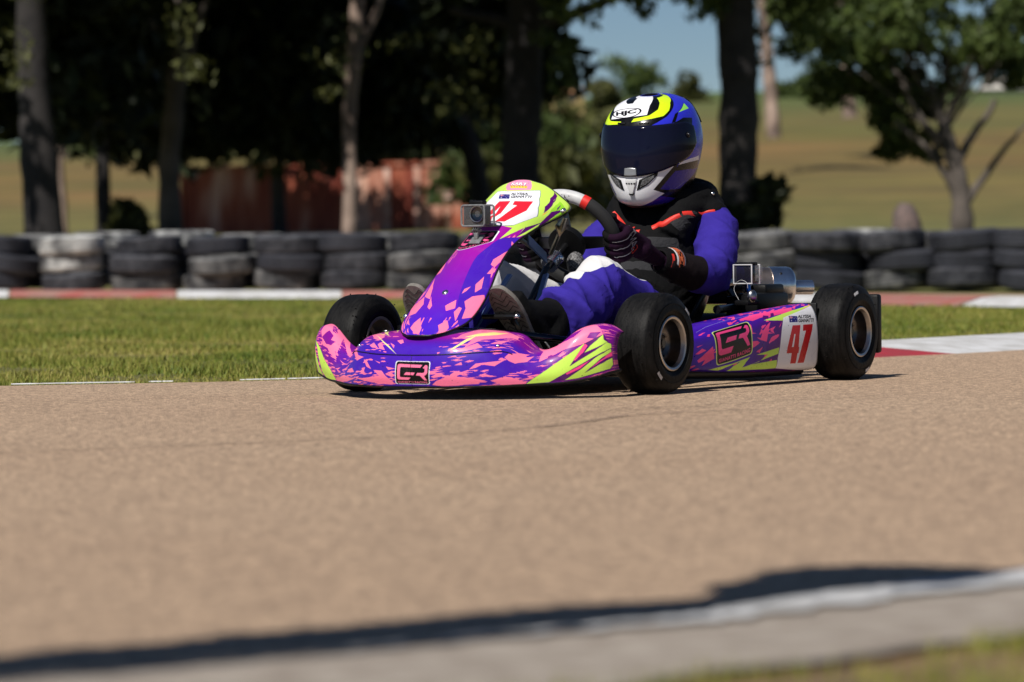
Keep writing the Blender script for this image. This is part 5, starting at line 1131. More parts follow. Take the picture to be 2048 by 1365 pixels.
# chin vents: frame, dark mesh
mesh_m = mat('vent_mesh', (.16, .16, .17), .5, color2=(.02, .02, .02), vscale=420, detail=0)
def hpoly(name, poly, lift, m, parent, grow=1.0, n=6):
    c = np.mean(poly, axis=0); P = np.array(poly); P = c+(P-c)*grow; k = len(P); rings = []
    for r in np.linspace(0, 1, n): rings.append(c+(P-c)*max(r, .02))
    V = np.concatenate([hpt(q[:, 0], q[:, 1], lift*(1 if i < n-1 else 0)) for i, q in enumerate(rings)])
    F = []
    for i in range(n-1):
        for j in range(k): F.append((i*k+j, i*k+(j+1) % k, (i+1)*k+(j+1) % k, (i+1)*k+j))
    F.append(tuple(reversed(range(k))))
    if ((np.cross(V[F[0][1]]-V[F[0][0]], V[F[0][2]]-V[F[0][0]]))*(V[0]-HELM_C)).sum() < 0: F = [f[::-1] for f in F]
    return kmesh(name, V, F, m, parent, smooth=False)
def dense(P, k=5):
    P = np.array(P, float); return [tuple(P[i]*(1-t)+P[(i+1) % len(P)]*t) for i in range(len(P)) for t in np.arange(k)/k]
vr = [(.536, .343), (.587, .380), (.586, .358), (.560, .312), (.527, .284)]
vl = [(1-u_-.012, v_-.003) for u_, v_ in vr]
for poly in (vr, vl):
    fr = hpoly('chin_vent', dense(poly), .0022, M['black_plastic'], hm, 1.22); hpoly('vent_mesh', dense(poly), .0032, mesh_m, fr, .92)
hpoly('chin_vent', dense([(.478, .352), (.522, .352), (.524, .338), (.506, .245), (.494, .245), (.476, .338)]), .0058, mat('vent_white', (.60, .60, .61), .25, coat=.5), hm, 1.0)
hpoly('vent_slot', dense([(.489, .258), (.511, .258), (.508, .246), (.492, .246)]), .0072, M['black_plastic'], hm)
for k in range(4):
    u_ = .4855+k*.0095; hpoly('vent_tooth', dense([(u_-.0035, .328), (u_+.0035, .328), (u_+.0035, .318), (u_-.0035, .318)], 2), .0072, M['black_plastic'], hm)
for u_ in (.455, .545):
    hpoly('brow_vent', dense([(u_-.02, .690), (u_+.02, .690), (u_+.018, .680), (u_-.018, .680)], 3), .003, M['black_plastic'], hm)
kb = KB(); rimp = [HS[i, 0] for i in range(0, 144, 2)]; kb.tube(rimp, .006, 8, closed=True); kb.build('rim_trim', M['black_plastic'], hm)
# rear spoiler and top intake
hpatch('rear_spoiler', [(.90, .80), (1.0, .82)], [(.86, .60), (1.0, .62)], 9, 7, .006, M['black_plastic'], hm, thick=.005)

# gloves: palm, four fingers wrapped round the rim, thumb along it
def hand(sg, a_deg):
    a = R(a_deg)*sg
    c0 = sw(a); tang = (-SWU*math.sin(a)+np.array([0, 1, 0])*math.cos(a))*sg      # along the rim, downwards
    rad = (SWU*math.cos(a)+np.array([0, 1, 0])*math.sin(a)); nn = SWN
    wr_ = np.array(WRI[0 if sg > 0 else 1])
    mb = MB()
    def ring(th, r, off): return c0+tang*off+(rad*math.cos(th)+nn*math.sin(th))*r     # th 0 = outward, 90 = towards the driver
    # knuckle row lies outside the rim, the back of the hand runs from there to the wrist
    kn_ = [ring(R(38), SWT+.018, o) for o in (-.036, -.013, .010, .031)]
    for q in kn_: mb.tube([q, q*.45+wr_*.55, wr_], [.0135, .0165, .019], 10)
    mb.ball(np.mean(kn_, 0)*.6+wr_*.4, .027, 14)
    mb.tube([wr_, wr_+(wr_-np.mean(kn_, 0))*.25], [.028, .033], 14)
    lens = (1.0, 1.08, 1.02, .85)
    for o, q, L in zip((-.036, -.013, .010, .031), kn_, lens):
        pts = [q]+[ring(R(38-t*L), SWT+rr, o) for t, rr in ((45, .013), (95, .0105), (140, .0095), (190, .009), (228, .009))]
        mb.tube(_crow(np.array(pts), 14), _crow(np.array([.0118, .0118, .0112, .0105, .0095, .0075]), 14), 10)
        mb.ball(q, .0128, 10)
    # thumb: leaves the inner side of the palm, lies along the top of the rim on the driver's side
    b0 = np.mean(kn_, 0)*.45+wr_*.55+nn*.010-tang*.016
    pts = [b0, ring(R(105), SWT+.016, -.040), ring(R(118), SWT+.012, -.060), ring(R(112), SWT+.009, -.078)]
    mb.tube(_crow(np.array(pts), 12), _crow(np.array([.017, .0145, .012, .0095]), 12), 10)
    V, F = remesh(mb, .0034, 3)
    C = np.array([V[list(f)].mean(0) for f in F]); fm = (np.abs((C-c0)@tang) % .023 < .0035).astype(int)*0
    ins = ((C-c0)@rad < -.004).astype(int)
    g = kmesh('glove', V, F, [M['glove'], M['glove_palm']], person, fmat=ins)
    tr = BVHTree.FromPolygons([tuple(p) for p in V], F)
    return g, tr, dict(c0=c0, tang=tang, rad=rad, nn=nn, wr=wr_, kn=kn_, V=V)
gl, gtree, gi = hand(1, 99)
gr, gtree2, gi2 = hand(-1, 97)
# long glove cuffs with coloured panels
for i, (sg, g, I) in enumerate(((1, gl, gi), (-1, gr, gi2))):
    wr_ = I['wr']; el = np.array(EL[i]); d = (el-wr_)/np.linalg.norm(el-wr_)
    kb = KB(); kb.lathe([(.027, -.012), (.034, -.004), (.040, .02), (.0455, .055), (.0465, .060), (.043, .060)], wr_, d, 26); cf = kb.build('glove_cuff', M['glove_palm'], g)
    e1, ea, eb = axes_from(d, (0, 0, 1))
    def band(name, t0, t1, a0, a1, m, par):
        n = 9; V, F = [], []
        rr = lambda t: np.interp(t, [-.012, -.004, .02, .055, .06], [.027, .034, .040, .0455, .0465])+.0012
        for k in range(n):
            a = R(a0+(a1-a0)*k/(n-1))
            for t in (t0, t1): V.append(wr_+d*t+(ea*math.cos(a)+eb*math.sin(a))*rr(t))
        for k in range(n-1): F.append((2*k, 2*k+1, 2*k+3, 2*k+2))
        return kmesh(name, V, F, m, par)
    # the side that looks forward and outward
    fwd = np.array([.55, sg*.75, .45]); fa = math.degrees(math.atan2(fwd@eb, fwd@ea))
    band('cuff_panel', .026, .046, fa-62, fa+55, M['trim_orange'], cf)
    band('cuff_piping', .018, .0245, fa-60, fa+60, M['trim_white'], cf)
    band('cuff_piping', .0475, .051, fa-75, fa+75, mat('piping_grey', (.14, .12, .16), .6), cf)
    band('cuff_flash', .002, .010, fa-10, fa+50, M['trim_red'], cf)
    if sg > 0:
        for tt in text_tris('KS', bold=.04):
            pass
        V, F = [], []
        for t in text_tris('KS', bold=.02):
            k = len(V)
            for x, y in t:
                a = R(fa+36-x*62); tt_ = .029+(y)*.014; V.append(wr_+d*tt_+(ea*math.cos(a)+eb*math.sin(a))*(np.interp(tt_, [.02, .055], [.040, .0455])+.0020))
            F += [(k, k+1, k+2), (k+2, k+1, k)]
        kmesh('lettering', V, F, M['black_plastic'], cf, smooth=False)
# seams and lettering across the knuckles of the left glove
def glove_line(name, pts, w, m, tree, I, par, lift=.0012):
    c0 = I['c0']; V, F = [], []
    for p in pts:
        p = np.array(p); h = tree.find_nearest(tuple(p)); V += [np.array(h[0])+np.array(h[1])*lift]
    kb = KB(); kb.tube(V, w, 6); return kb.build(name, m, par)
for I, g, tree in ((gi, gl, gtree), (gi2, gr, gtree2)):
    for o in (-.025, -.0015, .0205):
        q = np.array([I['c0']+I['tang']*o+(I['rad']*math.cos(R(th))+I['nn']*math.sin(R(th)))*(SWT+.022) for th in (36, 10, -20, -50, -80)])
        glove_line('seam', _crow(q, 12), .0009, M['trim_white'], tree, I, g, .0004)
    q = np.array([I['c0']+I['tang']*o+(I['rad']*math.cos(R(52))+I['nn']*math.sin(R(52)))*(SWT+.030) for o in (-.05, -.03, -.01, .01, .035)])
    glove_line('piping', _crow(q, 14), .0011, mat('piping_violet', (.10, .05, .10), .5), tree, I, g, .0004)
V, F, FM = [], [], []
for t in text_tris('GANT', bold=.02):
    k = len(V)
    for x, y in t:
        o = .026-x*.066; th = R(40-y*42)
        p = gi['c0']+gi['tang']*o+(gi['rad']*math.cos(th)+gi['nn']*math.sin(th))*(SWT+.034)
        h = gtree.find_nearest(tuple(p)); V.append(np.array(h[0])+np.array(h[1])*.0016)
    F += [(k, k+1, k+2), (k+2, k+1, k)]; FM += [1 if np.mean(t[:, 0]) < .24 else 0]*2
kmesh('lettering', V, F, [mat('letter_grey', (.42, .38, .42), .5), M['trim_red']], gl, smooth=False, fmat=FM)

# boots
def boot(sg, i):
    an = np.array(AN[i]); s = sg
    heel = np.array([an[0]+.050, an[1]-.002*s, .112]); toe = np.array([.175, s*.130, .258]); ball = np.array([.160, s*.132, .212])
    mb = MB()
    mb.tube(_crow(np.array([an+np.array([-.035, 0, .035]), an, heel*.6+an*.4+np.array([.01, 0, 0]), heel]), 12), _crow(np.array([.052, .050, .046, .036]), 12), 16)
    mb.tube(_crow(np.array([heel, heel*.5+ball*.5+np.array([-.012, 0, .012]), ball+np.array([-.012, 0, 0]), toe]), 14), _crow(np.array([.034, .040, .041, .026]), 14), 16, squash=1.0)
    mb.tube([an, ball*.6+an*.4, ball+np.array([-.01, 0, .0])], [.045, .040, .034], 14)
    V, F = remesh(mb, .005, 5)
    b = kmesh('boot', V, F, M['boot'], person)
    # sole: slab with zigzag tread, facing forward and down
    L = toe-heel; L = L/np.linalg.norm(L); Y = np.array([0, 1.0, 0]); Nn = np.cross(Y, L); Nn /= np.linalg.norm(Nn)
    if Nn[0] < 0: Nn = -Nn
    Y = np.cross(L, Nn)
    c = heel+Nn*.036; ll = np.linalg.norm(toe-heel)+.030
    outl = [(-.03, .026), (.03, .030), (.09, .034), (.14, .041), (.18, .040), (.205, .030), (.222, .014)]
    sc = ll/.195
    P = [(a*sc, w) for a, w in outl]+[(a*sc, -w) for a, w in outl[::-1]]
    Pt = _crow(np.array(P+[P[0]]), 60)[:-1]; k = len(Pt)
    V = [c+L*a+Y*w for a, w in Pt]+[c+Nn*.012+L*a+Y*w for a, w in Pt]
    F = [tuple(range(k)), tuple(range(2*k-1, k-1, -1))]+[(j, (j+1) % k, k+(j+1) % k, k+j) for j in range(k)]
    so = kmesh('sole', V, F, M['sole'], b, smooth=False)
    groove = mat('tread_groove', (.03, .028, .026), .9)
    for r_ in np.linspace(.06, .205, 11):
        w = np.interp(r_, [a for a, _ in outl], [q for _, q in outl])-.005
        pts = [c+Nn*.0122+L*(r_+dz)*sc+Y*q for q, dz in zip(np.linspace(-w, w, 7), (0, .009, 0, -.0075, 0, .009, 0))]
        kb = KB(); kb.tube(pts, .0013, 5); kb.build('tread_groove', groove, so)
    for r_ in np.linspace(-.02, .04, 4):
        w = np.interp(r_, [a for a, _ in outl], [q for _, q in outl])-.005
        pts = [c+Nn*.0122+L*(r_+dz)*sc+Y*q for q, dz in zip(np.linspace(-w, w, 7), (0, .009, 0, -.0075, 0, .009, 0))]
        kb = KB(); kb.tube(pts, .0013, 5); kb.build('tread_groove', groove, so)
    kb = KB(); y = an[1]+s*.043
    tr = BVHTree.FromPolygons([tuple(p) for p in mbv(b)], [tuple(p.vertices) for p in b.data.polygons])
    for pts in (((.075, .120), (.090, .135), (.10, .122), (.118, .140)), ((.085, .105), (.10, .118), (.112, .108))):
        Vv = []
        for x, z in pts:
            base = kwp(np.array([x, s*.30, z])); dr = kwp(np.array([x, s*.10, z]))-base; h = tr.ray_cast(Vector(base), Vector(dr).normalized())
            if h[0] is not None: Vv.append(np.array(h[0])+np.array(h[1])*.001)
        if len(Vv) > 1: MB().tube(Vv, .0022, 6).build('boot_logo', M['trim_white'], b)
    return b
def mbv(o): return [tuple(v.co) for v in o.data.vertices]
boot(1, 0); boot(-1, 1)
# ------------------------------------------------------------------ ground
def gz(x, y):
    """height of the land: flat by the track, rising to a low hill far off"""
    x = np.asarray(x, float); y = np.asarray(y, float)
    t = sstep(16, 30, y); tilt = -.0093*x*t*np.clip(1-(y-60)/60, 0, 1)
    ridge = 13.2+4.6*sstep(-12, 14, x)
    hill = 1.1*sstep(45, 135, y)+(ridge-1.1)*np.clip((y-130)/270, 0, 1)**1.12
    return tilt+hill+.05*np.sin(x*.31+y*.17)*sstep(40, 60, y)
def sheet(name, xs, ys, zoff, m, zf=gz, kind='structure'):
    X, Y = np.meshgrid(xs, ys, indexing='ij'); Z = zf(X, Y)+zoff; nx, ny = X.shape
    V = np.stack([X, Y, Z], -1).reshape(-1, 3); i, j = np.meshgrid(np.arange(nx-1), np.arange(ny-1), indexing='ij'); a = (i*ny+j).ravel()
    o = fast_mesh(name, V, np.stack([a, a+ny, a+ny+1, a+1], 1), m, smooth=True); return tag(o, kind=kind)
def poly_ground(name, rows, zoff, m):
    """a strip between two polylines on the ground"""
    n = len(rows); V = []; k = len(rows[0])
    for r in rows:
        for (x, y) in r: V.append((x, y, float(gz(x, y))+zoff))
    F = [(i*k+j, i*k+j+1, (i+1)*k+j+1, (i+1)*k+j) for i in range(n-1) for j in range(k-1)]
    o = mesh_obj(name, V, F, m); return tag(o, kind='structure')

def grass_ground_mat():
    m = mat('grass_ground', (.06, .07, .02), .95); nt = m.node_tree; p = nt.nodes['Principled BSDF']
    tc = nt.nodes.new('ShaderNodeTexCoord')
    def noise(s, d=6): n = nt.nodes.new('ShaderNodeTexNoise'); n.inputs['Scale'].default_value = s; n.inputs['Detail'].default_value = d; nt.links.new(tc.outputs['Object'], n.inputs['Vector']); return n
    n1, n2 = noise(.9, 5), noise(.035, 4)
    r1 = nt.nodes.new('ShaderNodeValToRGB'); e = r1.color_ramp; e.elements[0].position = .33; e.elements[0].color = (.095, .105, .020, 1); e.elements[1].position = .68; e.elements[1].color = (.16, .135, .034, 1)
    nt.links.new(n1.outputs['Fac'], r1.inputs[0])
    # dry straw hill with greener patches towards the top
    r2 = nt.nodes.new('ShaderNodeValToRGB'); e = r2.color_ramp; e.elements[0].position = .35; e.elements[0].color = (.122, .100, .018, 1); e.elements[1].position = .65; e.elements[1].color = (.178, .102, .028, 1)
    nt.links.new(n2.outputs['Fac'], r2.inputs[0])
    sx = nt.nodes.new('ShaderNodeSeparateXYZ'); nt.links.new(tc.outputs['Object'], sx.inputs[0])
    mr = nt.nodes.new('ShaderNodeMapRange'); mr.inputs['From Min'].default_value = 120; mr.inputs['From Max'].default_value = 210
    wy = nt.nodes.new('ShaderNodeMath'); wy.operation = 'MULTIPLY_ADD'; wy.inputs[1].default_value = 90; n3 = noise(.02, 3); nt.links.new(n3.outputs['Fac'], wy.inputs[0]); nt.links.new(sx.outputs['Y'], wy.inputs[2])
    wy2 = nt.nodes.new('ShaderNodeMath'); wy2.operation = 'SUBTRACT'; wy2.inputs[1].default_value = 45; nt.links.new(wy.outputs[0], wy2.inputs[0]); nt.links.new(wy2.outputs[0], mr.inputs['Value'])
    mx = nt.nodes.new('ShaderNodeMix'); mx.data_type = 'RGBA'; nt.links.new(mr.outputs[0], mx.inputs['Factor']); nt.links.new(r1.outputs[0], mx.inputs['A']); nt.links.new(r2.outputs[0], mx.inputs['B'])
    mg = nt.nodes.new('ShaderNodeMapRange'); mg.inputs['From Min'].default_value = 250; mg.inputs['From Max'].default_value = 400; nt.links.new(wy2.outputs[0], mg.inputs['Value'])
    m3 = nt.nodes.new('ShaderNodeMix'); m3.data_type = 'RGBA'; m3.inputs['B'].default_value = (.060, .105, .020, 1); nt.links.new(mg.outputs[0], m3.inputs['Factor']); nt.links.new(mx.outputs['Result'], m3.inputs['A'])
    mp = nt.nodes.new('ShaderNodeMapping'); mp.inputs['Scale'].default_value = (.05, .16, .05); nt.links.new(tc.outputs['Object'], mp.inputs[0])
    n5 = nt.nodes.new('ShaderNodeTexNoise'); n5.inputs['Scale'].default_value = 1.6; n5.inputs['Detail'].default_value = 8; n5.inputs['Roughness'].default_value = .65; nt.links.new(mp.outputs[0], n5.inputs['Vector'])
    mv = nt.nodes.new('ShaderNodeMapRange'); mv.inputs['From Min'].default_value = .3; mv.inputs['From Max'].default_value = .7; mv.inputs['To Min'].default_value = .55; mv.inputs['To Max'].default_value = 1.35; nt.links.new(n5.outputs['Fac'], mv.inputs['Value'])
    vm = nt.nodes.new('ShaderNodeVectorMath'); vm.operation = 'SCALE'; nt.links.new(m3.outputs['Result'], vm.inputs[0]); nt.links.new(mv.outputs[0], vm.inputs['Scale'])
    nt.links.new(vm.outputs[0], p.inputs['Base Color'])
    return m
def track_mat():
    m = mat('track_asphalt', (.3, .2, .15), .9); nt = m.node_tree; p = nt.nodes['Principled BSDF']
    tc = nt.nodes.new('ShaderNodeTexCoord')
    def noise(s, d=6, ro=.5): n = nt.nodes.new('ShaderNodeTexNoise'); n.inputs['Scale'].default_value = s; n.inputs['Detail'].default_value = d; n.inputs['Roughness'].default_value = ro; nt.links.new(tc.outputs['Object'], n.inputs['Vector']); return n
    big = noise(.7, 4); 
    ra = nt.nodes.new('ShaderNodeValToRGB'); e = ra.color_ramp; e.elements[0].position = .3; e.elements[0].color = (.56, .40, .272, 1); e.elements[1].position = .7; e.elements[1].color = (.60, .438, .302, 1)
    nt.links.new(big.outputs['Fac'], ra.inputs[0])
    # aggregate: pale and dark stones in tan dust
    vo = nt.nodes.new('ShaderNodeTexVoronoi'); vo.inputs['Scale'].default_value = 130; nt.links.new(tc.outputs['Object'], vo.inputs['Vector'])
    sr = nt.nodes.new('ShaderNodeValToRGB'); e = sr.color_ramp; e.elements[0].position = .0; e.elements[0].color = (.45, .42, .42, 1); e.elements[1].position = 1; e.elements[1].color = (1.35, 1.3, 1.25, 1)
    sp = nt.nodes.new('ShaderNodeSeparateColor'); nt.links.new(vo.outputs['Color'], sp.inputs[0]); nt.links.new(sp.outputs[0], sr.inputs[0])
    mu = nt.nodes.new('ShaderNodeMix'); mu.data_type = 'RGBA'; mu.blend_type = 'MULTIPLY'; mu.inputs['Factor'].default_value = .95
    nt.links.new(ra.outputs[0], mu.inputs['A']); nt.links.new(sr.outputs[0], mu.inputs['B'])
    # coarser mottling of dust and worn binder
    cn = noise(26, 5, .7); crr = nt.nodes.new('ShaderNodeMapRange'); crr.inputs['From Min'].default_value = .3; crr.inputs['From Max'].default_value = .7; crr.inputs['To Min'].default_value = .80; crr.inputs['To Max'].default_value = 1.17
    nt.links.new(cn.outputs['Fac'], crr.inputs['Value'])
    cs = nt.nodes.new('ShaderNodeVectorMath'); cs.operation = 'SCALE'; nt.links.new(mu.outputs['Result'], cs.inputs[0]); nt.links.new(crr.outputs[0], cs.inputs['Scale'])
    # fine dark speckle at random
    fn = noise(260, 3); fr = nt.nodes.new('ShaderNodeMapRange'); fr.inputs['From Min'].default_value = .36; fr.inputs['From Max'].default_value = .58; fr.inputs['To Min'].default_value = .42; fr.inputs['To Max'].default_value = 1.08
    nt.links.new(fn.outputs['Fac'], fr.inputs['Value'])
    m2 = nt.nodes.new('ShaderNodeMix'); m2.data_type = 'RGBA'; m2.blend_type = 'MULTIPLY'; m2.inputs['Factor'].default_value = 1
    cm = nt.nodes.new('ShaderNodeCombineColor'); [nt.links.new(fr.outputs[0], cm.inputs[k]) for k in range(3)]
    nt.links.new(cs.outputs[0], m2.inputs['A']); nt.links.new(cm.outputs[0], m2.inputs['B'])
    nt.links.new(m2.outputs['Result'], p.inputs['Base Color'])
    b = nt.nodes.new('ShaderNodeBump'); b.inputs['Strength'].default_value = 1.0; b.inputs['Distance'].default_value = .009
    b0 = noise(120, 6, .6); nt.links.new(b0.outputs['Fac'], b.inputs['Height']); nt.links.new(b.outputs[0], p.inputs['Normal'])
    return m
TRACK_M = track_mat(); GRASS_M = grass_ground_mat()
# direction of the near track; edges measured across it
TD = np.array([.715, .699])/np.linalg.norm([.715, .699])
# far (inside) edge of the track, gently curved, and near edge
far_edge = _crow(np.array([(-9, 9.2), (-4.5, 9.72), (-2.6, 9.98), (-1.472, 10.15), (-.62, 10.315), (.35, 10.85), (1.205, 11.66), (1.775, 12.27), (3.2, 14.2), (5.2, 17.6), (8, 24)]), 90)
_np = np.array([(-9, 1.0), (-4.5, 1.45), (-1.6, 2.42), (-.453, 3.02), (-.197, 3.190), (.106, 3.415), (.322, 3.640), (.56, 3.90), (1.6, 5.1), (3.6, 7.6), (7, 12.5), (12, 22)])
_l = np.concatenate([[0], np.cumsum(np.linalg.norm(np.diff(_np, axis=0), axis=1))]); _s = np.concatenate([np.linspace(0, _l[2], 12)[:-1], np.linspace(_l[2], _l[8], 66)[:-1], np.linspace(_l[8], _l[-1], 14)])
near_edge = np.stack([np.interp(_s, _l, _np[:, 0]), np.interp(_s, _l, _np[:, 1])], 1)
sheet('ground', np.concatenate([np.linspace(-140, -12, 24), np.linspace(-10, 10, 41), np.linspace(12, 140, 24)]), np.concatenate([np.linspace(-30, 0, 6), np.linspace(2, 60, 59), np.linspace(64, 470, 66)]), -.012, GRASS_M)
_fl = np.concatenate([[0], np.cumsum(np.linalg.norm(np.diff(far_edge, axis=0), axis=1))]); _nl = np.concatenate([[0], np.cumsum(np.linalg.norm(np.diff(near_edge, axis=0), axis=1))])
_q = np.linspace(0, 1, 160); _fe = np.stack([np.interp(_q*_fl[-1], _fl, far_edge[:, k]) for k in (0, 1)], 1); _ne = np.stack([np.interp(_q*_nl[-1], _nl, near_edge[:, k]) for k in (0, 1)], 1)
rows = [[tuple(_ne[i]*(1-t)+_fe[i]*t) for t in np.linspace(0, 1, 12)] for i in range(160)]
poly_ground('track', rows, 0.0, TRACK_M)

# a long hairline crack across the track, a few shorter ones
def crack(pts, w):
    P = _crow(np.array(pts, float), 60); P[:, 1] += np.cumsum(np.random.default_rng(int(w*1e5)).normal(size=60))*.004
    T = np.gradient(P, axis=0); T /= np.linalg.norm(T, axis=1, keepdims=True); N = np.stack([-T[:, 1], T[:, 0]], 1)*w*(.4+.6*np.random.default_rng(3).random(60))[:, None]
    rows = [[tuple(a), tuple(b)] for a, b in zip(P+N, P-N)]
    return poly_ground('track_crack', rows, .003, mat('crack_dirt', (.10, .07, .05), .95))
crack([(-1.05, 6.66), (-.55, 6.9), (.0, 7.3), (.28, 7.85), (.55, 8.0)], .006)
crack([(-1.3, 8.9), (-.7, 9.15), (-.45, 9.3)], .005)
crack([(.0, 7.9), (.5, 8.35), (.9, 8.7)], .004)
# ------------------------------------------------------------------ kerbs, verge, painted edges
def at(px, py, D):
    """point D metres ahead that the photograph shows at this pixel"""
    d = _F+_R*((px-1024)/F_PX)-_U*((py-682.5)/F_PX); return np.array([0, 0, CAM_H])+np.array(d)*(D/d.y)
PAINT_W = mat('kerb_white_paint', (.60, .60, .61), .7, color2=(.44, .43, .42), vscale=9, bump=.3, bscale=60)
PAINT_R = mat('kerb_red_paint', (.36, .022, .035), .7, color2=(.28, .03, .04), vscale=9, bump=.3, bscale=60)
PAINT_RF = mat('kerb_faded_red', (.34, .09, .075), .8, color2=(.30, .17, .14), vscale=5)
CONC = mat('concrete', (.23, .19, .155), .9, color2=(.34, .295, .25), vscale=22, bump=.6, bscale=80, detail=8)
DIRT = mat('dirt', (.22, .125, .070), .95, color2=(.13, .085, .05), vscale=12, bump=.8, bscale=60)
def offs(P, d):
    T = np.gradient(P, axis=0); T /= np.linalg.norm(T, axis=1, keepdims=True); return P+np.stack([-T[:, 1], T[:, 0]], 1)*d
def along(P, s0, s1, n):
    L = np.concatenate([[0], np.cumsum(np.linalg.norm(np.diff(P, axis=0), axis=1))]); s = np.linspace(s0, s1, n)
    return np.stack([np.interp(s, L, P[:, 0]), np.interp(s, L, P[:, 1])], 1)
def arclen(P, x):
    L = np.concatenate([[0], np.cumsum(np.linalg.norm(np.diff(P, axis=0), axis=1))]); return float(np.interp(x, P[:, 0], L))
def kerb_block(parent, P, s0, s1, w, z0, z1, m, skew=0.0, n=14, name='kerb_block'):
    """one painted block; the end joints run at a slant"""
    rows = []
    Q = [(0, 0), (.08, z0), (.5, (z0+z1)/2+(.012 if w > .1 else 0)), (.93, z1), (1, z1-.03 if w > .1 else 0)]
    V = []
    for i in range(n):
        for f, z in Q:
            s = s0+(s1-s0)*i/(n-1)-skew*f*(1 if True else 0)
            c = along(P, s, s+.05, 2); t = c[1]-c[0]; t /= np.linalg.norm(t); p = c[0]+np.array([-t[1], t[0]])*w*f
            V.append((p[0], p[1], float(gz(*p))+z))
    k = len(Q); F = [(i*k+j, (i+1)*k+j, (i+1)*k+j+1, i*k+j+1) for i in range(n-1) for j in range(k-1)]+[tuple(range(k)), tuple((n-1)*k+j for j in range(k-1, -1, -1))]
    o = MB().add(V, F).build(name, m, parent); return o
kerb = tag(bpy.data.objects.new('kerb', None), kind='structure'); COL.objects.link(kerb)
s_j = arclen(far_edge, 1.50)
kb_ = [(s_j-1.55, s_j-.004, PAINT_R), (s_j+.004, s_j+1.9, PAINT_W), (s_j+1.91, s_j+3.5, PAINT_R), (s_j+3.51, s_j+5.2, PAINT_W)]
for a, b, m in kb_: kerb_block(kerb, far_edge, a, b, .50, .004, .036, m, skew=.42)
# thin broken white line along the grass edge at the left
lw = tag(bpy.data.objects.new('edge_line', None), kind='structure'); COL.objects.link(lw)
rl = np.random.default_rng(12)
for a, b, ww in ((-1.66, -1.48, .006), (-1.44, -1.09, .012), (-1.05, -.98, .006), (-.79, -.66, .008), (-.655, -.50, .008)):
    k = 40; Pm = along(far_edge, arclen(far_edge, a), arclen(far_edge, b), k); Tm = np.gradient(Pm, axis=0); Tm /= np.linalg.norm(Tm, axis=1, keepdims=True); Nm = np.stack([-Tm[:, 1], Tm[:, 0]], 1)
    w = ww*np.clip(.55+.45*np.convolve(rl.normal(size=k+8), np.ones(4)/2, 'same')[4:-4], .04, 1.6)*np.minimum(1, np.minimum(np.arange(k), np.arange(k)[::-1])/4+.05); o = rl.normal(size=k)*.0012+.004
    V = [(p[0]+n[0]*(oo+ww_*f), p[1]+n[1]*(oo+ww_*f), .003+.003*f) for p, n, oo, ww_ in zip(Pm, Nm, o, w) for f in (0, 1)]
    mesh_obj('painted_line', V, [(2*i, 2*i+2, 2*i+3, 2*i+1) for i in range(k-1)], PAINT_W, lw)
# far kerb beyond the infield grass
fk = _crow(np.array([(-7.5, 30.2), (-4.129, 28.57), (-2.62, 27.76), (-1.273, 27.067), (-.084, 25.976), (.979, 25.0), (1.912, 23.455), (2.278, 22.488), (2.703, 21.331), (3.0, 20.714), (3.6, 19.0), (4.4, 16.8)]), 120)
farkerb = tag(bpy.data.objects.new('kerb', None), kind='structure'); COL.objects.link(farkerb)
xs_ = [(-5.6, -4.05, PAINT_W), (-4.04, -2.63, PAINT_RF), (-2.62, -1.30, PAINT_W), (-1.29, -.55, PAINT_RF), (-.54, .5, PAINT_W), (.51, 1.45, PAINT_RF), (1.46, 2.02, PAINT_W), (2.03, 2.70, PAINT_RF), (2.71, 3.3, PAINT_W), (3.31, 4.0, PAINT_RF)]
for a, b, m in xs_: kerb_block(farkerb, fk, arclen(fk, a), arclen(fk, b)-.01, .45, .015, .055, m, skew=.3)
rows = [[tuple(q) for q in offs(fk, d)[::4]] for d in (.42, 2.0, 3.6)]
poly_ground('far_track', list(zip(*rows)), .004, TRACK_M)
# near verge: white chipped edge, concrete, bare earth
rr = np.random.default_rng(4)
ne = along(near_edge, arclen(near_edge, -2.0), arclen(near_edge, 3.0), 900)
Tn = np.gradient(ne, axis=0); Tn /= np.linalg.norm(Tn, axis=1, keepdims=True); Nn_ = np.stack([Tn[:, 1], -Tn[:, 0]], 1)   # away from the track
def wob(n, a, k):
    r = rr.normal(size=n+2*k); r = np.convolve(r, np.hanning(k)/np.hanning(k).sum(), 'same')[k:-k]; return a*r/(np.abs(r).max()+1e-9)
i0, i1 = 0, 900; sl = slice(i0, i1); n_ = i1-i0
e0 = wob(n_, .022, 24)+wob(n_, .012, 7); e1 = np.abs(wob(n_, .06, 40)+wob(n_, .045, 12))
xx = ne[sl, 0]; wide = np.interp(xx, [-.6, -.2, .1, .3, .6], [.0, .006, .03, .07, .10])
def strip_obj(name, a, b, za, zb, m, kind='structure', mid=0):
    k = mid+2; V = []
    for i in range(n_):
        for j in range(k):
            f = j/(k-1); p = ne[sl][i]+Nn_[sl][i]*(a[i]*(1-f)+b[i]*f); V.append((p[0], p[1], za*(1-f)+zb*f))
    F = [(i*k+j, (i+1)*k+j, (i+1)*k+j+1, i*k+j+1) for i in range(n_-1) for j in range(k-1)]
    F = [f[::-1] for f in F]
    return tag(mesh_obj(name, V, F, m), kind=kind)
strip_obj('verge_concrete', e0-.02, np.full(n_, .36)+wob(n_, .05, 30), .008, .012, CONC, mid=6)
strip_obj('painted_edge', e0, e0+np.maximum(.0015, wide+e1*np.clip(wide*14, .1, 1)), .0125, .014, PAINT_W, mid=2)
strip_obj('bare_earth', np.full(n_, .30)+wob(n_, .04, 25), np.full(n_, .62)+wob(n_, .12, 40), .004, .002, DIRT, mid=4)

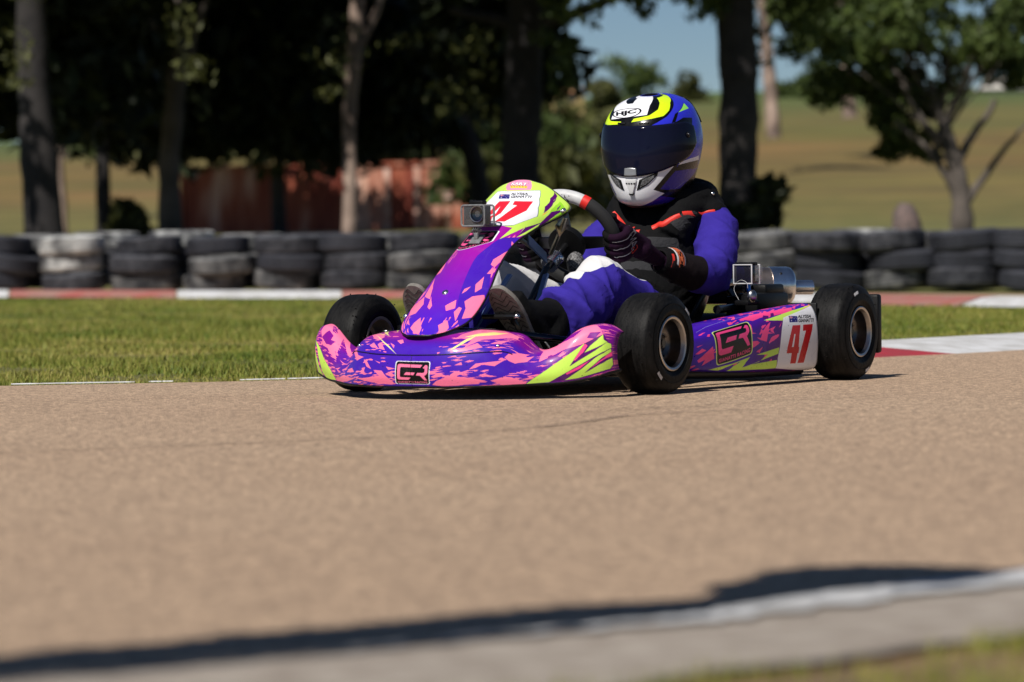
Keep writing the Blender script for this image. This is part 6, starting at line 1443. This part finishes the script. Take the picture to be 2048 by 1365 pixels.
# ------------------------------------------------------------------ grass
def blade_mat(name, c0, c1, c2):
    m = bpy.data.materials.new(name); m.use_nodes = True; nt = m.node_tree; p = nt.nodes['Principled BSDF']; p.inputs['Roughness'].default_value = .6
    p.inputs['Specular IOR Level'].default_value = .25
    g = nt.nodes.new('ShaderNodeNewGeometry'); tc = nt.nodes.new('ShaderNodeTexCoord')
    n = nt.nodes.new('ShaderNodeTexNoise'); n.inputs['Scale'].default_value = .9; n.inputs['Detail'].default_value = 5; nt.links.new(tc.outputs['Object'], n.inputs['Vector'])
    a = nt.nodes.new('ShaderNodeMath'); a.operation = 'MULTIPLY_ADD'; a.inputs[1].default_value = .45; nt.links.new(g.outputs['Random Per Island'], a.inputs[0])
    mr = nt.nodes.new('ShaderNodeMapRange'); mr.inputs['From Min'].default_value = .3; mr.inputs['From Max'].default_value = .7; mr.inputs['To Max'].default_value = .55; nt.links.new(n.outputs['Fac'], mr.inputs['Value'])
    nt.links.new(mr.outputs[0], a.inputs[2])
    r = nt.nodes.new('ShaderNodeValToRGB'); e = r.color_ramp; e.elements[0].position = .12; e.elements[0].color = c0+(1,); e.elements[1].position = .9; e.elements[1].color = c2+(1,)
    k = e.elements.new(.5); k.color = c1+(1,)
    nt.links.new(a.outputs[0], r.inputs[0]); nt.links.new(r.outputs[0], p.inputs['Base Color'])
    return m
BLADE = blade_mat('grass_blade', (.078, .132, .017), (.182, .196, .030), (.35, .29, .09))
def blades(name, P, h, w, m):
    n = len(P); a = rng.random(n)*2*np.pi; hh = h*(0.45+rng.random(n)*.9); ww = w*(.7+.6*rng.random(n)); lean = rng.random(n)*.7; b = rng.random(n)*2*np.pi
    d = np.stack([np.cos(a), np.sin(a), 0*a], 1)*ww[:, None]/2; top = P+np.stack([np.cos(b)*lean*hh, np.sin(b)*lean*hh, hh], 1)
    V = np.stack([P-d, P+d, top], 1).reshape(-1, 3)
    o = fast_mesh(name, V, np.arange(3*n).reshape(-1, 3), m); return tag(o, kind='stuff')
def field(n, d0, d1, half, power=1.6):
    D = d0+(d1-d0)*rng.random(n)**power; X = (rng.random(n)*2-1)*half(D); return X, D
X, D = field(390000, 9.6, 27.8, lambda d: .19*d+.4, 1.7)
ey = np.interp(X, far_edge[:, 0], far_edge[:, 1]); off_ = np.where(X > .2, .55*1.42, .02+.035*rng.random(len(X)))
ok = (D > ey+off_) & (D < np.interp(X, fk[:, 0], fk[:, 1])-.02)
X, D = X[ok], D[ok]; clump = np.sin(X*5.1+D*3.3)+np.sin(X*2.3-D*4.7+1)+rng.normal(size=len(X))*.7
bare = np.sin(X*9.7+1.3*np.sin(D*3.1))+np.sin(D*8.3+X*2.2)+np.sin(X*23+D*17)*.6
keep = (clump > -1.5) & ~((bare > 1.15) & (rng.random(len(X)) < .8) & (D < ey[ok]+2.5)); X, D, clump = X[keep], D[keep], clump[keep]
P = np.stack([X, D, gz(X, D)-.012], 1)
hgt = .013+.008*np.clip(clump, -1, 2)+.02*(np.abs(D-17)<1.5)*(X<0)
blades('grass', P, hgt, .0055+.0003*(D-10), BLADE)
n = 60000; t = rng.integers(i0, i1, n); q = ne[t]+Nn_[t]*(.37+.8*rng.random(n)**1.3)[:, None]
cl = np.sin(q[:, 0]*19)+np.sin(q[:, 1]*23+q[:, 0]*7)+rng.normal(size=n)*.5; q = q[cl > .15]
blades('verge_grass', np.concatenate([q, np.zeros((len(q), 1))], 1), .022, .0035, BLADE)
n = 120; t = rng.integers(i0, i1, n); q = ne[t]+Nn_[t]*(.40+.12*rng.random(n))[:, None]
# ------------------------------------------------------------------ tyre wall
def wall_mat(name, c, c2, s): return mat(name, c, .75, color2=c2, vscale=s, bump=.2, bscale=50, detail=3)
TW = [wall_mat('worn_tyre', (.008, .009, .015), (.070, .071, .082), 7), wall_mat('dark_tyre', (.014, .015, .022), (.038, .040, .052), 4), wall_mat('dusty_tyre', (.016, .017, .022), (.19, .188, .185), 6), wall_mat('white_painted_tyre', (.60, .60, .58), (.05, .05, .055), 5)]
def big_tyre_mesh():
    r, w = .31, .172; h = w/2
    P = [(r*.60, -h*.55), (r*.64, -h*.9), (r*.78, -h), (r*.93, -h*.88), (r*.985, -h*.62)]
    for k in range(4):
        z = -h*.5+k*h*.33; P += [(r, z), (r, z+h*.18), (r*.97, z+h*.20), (r*.97, z+h*.30)]
    P += [(r*.985, h*.75), (r*.93, h*.9), (r*.78, h), (r*.64, h*.9), (r*.60, h*.55), (r*.57, 0)]
    mb = MB(); mb.lathe(P, (0, 0, 0), (0, 0, 1), 36, closed=True); return mb
_proto = []
for m in TW:
    o = big_tyre_mesh().build('stacked_tyre', m); _proto.append(o.data); bpy.data.objects.remove(o)
ordn = ['first', 'second', 'third', 'fourth', 'fifth', 'sixth', 'seventh', 'eighth', 'ninth', 'tenth', 'eleventh', 'twelfth', 'thirteenth', 'fourteenth', 'fifteenth', 'sixteenth']
lev = ['bottom', 'middle', 'top']; colw = ['worn grey', 'dark', 'dusty grey', 'white painted']
# centre px of each stack, base row, material of bottom, middle, top
stacks = [(12, 578, (1, 1, 1)), (148, 580, (0, 3, 3)), (290, 582, (2, 0, 0)), (440, 582, (2, 2, 1)), (578, 579, (2, 1, 0)), (706, 578, (0, 0, 1)), (842, 578, (2, 2, 0)), (985, 578, (0, 1, 0)),
          (1120, 578, (1, 0, 0)), (1255, 578, (0, 2, 0)), (1392, 578, (2, 2, 0)), (1528, 577, (2, 2, 2)), (1658, 577, (1, 1, 0)), (1794, 577, (2, 1, 0)), (1932, 576, (0, 1, 1)), (2062, 575, (1, 1, 1))]
for i, (px, py, ms) in enumerate(stacks):
    D = 32.4-2.6*(px/2048); b = at(px, py, D)
    for k in range(3):
        o = bpy.data.objects.new('stacked_tyre', _proto[ms[k]]); COL.objects.link(o)
        o.location = (b[0]+rng.normal()*.035, D+rng.normal()*.04, float(b[2])+.086+k*.163-.01); o.rotation_euler = (rng.normal()*.05, rng.normal()*.05, rng.random()*6); sc_ = rng.uniform(.93, 1.06); o.scale = (sc_, sc_, rng.uniform(.94, 1.06))
        tag(o, '%s %s tyre in the %s stack from the left of the tyre wall' % (lev[k], colw[ms[k]], ordn[i]), 'tyre', 'tyres of the low tyre wall')
# a few stacks of a second row that show between and above the first
for i, (px, dz, mi, wh) in enumerate(((85, .0, 2, 'first and second'), (215, .02, 3, 'second and third'), (365, .03, 3, 'third and fourth'), (508, .0, 2, 'fourth and fifth'), (645, .0, 0, 'fifth and sixth'), (775, .0, 3, 'sixth and seventh'), (1590, .0, 0, 'twelfth and thirteenth'), (1728, .02, 3, 'thirteenth and fourteenth'), (1865, .0, 2, 'fourteenth and fifteenth'), (2000, 0, 0, 'fifteenth and sixteenth'))):
    D = 33.05-2.6*(px/2048); b = at(px, 574, D)
    for k in range(3):
        mm = mi if k != 1 else 0
        o = bpy.data.objects.new('stacked_tyre', _proto[mm]); COL.objects.link(o); o.location = (b[0], D, b[2]+.086+k*.163-.01+dz); o.rotation_euler = (0, 0, rng.random()*6)
        tag(o, '%s %s tyre of the back row between the %s stacks from left' % (lev[k], colw[mm], wh), 'tyre', 'tyres of the back row')

# ------------------------------------------------------------------ rusty shipping container on the rise
def rust_mat(name, c, c2, c3, sx):
    m = mat(name, c, .8); nt = m.node_tree; p = nt.nodes['Principled BSDF']; tc = nt.nodes.new('ShaderNodeTexCoord')
    mp = nt.nodes.new('ShaderNodeMapping'); mp.inputs['Scale'].default_value = (sx, sx, .16); nt.links.new(tc.outputs['Object'], mp.inputs[0])
    n = nt.nodes.new('ShaderNodeTexNoise'); n.inputs['Scale'].default_value = 1.5; n.inputs['Detail'].default_value = 5; nt.links.new(mp.outputs[0], n.inputs['Vector'])
    r = nt.nodes.new('ShaderNodeValToRGB'); e = r.color_ramp; e.elements[0].position = .36; e.elements[0].color = c+(1,); e.elements[1].position = .68; e.elements[1].color = c3+(1,); k = e.elements.new(.52); k.color = c2+(1,)
    nt.links.new(n.outputs['Fac'], r.inputs[0]); nt.links.new(r.outputs[0], p.inputs['Base Color']); return m
RUST = rust_mat('rusty_panel', (.20, .035, .018), (.33, .085, .042), (.58, .34, .25), .8)
c0, c1 = at(362, 463, 127), at(957, 461, 123)
L = float(np.linalg.norm((c1-c0)[:2])); ang = math.atan2(c1[1]-c0[1], c1[0]-c0[0])
ct = thing('shipping_container', 'long rust red shipping container with pale patches and sunlit toned panels behind the tyre wall', 'container', (c0[0], c0[1], float(min(c0[2], c1[2]))-.15), ang)
hC = 2.58
V, F = [], []; npan = int(L/.14)
for side, yy in ((0, 0.0), (1, 2.4)):
    pass
mb = MB(); prof = []
for k in range(int(L/.28)):
    x = .15+k*.28
    if x+.28 > L-.15: break
    prof += [(x, 0.0), (x+.07, 0.0), (x+.11, .036), (x+.20, .036), (x+.24, 0.0)]
V = [(x, .06+y, z) for x, y in prof for z in (.16, hC-.12)]
mb.add(V, [(2*i, 2*i+2, 2*i+3, 2*i+1) for i in range(len(prof)-1)]); mb.build('corrugated_side', RUST, ct, smooth=False)
mb = MB(); mb.box((L/2, 2.40, hC/2), (L-.1, .05, hC-.2)); mb.build('back_panel', RUST, ct, smooth=False)
for x in (.03, L-.03):
    mb = MB(); mb.box((x, 1.22, hC/2), (.05, 2.3, hC-.2)); mb.build('end_panel', RUST, ct, smooth=False)
mb = MB(); mb.box((L/2, 1.22, hC-.06), (L-.1, 2.36, .04)); mb.build('roof', RUST, ct, smooth=False)
for x in (.06, L-.06):
    mb = MB(); mb.box((x, .05, hC/2), (.14, .14, hC), .01); mb.build('corner_post', RUST, ct)
for z in (.08, hC-.06):
    mb = MB(); mb.box((L/2, .045, z), (L-.27, .11, .14), .01); mb.build('side_rail', RUST, ct)
for x in (L*.60, L*.70, L*.80, L*.90):  # pale stripes, with the sun on the right half put into their colour
    mb = MB(); mb.box((x, .03, hC/2), (.22, .05, hC-.34), .01); mb.build('pale_panel', mat('sunlit_panel', (.60, .43, .36), .8, color2=(.42, .18, .11), vscale=2.5), ct)

# ------------------------------------------------------------------ far buildings
def hut(px, py, D, w, h, wall, roof, label, rz=0.0):
    p = at(px, py, D); b = thing('farm_building', label, 'building', (p[0], D, p[2]), rz)
    mb = MB(); mb.box((0, 0, h*.5-.5), (w, w*.8, h+1)); mb.build('wall', wall, b, smooth=False)
    r = w*.58; d_ = w*.48; z = h+.003; V = [(-r, -d_, z), (r, -d_, z), (r, d_, z), (-r, d_, z), (-r*.55, 0, z+h*.75), (r*.55, 0, z+h*.75)]
    mb = MB(); mb.add(V, [(0, 1, 5, 4), (2, 3, 4, 5), (1, 2, 5), (3, 0, 4), (3, 2, 1, 0)]); mb.build('roof', roof, b, smooth=False)
    for x in (-w*.25, w*.22):
        mb = MB(); mb.box((x, -w*.4-.01, h*.5), (w*.18, .06, h*.4)); mb.build('window', M['glass'], b, smooth=False)
    return b
TANROOF = mat('tan_roof', (.42, .22, .11), .8, var=.15, vscale=1.5); CREAM = mat('cream_wall', (.5, .46, .40), .8, var=.1, vscale=1)
hut(1125, 214, 330, 4.0, 1.2, mat('ochre_wall', (.30, .22, .09), .8), TANROOF, 'low farm building with tan hipped roof on the far hill')
hut(2010, 212, 380, 5.2, 1.7, CREAM, mat('pale_roof', (.5, .47, .42), .7), 'cream farm building at the top of the far hill at right')
# ------------------------------------------------------------------ trees
def bark_mat(name, c, c2, s=3): return mat(name, c, .9, color2=c2, vscale=s, bump=.6, bscale=14, detail=6)
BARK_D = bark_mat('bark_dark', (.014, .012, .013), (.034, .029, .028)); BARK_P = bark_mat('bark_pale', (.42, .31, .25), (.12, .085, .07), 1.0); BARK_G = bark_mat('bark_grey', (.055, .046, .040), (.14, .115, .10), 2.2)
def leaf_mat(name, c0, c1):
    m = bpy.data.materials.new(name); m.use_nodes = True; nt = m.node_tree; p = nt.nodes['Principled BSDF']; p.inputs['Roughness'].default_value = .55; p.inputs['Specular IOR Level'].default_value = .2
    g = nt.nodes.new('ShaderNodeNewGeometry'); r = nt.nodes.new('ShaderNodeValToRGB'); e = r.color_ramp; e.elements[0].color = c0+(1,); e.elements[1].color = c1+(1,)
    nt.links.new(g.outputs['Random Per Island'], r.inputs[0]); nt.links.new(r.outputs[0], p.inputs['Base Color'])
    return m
LEAF_D = leaf_mat('leaf_shaded', (.008, .012, .005), (.022, .030, .009)); LEAF_M = leaf_mat('leaf_mid', (.022, .040, .010), (.060, .080, .020)); LEAF_L = leaf_mat('leaf_sunlit', (.030, .050, .012), (.085, .115, .028)); LEAF_Y = leaf_mat('leaf_olive', (.040, .046, .012), (.085, .088, .026))  # dark tone holds canopy shade, sunlit tone holds sun, as leaf colour
def leaf_cloud(name, clumps, size, m, parent, kind=None):
    """clumps: (x, y, z, radius, count) - many leaf sized faces through each clump, thicker at its shell"""
    Ps, Ss = [], []
    for x, y, z, r, n in clumps:
        d = rng.normal(size=(n, 3)); d /= np.linalg.norm(d, axis=1, keepdims=True); q = r*rng.random(n)**.45
        P = d*q[:, None]*np.array([1.15, 1.15, .8])+np.array([x, y, z]); Ps.append(P); Ss.append(size*(.45+1.5*rng.random(n)**2))
    P = np.concatenate(Ps); S = np.concatenate(Ss)[:, None]; n = len(P)
    u = rng.normal(size=(n, 3)); u /= np.linalg.norm(u, axis=1, keepdims=True); v = np.cross(u, rng.normal(size=(n, 3))); v /= np.linalg.norm(v, axis=1, keepdims=True)
    u[:, 2] -= .5; u /= np.linalg.norm(u, axis=1, keepdims=True)
    V = np.stack([P-u*S*.75, P+v*S*.30, P+u*S*.75, P-v*S*.30], 1).reshape(-1, 3)
    return fast_mesh(name, V, np.arange(4*n).reshape(-1, 4), m, parent)
def limb_pts(a, b, n=8, wob_=.12):
    a, b = np.array(a, float), np.array(b, float); L = np.linalg.norm(b-a); t = np.linspace(0, 1, n)[:, None]
    w = np.cumsum(rng.normal(size=(n, 3)), axis=0)*wob_*L/n; w -= w[0]+(w[-1]-w[0])*t; return a+(b-a)*t+w
def tree(label, base, path, rad, bark, leaf, crown, limbs=(), lsize=.2, lean_crown=None, name='gum_tree'):
    """path: px points of the trunk at distance D; crown: clumps in world metres relative to nothing"""
    bx, by, bz = base
    t = thing(name, label, 'tree', (bx, by, bz)); o = np.array([bx, by, bz])
    mb = MB(); P = _crow(np.array(path)-o, 22); r = np.linspace(1, 0, 22)[:, None]
    mb.tube(P, np.interp(np.linspace(0, 1, 22), np.linspace(0, 1, len(rad)), rad)*(1+.06*rng.normal(size=22)), 14); tk = mb.build('trunk', bark, t)
    for a, b, r0, r1 in limbs:
        p = limb_pts(np.array(a)-o, np.array(b)-o); MB().tube(p, np.linspace(r0, r1, len(p)), 9).build('limb', bark, t)
    if len(crown):
        leaf_cloud('crown', [(x-bx, y-by, z-bz, rr_, n) for x, y, z, rr_, n in crown], lsize, leaf, t)
    return t
def g0(px, D):
    """where the land is at this column and distance"""
    p = at(px, 500, D); return np.array([p[0], D, float(gz(p[0], D))])
def upper(cx, cy, z0, z1, rx, ry, n, cnt, r=1.1):
    return [(cx+rx*rng.uniform(-1, 1), cy+ry*rng.uniform(-1, 1), rng.uniform(z0, z1), r*rng.uniform(.7, 1.2), cnt) for _ in range(n)]
def hang(px0, px1, py0, py1, D, n, r, cnt, jit=2.0):
    out = []
    for _ in range(n):
        d = D+rng.uniform(-jit, jit); p = at(rng.uniform(px0, px1), rng.uniform(py0, py1), d); out.append((p[0], d, p[2], r*rng.uniform(.7, 1.25), cnt))
    return out
def trunk(px_path, D, top_z):
    """px_path bottom to top inside the frame, then on up to top_z"""
    b = g0(px_path[0][0], D); P = [b-np.array([0, 0, .2])]+[at(x, y, D) for x, y in px_path[1:]]
    d = P[-1]-P[-2]; d /= np.linalg.norm(d); P.append(P[-1]+d*max(.5, (top_z-P[-1][2])/max(.3, d[2]))); return b, P
# --- the big shade trees at the left
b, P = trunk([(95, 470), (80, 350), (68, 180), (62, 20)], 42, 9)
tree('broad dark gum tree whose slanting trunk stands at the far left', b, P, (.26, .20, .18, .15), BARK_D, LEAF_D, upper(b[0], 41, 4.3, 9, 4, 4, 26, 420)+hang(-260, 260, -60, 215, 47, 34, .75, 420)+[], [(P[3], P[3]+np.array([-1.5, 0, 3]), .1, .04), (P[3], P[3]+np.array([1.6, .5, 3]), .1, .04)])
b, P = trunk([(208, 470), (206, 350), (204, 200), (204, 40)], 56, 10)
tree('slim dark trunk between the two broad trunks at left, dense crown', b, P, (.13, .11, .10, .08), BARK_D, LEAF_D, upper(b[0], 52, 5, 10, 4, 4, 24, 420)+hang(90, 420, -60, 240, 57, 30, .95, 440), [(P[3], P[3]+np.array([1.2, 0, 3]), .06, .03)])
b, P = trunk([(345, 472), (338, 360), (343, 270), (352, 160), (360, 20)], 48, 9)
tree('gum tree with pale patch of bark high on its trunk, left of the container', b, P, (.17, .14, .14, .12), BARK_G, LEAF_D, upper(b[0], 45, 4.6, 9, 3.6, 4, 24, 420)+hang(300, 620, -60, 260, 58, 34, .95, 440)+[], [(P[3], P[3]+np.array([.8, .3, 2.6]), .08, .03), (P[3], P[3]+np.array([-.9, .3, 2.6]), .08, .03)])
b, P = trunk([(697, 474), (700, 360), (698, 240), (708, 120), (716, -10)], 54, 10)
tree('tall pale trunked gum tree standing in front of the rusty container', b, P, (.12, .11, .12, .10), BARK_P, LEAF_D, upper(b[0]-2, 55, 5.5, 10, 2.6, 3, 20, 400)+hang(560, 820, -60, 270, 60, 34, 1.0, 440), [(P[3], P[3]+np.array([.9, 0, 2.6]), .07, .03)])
b, P = trunk([(560, 468), (556, 380), (560, 300), (566, 200)], 119, 9)  # added tree; its canopy is placed to shade the container's left half
tree('dark spreading tree added to shade the left half of the container', b, P, (.28, .24, .20, .15), BARK_D, LEAF_D, hang(330, 640, -40, 290, 117, 50, 1.4, 300, 3.0)+upper(-12.8, 122.3, 5, 9.5, 2.7, 1.8, 30, 320, 1.3), [(P[3], P[3]+np.array([1.2, 0, 2.6]), .12, .05)], lsize=.34)
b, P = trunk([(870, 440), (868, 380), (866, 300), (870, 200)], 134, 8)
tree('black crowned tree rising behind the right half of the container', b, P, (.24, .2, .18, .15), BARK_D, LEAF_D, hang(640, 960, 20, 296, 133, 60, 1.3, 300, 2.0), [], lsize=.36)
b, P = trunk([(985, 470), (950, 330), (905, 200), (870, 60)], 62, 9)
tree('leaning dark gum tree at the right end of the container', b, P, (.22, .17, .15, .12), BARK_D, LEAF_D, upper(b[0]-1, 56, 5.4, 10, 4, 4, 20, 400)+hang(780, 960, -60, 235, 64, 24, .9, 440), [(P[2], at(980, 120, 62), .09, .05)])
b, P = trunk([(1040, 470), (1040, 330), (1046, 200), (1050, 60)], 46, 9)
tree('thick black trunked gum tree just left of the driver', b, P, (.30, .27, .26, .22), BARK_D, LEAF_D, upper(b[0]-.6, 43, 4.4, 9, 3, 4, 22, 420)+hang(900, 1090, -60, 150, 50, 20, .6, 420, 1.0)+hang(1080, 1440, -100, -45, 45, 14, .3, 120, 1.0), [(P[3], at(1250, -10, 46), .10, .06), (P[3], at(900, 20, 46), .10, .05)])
# thin sprays at the sunny front of the shade trees
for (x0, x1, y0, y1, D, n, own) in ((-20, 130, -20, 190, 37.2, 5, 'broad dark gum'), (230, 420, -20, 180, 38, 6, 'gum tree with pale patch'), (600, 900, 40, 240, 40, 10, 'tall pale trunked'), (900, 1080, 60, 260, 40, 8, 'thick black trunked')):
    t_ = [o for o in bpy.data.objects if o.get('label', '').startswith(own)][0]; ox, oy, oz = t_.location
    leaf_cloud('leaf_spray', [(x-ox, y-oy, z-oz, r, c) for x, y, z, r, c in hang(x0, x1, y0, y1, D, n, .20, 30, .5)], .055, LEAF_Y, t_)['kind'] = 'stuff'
# --- the thick trunk behind the driver
b, P = trunk([(1478, 475), (1476, 330), (1478, 170), (1470, 20)], 44, 9)
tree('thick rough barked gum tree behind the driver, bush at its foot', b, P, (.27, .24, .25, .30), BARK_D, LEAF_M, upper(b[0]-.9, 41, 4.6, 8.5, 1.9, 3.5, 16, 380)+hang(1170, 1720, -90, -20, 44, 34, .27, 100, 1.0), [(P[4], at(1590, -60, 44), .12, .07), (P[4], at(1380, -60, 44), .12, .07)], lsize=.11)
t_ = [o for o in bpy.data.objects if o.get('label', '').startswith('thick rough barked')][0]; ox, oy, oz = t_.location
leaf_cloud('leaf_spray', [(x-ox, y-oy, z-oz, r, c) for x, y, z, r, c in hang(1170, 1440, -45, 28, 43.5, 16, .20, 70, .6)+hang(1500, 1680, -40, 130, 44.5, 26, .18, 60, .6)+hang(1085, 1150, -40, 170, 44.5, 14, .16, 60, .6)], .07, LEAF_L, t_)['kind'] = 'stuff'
# --- the open tree at the right with several bare limbs
b, P = trunk([(1925, 478), (1922, 400), (1905, 310), (1880, 230)], 52, 2.4)
lim = [(at(1912, 330, 52), at(1990, 200, 52), .075, .04), (at(1922, 400, 52), at(1860, 300, 52), .07, .045), (at(1925, 420, 52), at(1985, 330, 52), .07, .05), (at(1985, 330, 52), at(2060, 240, 52), .05, .02), (at(1905, 310, 52), at(1800, 170, 52), .07, .025), (at(1880, 230, 52), at(1905, 60, 52), .06, .02), (at(1890, 260, 52), at(1960, 90, 52), .06, .02), (at(1860, 300, 52), at(1790, 240, 52), .045, .02), (at(1960, 90, 52), at(2030, 20, 52), .03, .01)]
for _ in range(16):
    q0 = at(1880+rng.uniform(-25, 45), rng.uniform(150, 330), 52); q1 = at(1880+rng.uniform(-190, 170), rng.uniform(-20, 170), 52+rng.uniform(-.6, .6)); lim.append((q0, q1, .028, .008))
tree('open branching gum tree with bare pale limbs over the tyre wall at right', b, P, (.20, .15, .12, .08, .05), BARK_G, LEAF_L, hang(1560, 2080, -60, 110, 52, 120, .26, 130, 1.4)+hang(1620, 1920, 50, 200, 53, 52, .22, 110, 1.0)+hang(1750, 1870, 150, 340, 53, 30, .17, 130, .6)+hang(1920, 2060, 20, 170, 53, 34, .2, 110, 1), lim, lsize=.085)
# --- trees further off
for i, (px, py, D, r, hh, lab) in enumerate(((1700, 222, 210, .45, 7, 'pale trunked tree on the brown slope left of the branching tree'), (1548, 262, 190, .42, 9, 'pale leaning tree on the slope right of the thick trunk'), (130, 465, 62, .10, 5, 'thin pale stem leaning beside the far left trunk'), (128, 300, 150, .2, 6, 'far slender tree seen between the left trunks'))):
    p = at(px, py, D); P = [p-np.array([0, 0, .4]), p+np.array([-.1*hh*.3, 0, hh*.4]), p+np.array([-.25*hh*.3, 0, hh])]
    tree(lab, tuple(p), P, (r, r*.85, r*.6), BARK_P, LEAF_M, [(p[0]+rng.normal()*1.2, D+rng.normal(), p[2]+hh*rng.uniform(.75, 1.15), hh*.20, 160) for _ in range(7)], lsize=.35)
def bush(label, px, py, D, r, leaf, n=9, cnt=330, ls=.11, flat=.8, name='bush'):
    p = at(px, py, D); t = thing(name, label, 'bush', (p[0], D, p[2]))
    MB().tube([(0, 0, -.3), (.02, 0, r*.5)], [.05*r+.02, .03*r+.01], 8).build('stem', BARK_D, t)
    leaf_cloud('foliage', [(rng.normal()*r*.45, rng.normal()*r*.4, r*.55+rng.normal()*r*.35*flat, r*.5, cnt) for _ in range(n)], ls, leaf, t)
    return t
bush('round dark bush at the foot of the thick trunk behind the driver', 1515, 450, 44, .42, LEAF_D)
bush('low dark bush in the dry grass between the left trunks', 262, 468, 52, .36, LEAF_Y, n=12, cnt=200)
# shrubs in the middle distance between the container and the driver
for px, py, D, r, lf, lab in ((995, 300, 135, 1.6, LEAF_Y, 'olive shrub beyond the right end of the container'), (1010, 370, 105, 1.7, LEAF_M, 'mid green shrub behind the black trunk'), (1125, 330, 120, 2.0, LEAF_Y, 'large olive shrub below the tan roofed building'), (1170, 400, 95, 1.3, LEAF_D, 'dark shrub just left of the driver shoulder'), (820, 292, 145, 1.9, LEAF_M, 'bushy green shrub above the middle of the container'), (1090, 420, 80, 1.2, LEAF_Y, 'low olive shrub behind the number fairing')):
    bush(lab, px, py, D, r, lf, n=12, cnt=260, ls=.26)
# trees along the far ridge
labs = ['far ridge tree nearest the tan roofed building', 'far ridge tree just right of the tan roof', 'rounded far ridge tree above the driver helmet', 'far ridge tree left of the thick trunk', 'broad far ridge tree right of the thick trunk', 'small far ridge tree by the pale leaning tree', 'far ridge tree above the brown slope', 'far ridge tree left of the cream building', 'dark far ridge tree between the left trunks', 'far ridge tree beside the pale bark patch', 'far ridge tree left of the container']
for (px, py, D, r), lab in zip(((1075, 222, 360, 2.2), (1195, 212, 350, 2.0), (1262, 196, 380, 3.3), (1375, 214, 360, 2.4), (1572, 205, 370, 1.8), (1632, 190, 390, 2.7), (1735, 200, 385, 1.7), (1930, 210, 380, 1.9), (215, 300, 300, 3.4), (420, 300, 300, 3.6), (300, 290, 330, 2.6)), labs):
    bush(lab, px, py, D, r, [LEAF_M, LEAF_L, LEAF_Y][len(lab) % 3], n=9, cnt=90, ls=.6, name='ridge_tree')['category'] = 'tree'
# weathered stump behind the tyre wall
p = at(1812, 472, 36); st = thing('tree_stump', 'weathered grey brown stump behind the tyre wall at right', 'stump', (p[0], 36, p[2]))
mb = MB(); mb.tube([(0, 0, -.1), (.01, 0, .12), (-.01, 0, .25), (0, 0, .33)], [.17, .15, .12, .06], 14); mb.build('trunk', mat('stump_wood', (.16, .11, .10), .9, color2=(.09, .07, .065), vscale=14, bump=.8, bscale=30), st)
# --- unseen gum tree, added and shaped to cast the shadow along the track edge
SH_POLY = np.array([[-.62,3.06],[-.491,3.172],[-.467,3.196],[-.408,3.267],[-.319,3.297],[-.254,3.373],[-.137,3.438],[-.016,3.538],[.087,3.622],[.164,3.627],[.207,3.657],[.246,3.704],[.256,3.772],[.235,3.785],[.244,3.84],[.286,3.891],[.31,3.977],[.354,4.032],[.443,4.063],[.526,4.038],[.575,4.019],[.602,3.978],[.568,3.94],[.497,3.816],[.462,3.755],[.322,3.731],[.238,3.588],[.106,3.444],[-.062,3.3],[-.197,3.215],[-.324,3.116],[-.448,3.058],[-.60,2.95]])
def inside(P, poly):
    x, y = P[:, 0], P[:, 1]; c = np.zeros(len(P), bool); n = len(poly)
    for i in range(n):
        x1, y1 = poly[i]; x2, y2 = poly[(i+1) % n]; k = ((y1 > y) != (y2 > y)) & (x < (x2-x1)*(y-y1)/(y2-y1+1e-12)+x1); c ^= k
    return c
sd = np.array(SUN_DIR)
SH_POLY[:14] += np.array([-.006, .02]); SH_POLY[:19] += np.array([-.014, .055])
Q = np.stack([rng.uniform(-.62, .62, 60000), rng.uniform(2.9, 4.1, 60000)], 1); Q = Q[inside(Q, SH_POLY)][:11000]
hz = 1.25+.25*rng.random(len(Q)); P3 = np.concatenate([Q, np.zeros((len(Q), 1))], 1)+sd*(hz/sd[2])[:, None]
vt = thing('gum_tree', 'unseen near verge gum tree added to cast the shadow on the near track edge', 'tree', (-6.2, -2.2, 0)); o_ = np.array([-6.2, -2.2, 0])
MB().tube(_crow(np.array([(0, 0, -.2), (.05, 0, 1.2), (.0, .1, 2.6), (.2, .1, 4.2)]), 14), _crow(np.array([.20, .16, .13, .09]), 14), 14).build('trunk', BARK_G, vt)
mid = np.array([P3[np.abs(Q[:, 0]-x).argsort()[:60]].mean(0) for x in (-.55, -.3, 0, .25, .45)])-o_
MB().tube(_crow(np.concatenate([[(.0, .05, 1.9), (2.6, 2.0, 2.3), (4.4, 3.6, 1.7)], mid]), 26), np.linspace(.05, .008, 26), 8).build('bough', BARK_G, vt)
n = len(P3); u = rng.normal(size=(n, 3)); u /= np.linalg.norm(u, axis=1, keepdims=True); v = np.cross(u, rng.normal(size=(n, 3))); v /= np.linalg.norm(v, axis=1, keepdims=True); S = .030*(.6+.8*rng.random(n))[:, None]
fast_mesh('shadow_leaves', (np.stack([P3-u*S, P3+v*S*.5, P3+u*S, P3-v*S*.5], 1)-o_).reshape(-1, 3), np.arange(4*n).reshape(-1, 4), LEAF_M, vt)
leaf_cloud('crown', [(rng.normal()*1.2, rng.normal()*.8-.8, rng.uniform(3.6, 5.4), .8, 260) for _ in range(16)], .13, LEAF_M, vt)
